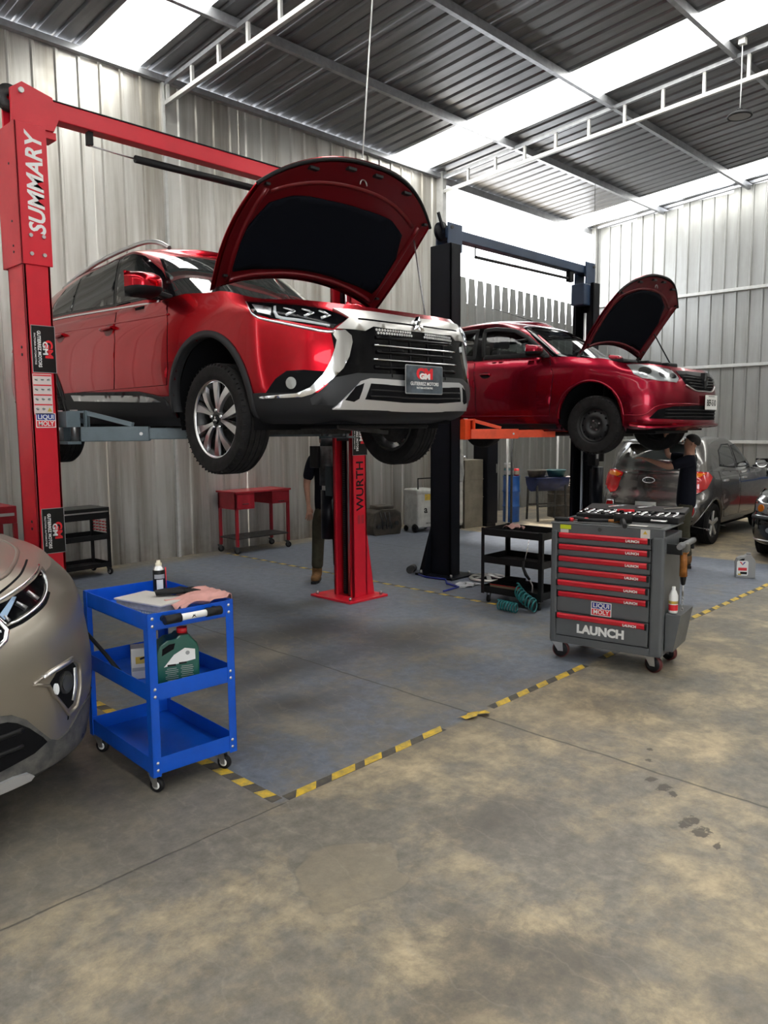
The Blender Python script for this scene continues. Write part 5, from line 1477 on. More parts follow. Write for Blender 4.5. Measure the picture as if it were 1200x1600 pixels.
for k in range(34):
    xx = -0.33 + 0.66 * k / 33
    for j in range(2):
        x2 = xx + 0.01 * j
        q, nn = c.snap((x2, -0.93, 0.778 - 0.018 * j), Vector((0, -1, 0)))
        if abs(x2) < 0.05: continue
        MB().cyl(q + nn * 0.006, q + nn * 0.012, 0.0085, n=6).build('grille_stud', 'satin', suv)
# three-diamond emblem
for k in range(3):
    a = 2 * math.pi * k / 3
    ce = Vector((0, -0.962, 0.826)); d = Vector((math.sin(a), 0, math.cos(a))); e = Vector((math.cos(a), 0, -math.sin(a)))
    q = [ce, ce + d * 0.028 + e * 0.0165, ce + d * 0.056, ce + d * 0.028 - e * 0.0165]
    q2 = [p + Vector((0, 0.03, 0)) for p in q]
    q3 = (q[0] + q[2]) / 2 + Vector((0, -0.006, 0))
    MB().add(q + q2 + [q3], [(0, 1, 8), (1, 2, 8), (2, 3, 8), (3, 0, 8), (0, 4, 5, 1), (1, 5, 6, 2), (2, 6, 7, 3), (3, 7, 4, 0)]).build('front_emblem', 'chrome', suv)
# lower bumper
gy = [(-0.712, -0.758, 0.372), (-0.640, -0.82, 0.450), (-0.60, -0.86, 0.492), (-0.473, -0.899, 0.520), (0.473, -0.899, 0.520), (0.60, -0.86, 0.492), (0.640, -0.82, 0.450), (0.712, -0.758, 0.372), (0.70, -0.75, 0.34), (0.58, -0.835, 0.335), (-0.58, -0.835, 0.335), (-0.70, -0.75, 0.34)]
c.patch('bumper_lower', gy, 'grey_bumper', off=0.012, thick=0.012, n=(0, -1, 0), mirror=False, res=0.035)
SK = [(-0.600, -0.829, 0.318), (-0.53, -0.87, 0.40), (-0.458, -0.908, 0.474), (-0.400, -0.925, 0.490), (-0.162, -0.961, 0.484), (0.162, -0.961, 0.484), (0.400, -0.925, 0.490), (0.458, -0.908, 0.474), (0.53, -0.87, 0.40), (0.600, -0.829, 0.318), (0.412, -0.901, 0.316), (0.105, -0.94, 0.308), (-0.105, -0.94, 0.308), (-0.412, -0.901, 0.316)]
c.patch('skid_plate', SK, 'satin_paint', off=0.022, thick=0.018, n=(0, -1, 0), mirror=False, res=0.03)
c.patch('lower_intake', [(-0.430, -0.912, 0.373), (-0.398, -0.927, 0.460), (-0.163, -0.962, 0.452), (0.163, -0.962, 0.452), (0.398, -0.927, 0.460), (0.430, -0.912, 0.373), (0.154, -0.952, 0.356), (-0.154, -0.952, 0.356)], 'black_matte', off=0.0245, thick=0.004, n=(0, -1, 0), mirror=False, res=0.03)
for zz in (0.385, 0.42):
    c.strip('intake_bar', [(-0.40, -0.92, zz + 0.006), (0, -0.95, zz - 0.003), (0.40, -0.92, zz + 0.006)], 0.010, 'black_plastic', height=0.005, off=0.025, n=(0, -1, 0), mirror=False)
c.patch('side_intake', [(-0.545, -0.872, 0.368), (-0.490, -0.902, 0.443), (-0.440, -0.917, 0.462), (-0.466, -0.901, 0.376), (-0.494, -0.885, 0.358)], 'black_matte', off=0.0245, thick=0.004, n=(0, -1, 0), res=0.02)
MB().bb(-0.012, 0.012, 0, 0, 0, 0)
np_ = plate('number_plate', (0, -1.002, 0.494), (1, 0, 0), (0, 0.0, 1), 0.328, 0.165, mat('cloudy_plate', (0.10, 0.125, 0.15), 0.35, var=0.75, vscale=9), suv, t=0.004, r=0.008)
np_['label'] = 'dealer plate with red and white garage lettering'
plate('plate_frame', (0, -1.001, 0.494), (1, 0, 0), (0, 0, 1), 0.340, 0.176, 'grey_print', np_, t=0.002, r=0.01)
text('lettering', 'GM', 0.085, (0, -1.0068, 0.527), (1, 0, 0), (0, 0, 1), 'red_print', np_, bold=0.005, depth=0.0006, xs=1.15)
text('lettering', 'GM', 0.045, (0, -1.0080, 0.512), (1, 0, 0), (0, 0, 1), 'white', np_, bold=0.003, depth=0.0004, xs=1.4)
text('lettering', 'GUTIERREZ MOTORS', 0.030, (0, -1.0068, 0.468), (1, 0, 0), (0, 0, 1), 'white', np_, bold=0.0005, depth=0.0004, xs=0.9)
text('lettering', 'FACTORIA AUTOMOTRIZ', 0.015, (0, -1.0068, 0.443), (1, 0, 0), (0, 0, 1), 'white', np_, bold=0.0003, depth=0.0004, xs=0.85)
# hood
open_hood(c, 0.24, 1.125, math.radians(49), 0.745, 0.80, 0.80, 1.10, 0.16, 0.13,
          [(-0.82, 0.13), (-0.45, 0.10), (0, 0.10), (0.45, 0.10), (0.82, 0.13), (0.84, 0.20), (0.83, 0.50), (0.74, 0.68), (0.55, 0.70), (0.2, 0.665), (-0.2, 0.665), (-0.55, 0.70), (-0.74, 0.68), (-0.83, 0.50), (-0.84, 0.20)])
MB().cyl((0.66, -0.42, 0.96), c.hood_pos(0.90, 0.75, -0.03), 0.006, n=8).build('hood_prop', 'steel', suv)
# engine bay tops that show over the fender line
for a0 in ((-0.55, -0.20, -0.15, 0.20, 0.99, 1.035), (-0.15, 0.25, -0.30, 0.15, 0.97, 1.03), (0.32, 0.56, -0.35, 0.05, 0.96, 1.02), (-0.62, -0.42, -0.50, -0.28, 0.93, 0.965)):
    MB().bb(*a0).build('engine_cover', 'black_plastic', suv, bevel=0.02)
MB().bar((-0.56, -0.62, 0.915), (0.56, -0.62, 0.915), 0.12, 0.03).build('slam_panel', 'black_plastic', suv)
door_mirror(c, (0.79, 0.64, 1.10), (0.985, 0.675, 1.165), (0.122, 0.15, 0.084), M['suv_paint'])
for s in (-1, 1):
    MB().bar((s * 1.06, 0.585, 1.152), (s * 0.985, 0.532, 1.156), 0.006, 0.016).build('mirror_repeater', 'chrome', suv)
# rear lamps and tailgate glass
c.patch('tail_lamp', [(-0.80, 3.40, 1.10), (-0.82, 3.40, 0.92), (-0.6, 3.62, 0.92), (-0.6, 3.6, 1.02)], 'red_lens', off=0.006, thick=0.006, n=(-0.6, 0.8, 0))
c.patch('tailgate_glass', [(-0.58, 3.5, 1.15), (0.58, 3.5, 1.15), (0.50, 3.4, 1.44), (-0.50, 3.4, 1.44)], 'tinted', off=0.004, thick=0.004, n=(0, 1, 0.2), mirror=False)
# ================================================================== maroon sedan on the black lift
M['sedan_paint'] = mat('maroon_paint', (0.235, 0.004, 0.018), 0.26, metal=0.82, coat=0.35, coat_rough=0.03, spec=0.3)
sedan = empty('sedan_car', (8.30, 4.16, 1.44), 0.0, 'maroon sedan with open hood raised on the black lift', 'car')
FP, FQ = 2.6, 2.0
cs_ = Car(sedan, M['sedan_paint'])
lv = [
    ((-0.62, 0.14, 0.74, 0.30, 0.30, 3.35, 0.06, 0.25, 0.25), [(-1, 0.185), (0.5, 0.19), (3.5, 0.26)]),
    ((-0.825, 0.15, 0.815, 0.27, 0.33, 3.50, 0.06, 0.22, 0.25), [(-1, 0.245), (0.5, 0.25), (3.5, 0.34)]),
    ((-0.820, 0.14, 0.848, 0.27, 0.33, 3.54, 0.06, 0.22, 0.25), [(-1, 0.34), (0.5, 0.36), (3.5, 0.46)]),
    ((-0.835, 0.14, 0.862, 0.27, 0.34, 3.55, 0.06, 0.22, 0.25), [(-1, 0.50), (3.5, 0.60)]),
    ((-0.820, 0.15, 0.862, 0.27, 0.35, 3.55, 0.06, 0.22, 0.25), [(-1, 0.63), (0.4, 0.68), (3.5, 0.76)]),
    ((-0.785, 0.16, 0.850, 0.27, 0.36, 3.53, 0.06, 0.22, 0.25), [(-1, 0.73), (-0.4, 0.79), (0.3, 0.86), (3.5, 0.93)]),
    ((-0.705, 0.16, 0.805, 0.27, 0.38, 3.46, 0.06, 0.22, 0.25), [(-1, 0.800), (-0.35, 0.885), (0.0, 0.955), (0.4, 0.995), (0.8, 0.988), (1.5, 1.005), (3.5, 1.05)]),
]
SF, SR = (0.045, 0.335, 0.375), (2.66, 0.335, 0.375)
cs_.lower(lv, (0.04, 0.3, 0.02, 2.6), 36, (SF, SR))
cv = [
    ((0.36, 0.28, 0.785, 0.20, 0.14, 3.05, 0.06, 0.25, 0.3), [(0.3, 0.985), (0.8, 0.985), (3.0, 1.02)]),
    ((0.62, 0.20, 0.745, 0.21, 0.18, 2.88, 0.06, 0.25, 0.3), [(0.5, 1.17), (3.0, 1.19)]),
    ((0.87, 0.13, 0.675, 0.22, 0.20, 2.66, 0.06, 0.25, 0.3), [(0.8, 1.335), (1.5, 1.36), (3.0, 1.33)]),
    ((1.05, 0.10, 0.615, 0.22, 0.22, 2.50, 0.06, 0.25, 0.3), [(1.0, 1.425), (1.6, 1.455), (3.0, 1.39)]),
    ((1.17, 0.08, 0.565, 0.22, 0.22, 2.40, 0.06, 0.25, 0.3), [(1.1, 1.460), (1.6, 1.490), (3.0, 1.42)]),
]
sF = [(1.49, 1.035), (1.553, 1.405), (1.409, 1.412), (1.113, 1.362), (0.935, 1.268), (0.754, 1.120), (0.64, 1.02)]
sR = [(2.42, 1.06), (2.38, 1.34), (2.22, 1.40), (1.66, 1.41), (1.63, 1.04)]
sW = [(-0.60, 1.02), (0.60, 1.02), (0.50, 1.40), (-0.50, 1.40)]
SHOLES = [('X', sF), ('X', sR), ('Y-', sW), ('Y+', [(-0.58, 1.06), (0.58, 1.06), (0.46, 1.36), (-0.46, 1.36)])]
cs_.cabin(cv, (0, 0, 0.03, 2.2), 20, 0.045, holes=SHOLES)

cs_.deck(0.42, hood=False, drop=0.08, rear=2.95, deck_mat='black_matte')
cs_.arch(*SF, 0.022, M['sedan_paint'], a0=-2, a1=188, out=0.006); cs_.arch(*SR, 0.022, M['sedan_paint'], out=0.006)
cs_.wells((SF[0], SR[0]), 0.335, 0.375, x1=0.80)
underbody(cs_, -0.62, 3.30, 0.185, (SF, SR), half=0.74); suspension(cs_, 0.0, 0.25, 0.745, 0.2); suspension(cs_, 2.63, 0.25, 0.745, 0.2)
for y in (0.0, 2.635):
    for s in (-1, 1):
        wheel(sedan, 'tyre', (s * 0.755, y, 0.25), s, 0.311, 0.196, 0.185, 'steel')
P_ = M['sedan_paint']
d1 = [(-0.80, 1.58, 0.995), (-0.80, 0.56, 0.972), (-0.86, 0.485, 0.80), (-0.86, 0.505, 0.60), (-0.85, 0.53, 0.36), (-0.85, 1.53, 0.36), (-0.86, 1.53, 0.70)]
d2 = [(-0.80, 1.60, 0.995), (-0.86, 1.55, 0.70), (-0.85, 1.55, 0.36), (-0.85, 2.20, 0.38), (-0.86, 2.34, 0.60), (-0.86, 2.48, 0.80), (-0.80, 2.46, 1.01)]
for D in (d1, d2):
    cs_.patch('door_gap', grow(D, 0.006), 'black_matte', off=0.0005, thick=0.003, n=(-1, 0, 0.1), res=0.06)
    cs_.patch('door', D, P_, off=0.0035, thick=0.006, n=(-1, 0, 0.1), res=0.045)
cs_.patch('handle_recess', [Vector((-0.855, 1.40 + 0.075 * math.cos(a), 0.838 + 0.035 * math.sin(a))) for a in [k * math.pi / 8 for k in range(16)]], 'black_plastic', off=0.0045, thick=0.004, n=(-1, 0, 0), res=0.02)
cs_.strip('door_handle', [(-0.855, 1.475, 0.85), (-0.857, 1.325, 0.846)], 0.03, P_, height=0.02, off=0.005, n=(-1, 0, 0))
cs_.strip('sill_crease', [(-0.85, 0.55, 0.352), (-0.85, 1.05, 0.358), (-0.85, 2.1, 0.37)], 0.012, P_, height=0.006, off=0.003, n=(-1, 0, 0))
cs_.patch('sill_cover', [(-0.82, 0.46, 0.27), (-0.82, 2.25, 0.28), (-0.82, 2.2, 0.20), (-0.82, 0.46, 0.20)], 'black_plastic', off=0.006, thick=0.006, n=(-1, 0, -0.3))
def ring_strip(cc, pts2, x, name, w, m):
    cc.strip(name, [(x, a, b2) for a, b2 in pts2], w, m, height=0.006, off=0.001, n=(-1, 0, 0.35), closed=True, flat=True)
for W in (sF, sR):
    ring_strip(cs_, W, -0.72, 'window_frame', 0.055, 'black_plastic')
    cs_.patch('side_window', [(-0.72, a, b2) for a, b2 in W], 'clear_glass', off=-0.004, thick=0.002, n=(-1, 0, 0.35), res=0.06)
cs_.patch('door_pillar', [(-0.75, 1.50, 1.01), (-0.75, 1.64, 1.01), (-0.64, 1.67, 1.42), (-0.64, 1.55, 1.42)], 'black_gloss', off=0.004, thick=0.004, n=(-1, 0, 0.35))
wsS = [(-0.66, 0.60, 1.00), (-0.45, 0.48, 0.995), (0, 0.40, 0.99), (0.45, 0.48, 0.995), (0.66, 0.60, 1.00), (0.60, 0.85, 1.22), (0.52, 1.06, 1.40), (0.3, 1.01, 1.42), (0, 0.99, 1.425), (-0.3, 1.01, 1.42), (-0.52, 1.06, 1.40), (-0.60, 0.85, 1.22)]
cs_.strip('windscreen_frame', wsS, 0.07, 'black_gloss', height=0.004, off=0.001, n=(0, -0.6, 0.8), mirror=False, closed=True, flat=True)
cs_.patch('windscreen', wsS, 'clear_glass', off=-0.002, thick=0.003, n=(0, -0.6, 0.8), mirror=False, res=0.06)
cs_.patch('rear_screen', [(-0.6, 3.0, 1.05), (0.6, 3.0, 1.05), (0.48, 2.6, 1.37), (-0.48, 2.6, 1.37)], 'clear_glass', off=-0.002, thick=0.003, n=(0, 0.7, 0.7), mirror=False, res=0.06)
cs_.strip('rear_screen_frame', [(-0.6, 3.0, 1.05), (0.6, 3.0, 1.05), (0.48, 2.6, 1.37), (-0.48, 2.6, 1.37)], 0.07, 'black_gloss', height=0.004, off=0.001, n=(0, 0.7, 0.7), mirror=False, closed=True, flat=True)
MB().bar((-0.5, 0.50, 1.01), (0.05, 0.42, 1.02), 0.012, 0.014).build('wiper', 'black_plastic', sedan)
MB().bar((0.05, 0.46, 1.01), (0.55, 0.55, 1.02), 0.012, 0.014).build('wiper', 'black_plastic', sedan)
# seats behind the glass
for sx in (-0.36, 0.36):
    for yy in (1.42, 2.25):
        st_ = MB().bb(sx - 0.22, sx + 0.22, yy, yy + 0.12, 0.85, 1.16).build('seat_back', 'seat_cloth', sedan, bevel=0.04, seg=3)
        MB().bb(sx - 0.12, sx + 0.12, yy + 0.06, yy + 0.15, 1.19, 1.34).build('head_rest', 'seat_cloth', st_, bevel=0.03, seg=3)
        for d in (-0.05, 0.05): MB().cyl((sx + d, yy + 0.10, 1.15), (sx + d, yy + 0.10, 1.20), 0.006, n=6).build('rest_post', 'steel', st_)
MB().tube([(0.36 + 0.17 * math.cos(a), 0.90 - 0.05 * math.sin(a), 1.03 + 0.15 * math.sin(a)) for a in [2 * math.pi * k / 20 for k in range(20)]], 0.013, 6, closed=True).build('steering_wheel', 'black_plastic', sedan)
MB().box((0.0, 1.0, 1.36), (0.22, 0.02, 0.06)).build('rear_view_mirror', 'black_plastic', sedan, bevel=0.01)
# lamps
HL = [(-0.773, -0.330, 0.870), (-0.802, -0.428, 0.763), (-0.768, -0.5, 0.720), (-0.654, -0.640, 0.692), (-0.490, -0.745, 0.678), (-0.445, -0.750, 0.724), (-0.465, -0.72, 0.775), (-0.50, -0.66, 0.820), (-0.62, -0.54, 0.850), (-0.731, -0.41, 0.868)]
hn = (-0.62, -0.74, 0.25)
cs_.patch('headlamp_bowl', HL, 'lamp_grey', off=0.002, thick=0.006, n=hn, res=0.03)
for q, r in (((-0.72, -0.50, 0.79), 0.065), ((-0.59, -0.64, 0.765), 0.060), ((-0.51, -0.71, 0.745), 0.040)):
    q = Vector(q)
    cs_.patch('lamp_reflector', [q + Vector((0.77, -0.64, 0)) * (r * math.cos(a)) + Vector((0, 0, r * 0.75 * math.sin(a))) for a in [k * math.pi / 8 for k in range(16)]], 'chrome', off=0.006, thick=0.006, n=hn, res=0.02)
cs_.patch('headlamp_lens', HL, 'clear_lens', off=0.016, thick=0.014, n=hn, res=0.03)
# grille
GR = [(-0.42, -0.74, 0.762), (-0.2, -0.79, 0.757), (0.2, -0.79, 0.757), (0.42, -0.74, 0.762), (0.36, -0.79, 0.66), (0.20, -0.82, 0.605), (-0.20, -0.82, 0.605), (-0.36, -0.79, 0.66)]
cs_.patch('grille_panel', GR, 'black_matte', off=0.004, thick=0.006, n=(0, -1, 0.1), mirror=False)
for zz, ww in ((0.735, 0.39), (0.705, 0.37), (0.675, 0.33), (0.645, 0.29)):
    cs_.strip('grille_bar', [(-ww, -0.78, zz), (0, -0.82, zz - 0.008), (ww, -0.78, zz)], 0.012, 'dark_steel', height=0.014, off=0.004, n=(0, -1, 0), mirror=False)
cs_.strip('grille_moulding', [(-0.37, -0.79, 0.655), (-0.21, -0.82, 0.600), (0, -0.83, 0.596), (0.21, -0.82, 0.600), (0.37, -0.79, 0.655)], 0.012, 'satin', height=0.012, off=0.004, n=(0, -1, 0), mirror=False)
cs_.patch('grille_top_panel', [(-0.42, -0.70, 0.795), (-0.12, -0.74, 0.80), (0.12, -0.74, 0.80), (0.42, -0.70, 0.795), (0.42, -0.74, 0.768), (0.10, -0.79, 0.762), (-0.10, -0.79, 0.762), (-0.42, -0.74, 0.768)], 'dark_plastic', off=0.006, thick=0.006, n=(0, -0.7, 0.7), mirror=False)
# upright diamond badge
dm = [(0.0, 0.085), (0.045, 0.0), (0.0, -0.085), (-0.045, 0.0)]
di = [(0.0, 0.045), (0.022, 0.0), (0.0, -0.045), (-0.022, 0.0)]
mb = MB(); ce = Vector((0, -0.845, 0.705))
o_ = [ce + Vector((a, 0, b2)) for a, b2 in dm]; i_ = [ce + Vector((a, -0.012, b2)) for a, b2 in [((p[0] + q[0]) / 2, (p[1] + q[1]) / 2) for p, q in zip(dm, di)]]; n_ = [ce + Vector((a, 0, b2)) for a, b2 in di]
for A_, B_ in ((o_, i_), (i_, n_)):
    mb.add(A_ + B_, [(k, (k + 1) % 4, (k + 1) % 4 + 4, k + 4) for k in range(4)])
mb.build('front_emblem', 'dark_steel', sedan)
MB().bb(-0.03, 0.03, -0.845, -0.80, 0.63, 0.79).build('emblem_mount', 'dark_plastic', sedan)
# lower intake and splitter
LO = [(-0.74, -0.57, 0.315), (-0.684, -0.645, 0.404), (-0.545, -0.735, 0.436), (-0.152, -0.825, 0.447), (0.152, -0.825, 0.447), (0.545, -0.735, 0.436), (0.684, -0.645, 0.404), (0.74, -0.57, 0.315), (0.381, -0.785, 0.297), (-0.381, -0.785, 0.297)]
cs_.patch('lower_intake', LO, 'black_matte', off=0.003, thick=0.005, n=(0, -1, 0), mirror=False, res=0.04)
for zz in (0.33, 0.365, 0.40):
    cs_.strip('intake_bar', [(-0.62, -0.70, zz), (-0.3, -0.80, zz), (0, -0.83, zz), (0.3, -0.80, zz), (0.62, -0.70, zz)], 0.012, 'black_plastic', height=0.010, off=0.003, n=(0, -1, 0), mirror=False)
cs_.strip('bumper_crease', [(-0.834, -0.352, 0.350), (-0.768, -0.528, 0.356), (-0.689, -0.640, 0.440), (-0.488, -0.765, 0.461), (-0.136, -0.83, 0.460), (0.0, -0.835, 0.460)], 0.014, P_, height=0.010, n=(-0.5, -0.86, 0))
lip = []
for k in range(41):
    a = -1 + 2 * k / 40
    q, nn = cs_.snap((0.80 * a, -0.83 + 0.45 * abs(a) ** 3, 0.255), None)
    lip.append(q)
mb = MB(); rows = []
for q in lip:
    d = Vector((q.x * 0.25, -1.0 + abs(q.x), 0)).normalized()
    rows.append([q - d * 0.02 + Vector((0, 0, 0.012)), q + d * 0.055 + Vector((0, 0, 0.006)), q + d * 0.055 - Vector((0, 0, 0.012)), q - d * 0.02 - Vector((0, 0, 0.02))])
mb.grid(rows, smooth=False)
mb.build('front_lip', P_, sedan)
npl = plate('number_plate', (0.10, -0.868, 0.482), (1, 0, 0), (0, 0, 1), 0.31, 0.152, 'white', sedan, t=0.004, r=0.008)
npl['label'] = 'white number plate with black characters'
text('lettering', 'BEF-510', 0.092, (0.10, -0.8730, 0.474), (1, 0, 0), (0, 0, 1), 'black_print', npl, bold=0.002, depth=0.0006, xs=0.78)
plate('plate_band', (0.10, -0.8725, 0.545), (1, 0, 0), (0, 0, 1), 0.16, 0.012, 'grey_print', npl, t=0.0006)
open_hood(cs_, 0.28, 1.045, math.radians(58), 0.715, 0.75, 0.74, 1.02, 0.13, 0.11,
          [(-0.80, 0.10), (-0.4, 0.07), (0, 0.06), (0.4, 0.07), (0.80, 0.10), (0.80, 0.55), (0.66, 0.74), (0.30, 0.78), (-0.30, 0.78), (-0.66, 0.74), (-0.80, 0.55)], crown=0.045, under='sedan_under')
MB().cyl((0.56, -0.22, 0.92), cs_.hood_pos(0.86, 0.42, -0.03), 0.008, n=8).build('hood_prop', 'black_plastic', sedan)
for a0 in ((-0.50, -0.15, -0.15, 0.20, 0.91, 0.96), (-0.10, 0.25, -0.25, 0.15, 0.90, 0.955), (0.30, 0.55, -0.30, 0.05, 0.88, 0.95)):
    MB().bb(*a0).build('engine_cover', 'black_plastic', sedan, bevel=0.02)
door_mirror(cs_, (0.78, 0.66, 1.02), (0.93, 0.72, 1.075), (0.115, 0.12, 0.062), P_)
MB().cyl((0, 1.32, 1.535), (0.0, 1.95, 1.76), 0.004, 0.002, 6).build('roof_aerial', 'black_plastic', sedan)
cs_.patch('tail_lamp', [(-0.76, 3.36, 1.0), (-0.80, 3.36, 0.78), (-0.62, 3.5, 0.78), (-0.62, 3.48, 0.98)], 'red_lens', off=0.006, thick=0.006, n=(-0.6, 0.8, 0))
# ================================================================== champagne SUV nose at the left edge
M['champagne'] = mat('champagne_paint', (0.30, 0.268, 0.225), 0.34, metal=0.72, coat=0.35, coat_rough=0.08)
FP, FQ = 2.5, 2.0
grey = empty('parked_suv', (0.715, 4.04, 0.0), 0.0, 'dusty champagne SUV nose parked beside the blue trolley', 'car')
cg = Car(grey, M['champagne'])
lv = [
    ((-0.86, 0.14, 0.82, 0.30, 0.36, 3.35, 0.06, 0.25, 0.25), [(-1, 0.235), (3.5, 0.26)]),
    ((-0.925, 0.14, 0.88, 0.27, 0.42, 3.55, 0.06, 0.22, 0.25), [(-1, 0.27), (3.5, 0.34)]),
    ((-0.945, 0.14, 0.910, 0.27, 0.46, 3.64, 0.06, 0.22, 0.25), [(-1, 0.40), (3.5, 0.48)]),
    ((-0.960, 0.14, 0.940, 0.27, 0.50, 3.67, 0.06, 0.22, 0.25), [(-1, 0.58), (3.5, 0.62)]),
    ((-0.945, 0.14, 0.940, 0.27, 0.54, 3.66, 0.06, 0.22, 0.25), [(-1, 0.76), (3.5, 0.80)]),
    ((-0.890, 0.15, 0.925, 0.27, 0.58, 3.62, 0.06, 0.22, 0.25), [(-1, 0.90), (-0.3, 0.96), (0.5, 1.0), (3.5, 1.02)]),
    ((-0.790, 0.18, 0.870, 0.27, 0.62, 3.55, 0.06, 0.22, 0.25), [(-1, 1.0), (-0.4, 1.05), (0.2, 1.10), (0.8, 1.12), (3.5, 1.16)]),
]
GF, GRr = (0.0, 0.37, 0.44), (2.70, 0.37, 0.44)
cg.lower(lv, (0.03, 0.35, 0.02, 2.6), 36, (GF, GRr))
cv = [
    ((0.45, 0.30, 0.845, 0.20, 0.16, 3.50, 0.06, 0.25, 0.3), [(0.3, 1.10), (3.5, 1.15)]),
    ((0.72, 0.20, 0.80, 0.21, 0.20, 3.46, 0.06, 0.25, 0.3), [(0.5, 1.29), (3.5, 1.31)]),
    ((1.00, 0.13, 0.71, 0.22, 0.22, 3.36, 0.06, 0.25, 0.3), [(0.8, 1.47), (3.5, 1.46)]),
    ((1.28, 0.08, 0.60, 0.22, 0.22, 3.20, 0.06, 0.25, 0.3), [(1.2, 1.61), (2.0, 1.64), (3.5, 1.57)]),
]
cg.cabin(cv, (0, 0, 0.03, 2.3), 14, 0.05)
cg.deck(0.48, hood=True, crown=0.075)
cg.cladding(9, 'dark_plastic', (GF, GRr), off=0.004)
cg.arch(*GF, 0.05, 'dark_plastic'); cg.arch(*GRr, 0.05, 'dark_plastic')
cg.wells((GF[0], GRr[0]), 0.37, 0.44)
underbody(cg, -0.75, 3.3, 0.235, (GF, GRr), half=0.80)
for y in (0.0, 2.70):
    for s in (-1, 1):
        wheel(grey, 'tyre', (s * 0.815, y, 0.36), s, 0.36, 0.245, 0.225, 'plain5')
def mx_(P): return [(-x, y, z) for x, y, z in P]
HL = [(0.345, -0.800, 0.985), (0.361, -0.805, 0.965), (0.393, -0.833, 0.917), (0.44, -0.811, 0.922), (0.519, -0.761, 0.940), (0.579, -0.707, 0.958), (0.624, -0.64, 0.985), (0.655, -0.577, 1.016), (0.690, -0.46, 1.052), (0.60, -0.60, 1.032), (0.528, -0.675, 1.015), (0.44, -0.745, 0.995)]
hn = (-0.45, -0.75, 0.45); HLm = mx_(HL)
cg.patch('headlamp_bowl', HLm, 'black_gloss', off=0.002, thick=0.006, n=hn, res=0.02)
cg.patch('daytime_lamp', mx_([(0.379, -0.809, 0.952), (0.392, -0.821, 0.930), (0.482, -0.725, 0.998), (0.463, -0.727, 1.0)]), 'lamp_blue', off=0.006, thick=0.004, n=hn, res=0.02)
for a, b2 in (((0.40, -0.82, 0.950), (0.412, -0.825, 0.925)), ((0.475, -0.76, 0.985), (0.500, -0.76, 0.948)), ((0.545, -0.69, 1.008), (0.572, -0.70, 0.965))):
    cg.strip('lamp_fin', mx_([a, b2]), [0.006, 0.015], 'satin', height=0.010, off=0.003, n=hn)
cg.patch('headlamp_lens', HLm, 'clear_lens', off=0.016, thick=0.014, n=hn, res=0.03)
cg.strip('lamp_moulding', mx_([(0.361, -0.805, 0.958), (0.393, -0.836, 0.910), (0.44, -0.815, 0.914), (0.519, -0.765, 0.932), (0.579, -0.712, 0.950), (0.628, -0.645, 0.978), (0.660, -0.577, 1.012), (0.672, -0.50, 1.045)]), 0.012, 'chrome', height=0.012, n=hn)
cg.strip('lamp_gap', mx_([(0.393, -0.84, 0.898), (0.46, -0.81, 0.906), (0.54, -0.755, 0.925), (0.60, -0.70, 0.945), (0.645, -0.63, 0.975)]), 0.014, 'black_matte', height=0.002, n=hn)
cg.strip('lamp_brow', mx_([(0.363, -0.774, 0.992), (0.445, -0.724, 1.010), (0.541, -0.649, 1.030), (0.64, -0.53, 1.050), (0.709, -0.40, 1.062)]), 0.012, 'chrome', height=0.008, n=hn)
cg.strip('hood_gap', [(-0.70, -0.28, 1.076), (-0.63, -0.43, 1.068), (-0.55, -0.575, 1.054), (-0.435, -0.700, 1.026), (-0.33, -0.755, 1.012), (0, -0.80, 1.005), (0.33, -0.755, 1.012), (0.435, -0.700, 1.026), (0.55, -0.575, 1.054), (0.63, -0.43, 1.068), (0.70, -0.28, 1.076)], 0.010, 'black_matte', height=0.0015, n=(0, -0.6, 0.8), mirror=False)
cg.strip('hood_crease', mx_([(0.36, -0.70, 1.046), (0.407, -0.66, 1.058), (0.514, -0.549, 1.072), (0.665, -0.247, 1.088), (0.74, -0.012, 1.108), (0.74, 0.4, 1.13)]), 0.020, M['champagne'], height=0.006, n=(0, -0.3, 1))
G_ = [(0.30, -0.83, 0.985), (0.352, -0.815, 0.955), (0.387, -0.848, 0.893), (0.370, -0.871, 0.860), (0.308, -0.901, 0.825), (0.22, -0.92, 0.70), (-0.22, -0.92, 0.70), (-0.308, -0.901, 0.825), (-0.370, -0.871, 0.860), (-0.387, -0.848, 0.893), (-0.352, -0.815, 0.955), (-0.30, -0.83, 0.985)]
cg.patch('grille_panel', G_, 'black_matte', off=0.003, thick=0.006, n=(0, -1, 0.2), mirror=False, res=0.04)
cg.strip('grille_frame', G_, 0.022, 'chrome', height=0.016, off=0.002, n=(0, -1, 0.2), mirror=False, closed=True, flat=True)
for zz in (0.945, 0.895, 0.845, 0.79, 0.74):
    ww = 0.36 if zz > 0.85 else 0.27
    cg.strip('grille_bar', [(-ww, -0.86, zz), (0, -0.93, zz), (ww, -0.86, zz)], 0.014, 'chrome', height=0.012, off=0.003, n=(0, -1, 0.2), mirror=False)
FGo = [(0.465, -0.89, 0.664), (0.551, -0.851, 0.690), (0.685, -0.764, 0.700), (0.728, -0.735, 0.660), (0.724, -0.740, 0.548), (0.70, -0.755, 0.475), (0.643, -0.795, 0.462), (0.555, -0.851, 0.586), (0.535, -0.858, 0.632)]
FGi = [(0.546, -0.858, 0.640), (0.584, -0.834, 0.672), (0.690, -0.77, 0.678), (0.705, -0.755, 0.650), (0.700, -0.76, 0.560), (0.675, -0.783, 0.500), (0.640, -0.80, 0.490), (0.570, -0.851, 0.590)]
fn = (-0.6, -0.8, 0)
cg.strip('fog_lamp_surround', mx_(FGo), 0.014, M['champagne'], height=0.010, n=fn, closed=True, flat=True)
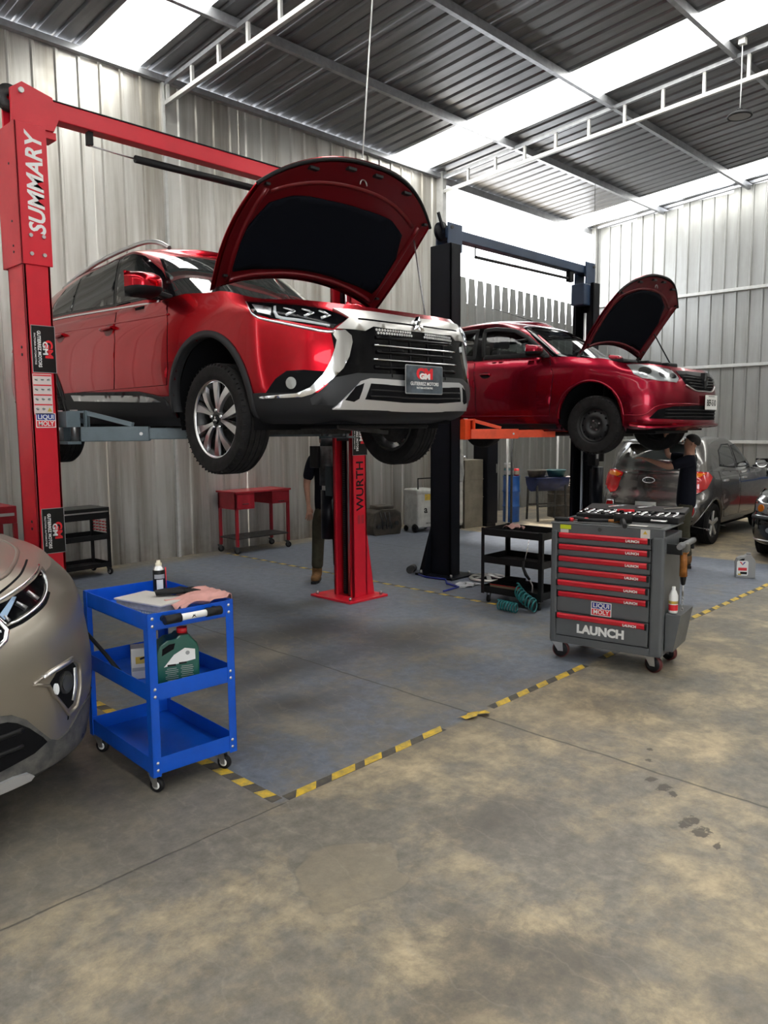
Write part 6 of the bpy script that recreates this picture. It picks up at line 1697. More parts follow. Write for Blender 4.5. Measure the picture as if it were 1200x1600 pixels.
cg.patch('fog_lamp_recess', mx_(FGi), 'black_matte', off=0.002, thick=0.004, n=fn, res=0.03)
cg.strip('fog_lamp_moulding', mx_([(0.506, -0.873, 0.676), (0.59, -0.83, 0.690), (0.672, -0.782, 0.692)]), 0.016, 'satin', height=0.018, n=fn)
q = Vector((-0.625, -0.815, 0.615))
cg.patch('fog_lamp', [q + Vector((0.8, -0.6, 0)) * (0.045 * math.cos(a)) + Vector((0, 0, 0.048 * math.sin(a))) for a in [k * math.pi / 9 for k in range(18)]], 'dark_steel', off=0.012, thick=0.014, n=fn, res=0.015)
cg.patch('fog_lamp_glass', [q + Vector((0.8, -0.6, 0)) * (0.034 * math.cos(a)) + Vector((0, 0, 0.036 * math.sin(a))) for a in [k * math.pi / 9 for k in range(18)]], 'lamp_smoke', off=0.016, thick=0.006, n=fn, res=0.015)
cg.patch('fog_lamp_bulb', [q + Vector((0.058, -0.04, -0.005)) + Vector((0.8, -0.6, 0)) * (0.012 * math.cos(a)) + Vector((0, 0, 0.024 * math.sin(a))) for a in [k * math.pi / 6 for k in range(12)]], 'lamp_white', off=0.018, thick=0.01, n=fn, res=0.015)
cg.strip('fog_lamp_bracket', mx_([(0.695, -0.768, 0.655), (0.690, -0.77, 0.58), (0.672, -0.785, 0.515)]), 0.024, 'lamp_grey', height=0.008, n=fn)
cg.patch('bumper_hole', mx_([(0.640, -0.80, 0.462), (0.648, -0.795, 0.462), (0.648, -0.795, 0.438), (0.640, -0.80, 0.438)]), 'black_matte', off=0.001, thick=0.002, n=fn, res=0.02)
CT = [(0.280, -0.942, 0.591), (0.363, -0.925, 0.572), (0.421, -0.908, 0.533), (0.478, -0.881, 0.465), (0.537, -0.847, 0.397), (0.583, -0.82, 0.372), (0.635, -0.788, 0.384), (0.724, -0.725, 0.448), (0.80, -0.62, 0.47), (0.86, -0.48, 0.47), (0.86, -0.48, 0.30), (0.80, -0.6, 0.28), (0.62, -0.78, 0.275), (0.40, -0.88, 0.275), (0.0, -0.93, 0.275)]
CT = CT + [(-x, y, z) for x, y, z in reversed(CT[:-1])]
cg.patch('bumper_lower', CT, 'scuffed_plastic', off=0.006, thick=0.008, n=(0, -1, 0), mirror=False, res=0.035)
LO = [(0.278, -0.942, 0.560), (0.341, -0.93, 0.552), (0.38, -0.92, 0.534), (0.43, -0.903, 0.495), (0.494, -0.871, 0.428), (0.515, -0.85, 0.398), (0.453, -0.88, 0.374), (0.381, -0.902, 0.366), (0.272, -0.924, 0.352)]
LO = LO + [(-x, y, z) for x, y, z in reversed(LO)]
cg.patch('lower_intake', LO, 'black_matte', off=0.010, thick=0.006, n=(0, -1, 0), mirror=False, res=0.035)
for zz in (0.50, 0.43):
    cg.strip('intake_bar', [(-0.40, -0.91, zz), (0, -0.95, zz), (0.40, -0.91, zz)], 0.02, 'black_plastic', height=0.010, off=0.010, n=(0, -1, 0), mirror=False)
SK = [(0.0, -0.93, 0.312), (0.271, -0.918, 0.310), (0.357, -0.902, 0.314), (0.418, -0.883, 0.306), (0.445, -0.868, 0.284), (0.431, -0.867, 0.272), (0.306, -0.904, 0.272), (0.0, -0.92, 0.27)]
SK = SK + [(-x, y, z) for x, y, z in reversed(SK[1:-1])]
cg.patch('skid_plate', SK, 'satin_paint', off=0.022, thick=0.02, n=(0, -1, 0), mirror=False, res=0.035)
wsG = [(-0.72, 0.68, 1.13), (0, 0.50, 1.125), (0.72, 0.68, 1.13), (0.56, 1.16, 1.54), (0, 1.10, 1.57), (-0.56, 1.16, 1.54)]
cg.patch('windscreen', wsG, 'tinted_screen', off=0.003, thick=0.004, n=(0, -0.6, 0.8), mirror=False, res=0.06)
cg.patch('side_window', [(-0.80, 0.85, 1.17), (-0.80, 2.9, 1.20), (-0.68, 2.7, 1.50), (-0.65, 1.3, 1.53)], 'tinted', off=0.003, thick=0.004, n=(-1, 0, 0.4), res=0.06)
for D in ([(-0.88, 1.40, 1.12), (-0.88, 0.58, 1.10), (-0.93, 0.52, 0.9), (-0.93, 0.52, 0.5), (-0.93, 1.38, 0.5)], [(-0.88, 1.42, 1.12), (-0.93, 1.40, 0.5), (-0.93, 2.2, 0.5), (-0.93, 2.45, 0.85), (-0.88, 2.5, 1.13)]):
    cg.patch('door_gap', grow(D, 0.006), 'black_matte', off=0.0005, thick=0.003, n=(-1, 0, 0.1), res=0.07)
    cg.patch('door', D, M['champagne'], off=0.0035, thick=0.006, n=(-1, 0, 0.1), res=0.06)
door_mirror(cg, (0.80, 1.25, 1.20), (0.99, 1.32, 1.25), (0.12, 0.13, 0.085), M['champagne'])
M_dummy = None
# ================================================================== dark grey hatchback, tail towards us
FP, FQ = 2.4, 2.0
hat = empty('hatchback_car', (13.32, 5.10, 0.0), math.radians(93), 'dark grey small hatchback parked by the right wall, tail towards us', 'car')
ch = Car(hat, M['hatch_paint'])
lv = [
    ((-0.60, 0.14, 0.68, 0.30, 0.30, 2.74, 0.06, 0.25, 0.25), [(-1, 0.20), (3.0, 0.24)]),
    ((-0.70, 0.12, 0.75, 0.27, 0.33, 2.87, 0.10, 0.30, 0.25), [(-1, 0.26), (3.0, 0.30)]),
    ((-0.72, 0.12, 0.785, 0.27, 0.33, 2.91, 0.10, 0.30, 0.27), [(-1, 0.40), (3.0, 0.45)]),
    ((-0.72, 0.12, 0.795, 0.27, 0.34, 2.91, 0.10, 0.32, 0.28), [(-1, 0.58), (3.0, 0.62)]),
    ((-0.69, 0.12, 0.795, 0.27, 0.35, 2.84, 0.10, 0.34, 0.30), [(-1, 0.72), (3.0, 0.76)]),
    ((-0.63, 0.12, 0.785, 0.27, 0.36, 2.82, 0.10, 0.34, 0.30), [(-1, 0.82), (0.3, 0.88), (3.0, 0.90)]),
    ((-0.55, 0.12, 0.750, 0.27, 0.38, 2.78, 0.10, 0.34, 0.30), [(-1, 0.88), (0.2, 0.98), (0.8, 0.99), (3.0, 1.04)]),
]
HF, HR = (0.0, 0.30, 0.345), (2.385, 0.30, 0.345)
ch.lower(lv, (0.03, 0.3, 0.03, 2.2), 32, (HF, HR))
cv = [
    ((0.22, 0.28, 0.735, 0.20, 0.14, 2.75, 0.10, 0.30, 0.28), [(0.2, 0.98), (3.0, 1.03)]),
    ((0.50, 0.20, 0.70, 0.21, 0.18, 2.71, 0.10, 0.30, 0.28), [(0.5, 1.17), (3.0, 1.20)]),
    ((0.80, 0.13, 0.64, 0.22, 0.20, 2.60, 0.10, 0.30, 0.26), [(0.8, 1.35), (3.0, 1.36)]),
    ((1.02, 0.09, 0.575, 0.22, 0.22, 2.48, 0.08, 0.28, 0.24), [(1.0, 1.445), (1.7, 1.47), (3.0, 1.44)]),
    ((1.10, 0.08, 0.54, 0.22, 0.22, 2.40, 0.08, 0.28, 0.24), [(1.0, 1.465), (1.7, 1.49), (3.0, 1.455)]),
]
ch.cabin(cv, (0, 0, 0.03, 2.0), 18, 0.03)
ch.deck(0.3, hood=True, crown=0.05)
ch.arch(*HF, 0.02, M['hatch_paint'], out=0.004); ch.arch(*HR, 0.02, M['hatch_paint'], out=0.004)
ch.wells((0.0, 2.385), 0.30, 0.345, x1=0.76)
underbody(ch, -0.55, 2.7, 0.20, (HF, HR), half=0.68)
for y in (0.0, 2.385):
    for s in (-1, 1):
        wheel(hat, 'tyre', (s * 0.70, y, 0.29), s, 0.29, 0.190, 0.17, 'plain5')
n_ = (0, 1, 0.12)
ch.patch('tailgate_glass', [(-0.60, 2.74, 1.04), (-0.3, 2.80, 0.985), (0.3, 2.80, 0.985), (0.60, 2.74, 1.04), (0.58, 2.62, 1.22), (0.49, 2.53, 1.415), (-0.49, 2.53, 1.415), (-0.58, 2.62, 1.22)], 'tinted_screen', off=0.004, thick=0.005, n=n_, mirror=False, res=0.05)
ch.strip('rear_wiper', [(-0.05, 2.80, 1.015), (0.25, 2.78, 1.05)], 0.014, 'black_plastic', height=0.014, off=0.004, n=n_, mirror=False)
MB().prism([(2.47, 1.462), (2.66, 1.445), (2.64, 1.43), (2.45, 1.43)], -0.48, 0.48, 'YZ').build('roof_spoiler', M['hatch_paint'], hat, bevel=0.006)
TL = [(-0.50, 2.80, 1.0), (-0.60, 2.74, 1.04), (-0.72, 2.52, 1.02), (-0.745, 2.45, 0.95), (-0.72, 2.58, 0.80), (-0.62, 2.78, 0.70), (-0.56, 2.82, 0.72)]
ch.patch('tail_lamp', TL, 'red_lens', off=0.010, thick=0.010, n=(-0.55, 0.83, 0.1), res=0.03)
ch.patch('turn_lamp', [(-0.52, 2.80, 0.985), (-0.60, 2.74, 1.02), (-0.70, 2.56, 1.0), (-0.66, 2.68, 0.955), (-0.57, 2.79, 0.945)], 'amber_lens', off=0.014, thick=0.005, n=(-0.55, 0.83, 0.1), res=0.03)
ch.strip('tail_lamp_edge', TL, 0.012, 'black_plastic', height=0.006, n=(-0.55, 0.83, 0.1), closed=True, flat=True)
ch.patch('rear_reflector', [(-0.56, 2.86, 0.57), (-0.64, 2.82, 0.57), (-0.655, 2.81, 0.50), (-0.64, 2.83, 0.43), (-0.56, 2.87, 0.43)], 'red_lens', off=0.012, thick=0.010, n=(-0.45, 0.9, 0), res=0.025)
ch.strip('reflector_ring', [(-0.55, 2.86, 0.585), (-0.65, 2.82, 0.585), (-0.672, 2.80, 0.50), (-0.65, 2.83, 0.415), (-0.55, 2.87, 0.415)], 0.014, 'chrome', height=0.008, n=(-0.45, 0.9, 0), closed=True, flat=True)
ch.patch('tailgate_gap', grow([(-0.54, 2.84, 0.98), (0.54, 2.84, 0.98), (0.56, 2.86, 0.72), (0.50, 2.88, 0.56), (-0.50, 2.88, 0.56), (-0.56, 2.86, 0.72)], 0.007), 'black_matte', off=0.001, thick=0.003, n=n_, mirror=False, res=0.05)
ch.patch('tailgate', [(-0.54, 2.84, 0.98), (0.54, 2.84, 0.98), (0.56, 2.86, 0.72), (0.50, 2.88, 0.56), (-0.50, 2.88, 0.56), (-0.56, 2.86, 0.72)], M['hatch_paint'], off=0.004, thick=0.006, n=n_, mirror=False, res=0.05)
bd_ = [Vector((0.085 * math.cos(a), 2.86, 0.905 + 0.038 * math.sin(a))) for a in [k * math.pi / 10 for k in range(20)]]
ch.strip('tail_badge', bd_, 0.012, 'chrome', height=0.008, off=0.006, n=n_, mirror=False, closed=True)
text('lettering', 'KIA', 0.048, (0, 2.868, 0.905), (-1, 0, 0), (0, 0.1, 1), 'chrome', hat, bold=0.001, depth=0.002, xs=1.1)
text('lettering', 'PICANTO', 0.028, (0.40, 2.868, 0.94), (-1, 0, 0), (0, 0.1, 1), 'chrome', hat, bold=0.0005, depth=0.002)
ch.patch('rear_bumper_lower', [(-0.62, 2.84, 0.36), (0.62, 2.84, 0.36), (0.60, 2.8, 0.27), (-0.60, 2.8, 0.27)], 'dark_plastic', off=0.004, thick=0.005, n=(0, 1, 0), mirror=False, res=0.06)
ch.patch('number_plate', [(-0.15, 2.9, 0.60), (0.15, 2.9, 0.60), (0.15, 2.9, 0.46), (-0.15, 2.9, 0.46)], 'white', off=0.008, thick=0.008, n=(0, 1, 0), mirror=False, res=0.06)
for W in ([(-0.70, 0.62, 1.03), (-0.71, 1.28, 1.04), (-0.62, 1.34, 1.36), (-0.60, 1.12, 1.37), (-0.64, 0.85, 1.24)], [(-0.71, 1.36, 1.04), (-0.71, 2.05, 1.09), (-0.64, 1.95, 1.30), (-0.60, 1.72, 1.38), (-0.60, 1.42, 1.38)]):
    ch.patch('side_window', W, 'tinted_screen', off=0.004, thick=0.004, n=(-1, 0, 0.4), res=0.05)
    ch.strip('window_frame', W, 0.02, 'black_plastic', height=0.006, n=(-1, 0, 0.4), closed=True, flat=True)
for D in ([(-0.74, 1.30, 0.985), (-0.74, 0.50, 0.97), (-0.79, 0.42, 0.80), (-0.79, 0.42, 0.35), (-0.79, 1.28, 0.35)], [(-0.74, 1.32, 0.985), (-0.79, 1.30, 0.35), (-0.79, 1.95, 0.36), (-0.79, 2.06, 0.58), (-0.78, 2.16, 0.80), (-0.74, 2.18, 1.02)]):
    ch.patch('door_gap', grow(D, 0.006), 'black_matte', off=0.0005, thick=0.003, n=(-1, 0, 0.1), res=0.07)
    ch.patch('door', D, M['hatch_paint'], off=0.0035, thick=0.006, n=(-1, 0, 0.1), res=0.05)
for yy in (1.20, 2.05):
    ch.strip('door_handle', [(-0.785, yy, 0.885), (-0.785, yy - 0.16, 0.88)], 0.028, 'satin', height=0.024, off=0.003, n=(-1, 0, 0))
door_mirror(ch, (0.74, 0.55, 1.03), (0.875, 0.55, 1.08), (0.09, 0.10, 0.07), 'black_plastic')
MB().cyl((0, 2.2, 1.51), (0, 2.6, 1.68), 0.004, 0.002, 6).build('roof_aerial', 'black_plastic', hat)
MB().tube([(0.35, 2.6, 0.22), (0.35, 2.86, 0.22)], 0.03, 10).build('exhaust_tip', 'dark_steel', hat)

# ================================================================== black car, front corner at the right edge
blk = empty('black_car', (10.72, 2.62, 0.0), math.radians(-85), 'black car with round headlamps cut off by the right edge', 'car')
FP, FQ = 2.9, 2.2
cb = Car(blk, M['navy_paint'])
lv = [
    ((-0.66, 0.10, 0.74, 0.30, 0.26, 3.5, 0.06, 0.25, 0.25), [(-1, 0.17), (3.5, 0.26)]),
    ((-0.76, 0.10, 0.82, 0.27, 0.28, 3.6, 0.06, 0.22, 0.25), [(-1, 0.22), (3.5, 0.34)]),
    ((-0.80, 0.09, 0.850, 0.27, 0.28, 3.64, 0.06, 0.22, 0.25), [(-1, 0.34), (3.5, 0.46)]),
    ((-0.80, 0.09, 0.855, 0.27, 0.28, 3.65, 0.06, 0.22, 0.25), [(-1, 0.50), (3.5, 0.60)]),
    ((-0.76, 0.09, 0.850, 0.27, 0.30, 3.63, 0.06, 0.22, 0.25), [(-1, 0.58), (3.5, 0.76)]),
    ((-0.74, 0.09, 0.840, 0.27, 0.32, 3.60, 0.06, 0.22, 0.25), [(-1, 0.68), (0.3, 0.80), (3.5, 0.90)]),
    ((-0.66, 0.09, 0.790, 0.27, 0.34, 3.50, 0.06, 0.22, 0.25), [(-1, 0.735), (0.0, 0.84), (0.8, 0.90), (3.5, 0.98)]),
]
BF, BR = (0.0, 0.30, 0.35), (2.70, 0.30, 0.35)
cb.lower(lv, (0.03, 0.3, 0.02, 2.6), 28, (BF, BR))
cv = [((0.62, 0.28, 0.76, 0.20, 0.14, 3.1, 0.06, 0.25, 0.3), [(0.3, 0.90), (3.5, 0.97)]), ((1.0, 0.16, 0.68, 0.21, 0.18, 2.8, 0.06, 0.25, 0.3), [(0.5, 1.16), (3.5, 1.18)]), ((1.35, 0.10, 0.56, 0.22, 0.22, 2.5, 0.06, 0.25, 0.3), [(1.0, 1.36), (3.5, 1.34)])]
cb.cabin(cv, (0, 0, 0.03, 2.2), 12, 0.04)
cb.deck(0.7, hood=True, crown=0.06)
cb.arch(*BF, 0.02, M['navy_paint'], out=0.004); cb.arch(*BR, 0.02, M['navy_paint'], out=0.004)
cb.wells((0.0, 2.7), 0.30, 0.35, x1=0.80); underbody(cb, -0.6, 3.3, 0.18, (BF, BR), half=0.74)
for y in (0.0, 2.70):
    for s in (-1, 1): wheel(blk, 'tyre', (s * 0.75, y, 0.31), s, 0.31, 0.21, 0.20, 'plain5')
HL = [(-0.36, -0.79, 0.715), (-0.36, -0.80, 0.595), (-0.66, -0.72, 0.595), (-0.79, -0.55, 0.62), (-0.80, -0.50, 0.70), (-0.66, -0.69, 0.718)]
hn = (-0.35, -0.93, 0.15)
cb.patch('headlamp_bowl', HL, 'lamp_grey', off=0.003, thick=0.006, n=hn, res=0.03)
for xx, r, mm in ((-0.44, 0.052, 'chrome'), (-0.575, 0.056, 'chrome'), (-0.715, 0.045, 'amber_lens')):
    q = Vector((xx, -0.76 + max(0, -xx - 0.5) * 0.6, 0.657))
    cb.patch('round_lamp', [q + Vector((r * math.cos(a), -0.4 * r * math.cos(a), r * math.sin(a))) for a in [k * math.pi / 8 for k in range(16)]], mm, off=0.014, thick=0.012, n=hn, res=0.02)
cb.patch('headlamp_lens', HL, 'clear_lens', off=0.020, thick=0.016, n=hn, res=0.04)
cb.strip('hood_edge_trim', [(-0.79, -0.45, 0.735), (-0.6, -0.68, 0.735), (0, -0.72, 0.738)], 0.018, 'chrome', height=0.008, n=(0, -0.8, 0.6))
cb.strip('bumper_trim', [(-0.85, -0.35, 0.535), (-0.78, -0.60, 0.535), (-0.5, -0.80, 0.535), (0, -0.83, 0.535)], 0.035, 'dark_plastic', height=0.012, n=(-0.4, -0.9, 0))
cb.strip('bumper_gloss', [(-0.85, -0.35, 0.560), (-0.78, -0.60, 0.560), (-0.5, -0.80, 0.560), (0, -0.83, 0.560)], 0.010, 'chrome', height=0.012, n=(-0.4, -0.9, 0))
cb.strip('spoiler_trim', [(-0.83, -0.35, 0.262), (-0.76, -0.60, 0.262), (-0.5, -0.77, 0.262), (0, -0.80, 0.262)], 0.016, 'satin', height=0.010, n=(-0.4, -0.9, 0))
for xx in (-0.58,):
    q = Vector((xx, -0.76, 0.40))
    cb.patch('fog_lamp', [q + Vector((0.05 * math.cos(a), -0.02 * math.cos(a), 0.035 * math.sin(a))) for a in [k * math.pi / 8 for k in range(16)]], 'lamp_grey', off=0.006, thick=0.006, n=hn, res=0.02)
cb.patch('side_grille', [(-0.30, -0.79, 0.715), (-0.05, -0.80, 0.715), (-0.05, -0.80, 0.61), (-0.28, -0.79, 0.61)], 'black_matte', off=0.004, thick=0.004, n=(0, -1, 0), res=0.04)
cb.strip('side_grille_frame', [(-0.30, -0.79, 0.715), (-0.05, -0.80, 0.715), (-0.05, -0.80, 0.61), (-0.28, -0.79, 0.61)], 0.014, 'chrome', height=0.01, n=(0, -1, 0), closed=True, flat=True)
door_mirror(cb, (0.76, 0.85, 0.96), (0.90, 0.85, 1.02), (0.10, 0.11, 0.065), M['navy_paint'])
cb.patch('windscreen', [(-0.66, 0.86, 0.93), (0, 0.68, 0.93), (0.66, 0.86, 0.93), (0.52, 1.27, 1.30), (-0.52, 1.27, 1.30)], 'tinted_screen', off=0.003, thick=0.004, n=(0, -0.6, 0.8), mirror=False, res=0.07)
# ================================================================== floor tapes
def tape(name, p0, p1, w, stripe, gap, label, skip=(), wob=0.0, slant=0.05):
    p0 = Vector((*p0, 0)); p1 = Vector((*p1, 0)); d = (p1 - p0); L = d.length; d.normalize(); s = Vector((-d.y, d.x, 0))
    t = empty(name, p0, 0, label, 'floor tape')
    rnd = random.Random(int(L * 1000))
    def inside(a): return not any(x0 < a < x1 for x0, x1 in skip)
    a = 0.0
    while a < L - 0.02:
        e = min(a + stripe + gap, L)
        if inside(a + 0.1):
            q = [d * a - s * w / 2, d * e - s * w / 2, d * e + s * w / 2, d * a + s * w / 2]
            MB().add([(p.x, p.y, 0.0008) for p in q] + [(p.x, p.y, -0.001) for p in q], [(0, 1, 2, 3), (0, 4, 5, 1), (1, 5, 6, 2), (2, 6, 7, 3), (3, 7, 4, 0)]).build('black_stripe', 'tape_black', t)
            b = a + gap * 0.5
            f = min(b + stripe * rnd.uniform(0.75, 1.05), e)
            j = rnd.uniform(-0.004, 0.004)
            q = [d * b - s * (w / 2 + j), d * f - s * (w / 2 + j), d * (f + slant) + s * (w / 2 - j), d * (b + slant) + s * (w / 2 - j)]
            MB().add([(p.x, p.y, 0.0022) for p in q] + [(p.x, p.y, 0.0) for p in q], [(0, 1, 2, 3), (0, 4, 5, 1), (1, 5, 6, 2), (2, 6, 7, 3), (3, 7, 4, 0)]).build('yellow_stripe', 'yellow', t)
        a += stripe + gap
    return t
tape('hazard_tape', (2.10, 2.69), (9.6, 2.69), 0.055, 0.15, 0.075, 'yellow and black hazard tape along the front of both bays', skip=((1.22, 1.50), (2.75, 2.98)))
tape('hazard_tape', (2.06, 2.70), (2.06, 8.6), 0.06, 0.085, 0.085, 'yellow and black hazard tape running under the blue trolley', slant=0.02)
tape('hazard_tape', (5.90, 4.2), (5.90, 8.7), 0.045, 0.10, 0.10, 'thin yellow dashed tape between the red and black lifts', slant=0.02)
# crumpled end of the front tape
mb = MB()
pts = [(3.40, 2.70, 0.004), (3.45, 2.66, 0.02), (3.50, 2.69, 0.010), (3.53, 2.63, 0.022), (3.58, 2.66, 0.006)]
rows = []
for k, p in enumerate(pts):
    rows.append([Vector(p) + Vector((0.01, -0.03, 0.004)), Vector(p) + Vector((0, 0, 0.012)), Vector(p) + Vector((-0.01, 0.03, 0.0))])
mb.grid(rows)
tag(mb.build('tape_scrap', 'yellow', None), 'crumpled torn scrap of yellow tape on the front line', 'tape scrap')

# ================================================================== blue trolley
CW, CD, CH = 0.44, 0.72, 0.865
cart = empty('tool_trolley', (1.685, 3.13, 0), math.radians(-3), 'bright blue three-shelf steel trolley on castors', 'trolley')
def tray(parent, z, lip, name, m, W=CW, D=CD):
    t = MB()
    t.bb(0, W, 0, D, z, z + 0.006)
    b = t.build(name, m, parent)
    for a in ((0, W, 0, 0.004), (0, W, D - 0.004, D), (0, 0.004, 0, D), (W - 0.004, W, 0, D)):
        MB().bb(a[0], a[1], a[2], a[3], z, z + lip).build('tray_side', m, b, bevel=0.0015)
    return b
for z in (0.105, 0.455, 0.785):
    tray(cart, z, 0.078, 'tray', 'cart_blue')
for px, py, sx, sy in ((0, 0, 1, 1), (CW, 0, -1, 1), (0, CD, 1, -1), (CW, CD, -1, -1)):
    mb = MB()
    mb.bb(min(px - 0.003 * sx, px + 0.038 * sx), max(px - 0.003 * sx, px + 0.038 * sx), min(py - 0.003 * sy, py), max(py - 0.003 * sy, py), 0.095, CH)
    mb.bb(min(px - 0.003 * sx, px), max(px - 0.003 * sx, px), min(py - 0.003 * sy, py + 0.038 * sy), max(py - 0.003 * sy, py + 0.038 * sy), 0.095, CH)
    post = mb.build('corner_post', 'cart_blue', cart, weld=False)
    for z in (0.125, 0.160, 0.475, 0.510, 0.805, 0.840):
        MB().lathe([(0.0001, 0.005), (0.005, 0.004), (0.008, 0.0)], 10, c=(px + 0.022 * sx, py - 0.003 * sy, z), axis='Y').xf(Matrix.Translation((0, py - 0.003 * sy, 0)) @ Matrix.Diagonal((1, -sy, 1, 1)) @ Matrix.Translation((0, -(py - 0.003 * sy), 0))).build('bolt', 'steel', post)
def caster(parent, x, y, r=0.036, top=0.095, w=0.026, ang=0.4, tread='black_plastic', hub='white', fork='steel', hr=0.55):
    c_ = MB().lathe([(r * 0.45, -w / 2), (r * 0.9, -w / 2), (r, -w * 0.3), (r, w * 0.3), (r * 0.9, w / 2), (r * 0.45, w / 2)], 20, axis='X').xf(Matrix.Translation((x, y, r)) @ Matrix.Rotation(ang, 4, 'Z')).build('caster', tread, parent)
    MB().lathe([(0.0001, -w * 0.52), (r * 0.35, -w * 0.56), (r * hr, -w * 0.53), (r * hr, w * 0.53), (r * 0.35, w * 0.56), (0.0001, w * 0.52)], 16, axis='X').xf(Matrix.Translation((x, y, r)) @ Matrix.Rotation(ang, 4, 'Z')).build('caster_hub', hub, c_)
    R3 = Matrix.Rotation(ang, 4, 'Z')
    off = R3 @ Vector((0, r * 0.5, 0))
    mb = MB()
    for sg in (-1, 1):
        mb.prism([(-r * 0.3, r * 0.8), (r * 0.3, r * 0.8), (r * 1.1, top), (-r * 0.2, top)], sg * w * 0.62 - 0.0015, sg * w * 0.62 + 0.0015, 'YZ')
    mb.bb(-w * 0.7, w * 0.7, -r * 0.3, r * 1.1, top - 0.004, top)
    mb.xf(Matrix.Translation((x, y, 0)) @ R3).build('caster_fork', fork, c_, weld=False)
    return c_
for x, y in ((0.04, 0.05), (CW - 0.04, 0.05), (0.04, CD - 0.05), (CW - 0.04, CD - 0.05)): caster(cart, x, y, ang=0.5)
hd = MB().cyl((0.07, -0.045, 0.835), (CW - 0.11, -0.045, 0.835), 0.016, n=14).build('push_handle', 'white', cart)
for x0, x1 in ((0.06, 0.14), (CW - 0.17, CW - 0.09)):
    MB().cyl((x0, -0.045, 0.835), (x1, -0.045, 0.835), 0.021, n=14).build('handle_grip', 'black_plastic', hd)
    xm = x0 + 0.015 if x0 < 0.1 else x1 - 0.015
    MB().cyl((xm, -0.045, 0.835), (xm, 0.0, 0.835), 0.015, n=10).build('handle_foot', 'black_plastic', hd)
poly_plate('handle_mark', (CW / 2 - 0.02, -0.0615, 0.835), (1, 0, 0), (0, 0, 1), [(-0.012, -0.008), (0.0, 0.0), (0.012, -0.008), (0.004, 0.004), (0.006, 0.010), (0, 0.004), (-0.006, 0.010), (-0.004, 0.004)], 'black_print', hd, t=0.001)
def onc(x, y, z):    # trolley-local to world
    return cart.matrix_basis @ Vector((x, y, z)) if False else Matrix.Translation((1.685, 3.13, 0)) @ Matrix.Rotation(math.radians(-3), 4, 'Z') @ Vector((x, y, z))
# spray can
p = onc(0.36, 0.60, 0.792)
sc_ = MB().lathe([(0.0001, 0), (0.029, 0.0), (0.032, 0.003), (0.032, 0.145), (0.030, 0.150)], 24).build('spray_can', 'black_print', None, loc=p)
tag(sc_, 'black aerosol can with cream nozzle standing on the blue trolley', 'spray can')
MB().lathe([(0.030, 0.150), (0.028, 0.160), (0.018, 0.172), (0.016, 0.176)], 20).build('can_shoulder', 'satin', sc_)
MB().lathe([(0.018, 0.172), (0.018, 0.186), (0.012, 0.188), (0.011, 0.200), (0.0001, 0.202)], 18).build('spray_nozzle', mat('cream_plastic', (0.72, 0.66, 0.50), 0.5), sc_)
MB().lathe([(0.0325, 0.02), (0.0325, 0.10)], 16, arc=1.1).xf(Matrix.Rotation(-2.5, 4, 'Z')).build('can_label', 'white', sc_)
MB().lathe([(0.0325, 0.105), (0.0325, 0.128)], 16, arc=1.9).xf(Matrix.Rotation(-2.9, 4, 'Z')).build('can_band', 'grey_print', sc_)
MB().cyl((0.035, -0.010, 0.03), (0.035, -0.010, 0.16), 0.003, n=6).build('spray_straw', 'red_print', sc_)
# air filter lying on a pleated one
fa = empty('air_filter', onc(0.19, 0.33, 0.803), math.radians(12), 'grey panel air filter lying on the blue trolley', 'filter')
MB().bb(-0.095, 0.095, -0.16, 0.16, 0.012, 0.050).build('filter_frame', 'filter_grey', fa, bevel=0.006)
MB().bb(-0.102, 0.102, -0.168, 0.168, 0.046, 0.056).build('filter_lip', mat('filter_lip', (0.50, 0.48, 0.45), 0.6), fa, bevel=0.003)
for k in range(16):
    MB().prism([(-0.152 + k * 0.0195, 0.0), (-0.152 + k * 0.0195 + 0.016, 0.0), (-0.152 + k * 0.0195 + 0.008, 0.014)], -0.088, 0.088, 'YZ').build('filter_pleat', 'paper', fa)
# pink rag hanging over the corner
def cloth(name, m, label, cat, fn, nu=26, nv=26, th=0.004):
    rows = [[fn(i / nu, j / nv) for j in range(nv + 1)] for i in range(nu + 1)]
    mb = MB(); mb.grid(rows); o = mb.build(name, m, None)
    sd = o.modifiers.new('thick', 'SOLIDIFY'); sd.thickness = th
    return tag(o, label, cat)
def rag_fn(u, v):
    y = 0.05 + 0.24 * v + 0.012 * math.sin(9 * u)
    wr = 0.016 * math.sin(10 * u + 4 * v) * math.cos(8 * v - 2 * u) + 0.012 * math.sin(19 * v + 6 * u)
    if u < 0.55:
        x = 0.20 + 0.24 * u / 0.55; z = 0.835 + 0.035 * (u / 0.55) + wr + 0.02 * math.sin(3.1 * v)
        if u > 0.35: z = max(z, 0.872)
    elif u < 0.65:
        x = 0.44 + 0.025 * (u - 0.55) / 0.10; z = 0.882 + 0.5 * abs(wr)
    else:
        k = (u - 0.65) / 0.35
        x = 0.466 + 0.010 * math.sin(13 * v) + 0.008 * math.sin(5 * k)
        z = 0.880 - (0.07 + 0.075 * math.sin(2.2 * v + 0.5) ** 2) * k
    return onc(x, y, z)
cloth('cleaning_rag', 'pink_rag', 'crumpled pink rag over the corner of the blue trolley', 'rag', rag_fn)
gl = empty('work_glove', onc(0.30, 0.30, 0.875), math.radians(-30), 'black rubber glove lying on the pink rag', 'glove')
MB().tube([(-0.10, 0.0, 0.004), (-0.05, 0.004, 0.012), (0.0, 0.0, 0.014), (0.05, -0.004, 0.010)], [0.026, 0.030, 0.032, 0.028], 10).xf(Matrix.Diagonal((1, 1.2, 0.5, 1))).build('glove_palm', 'black_plastic', gl)
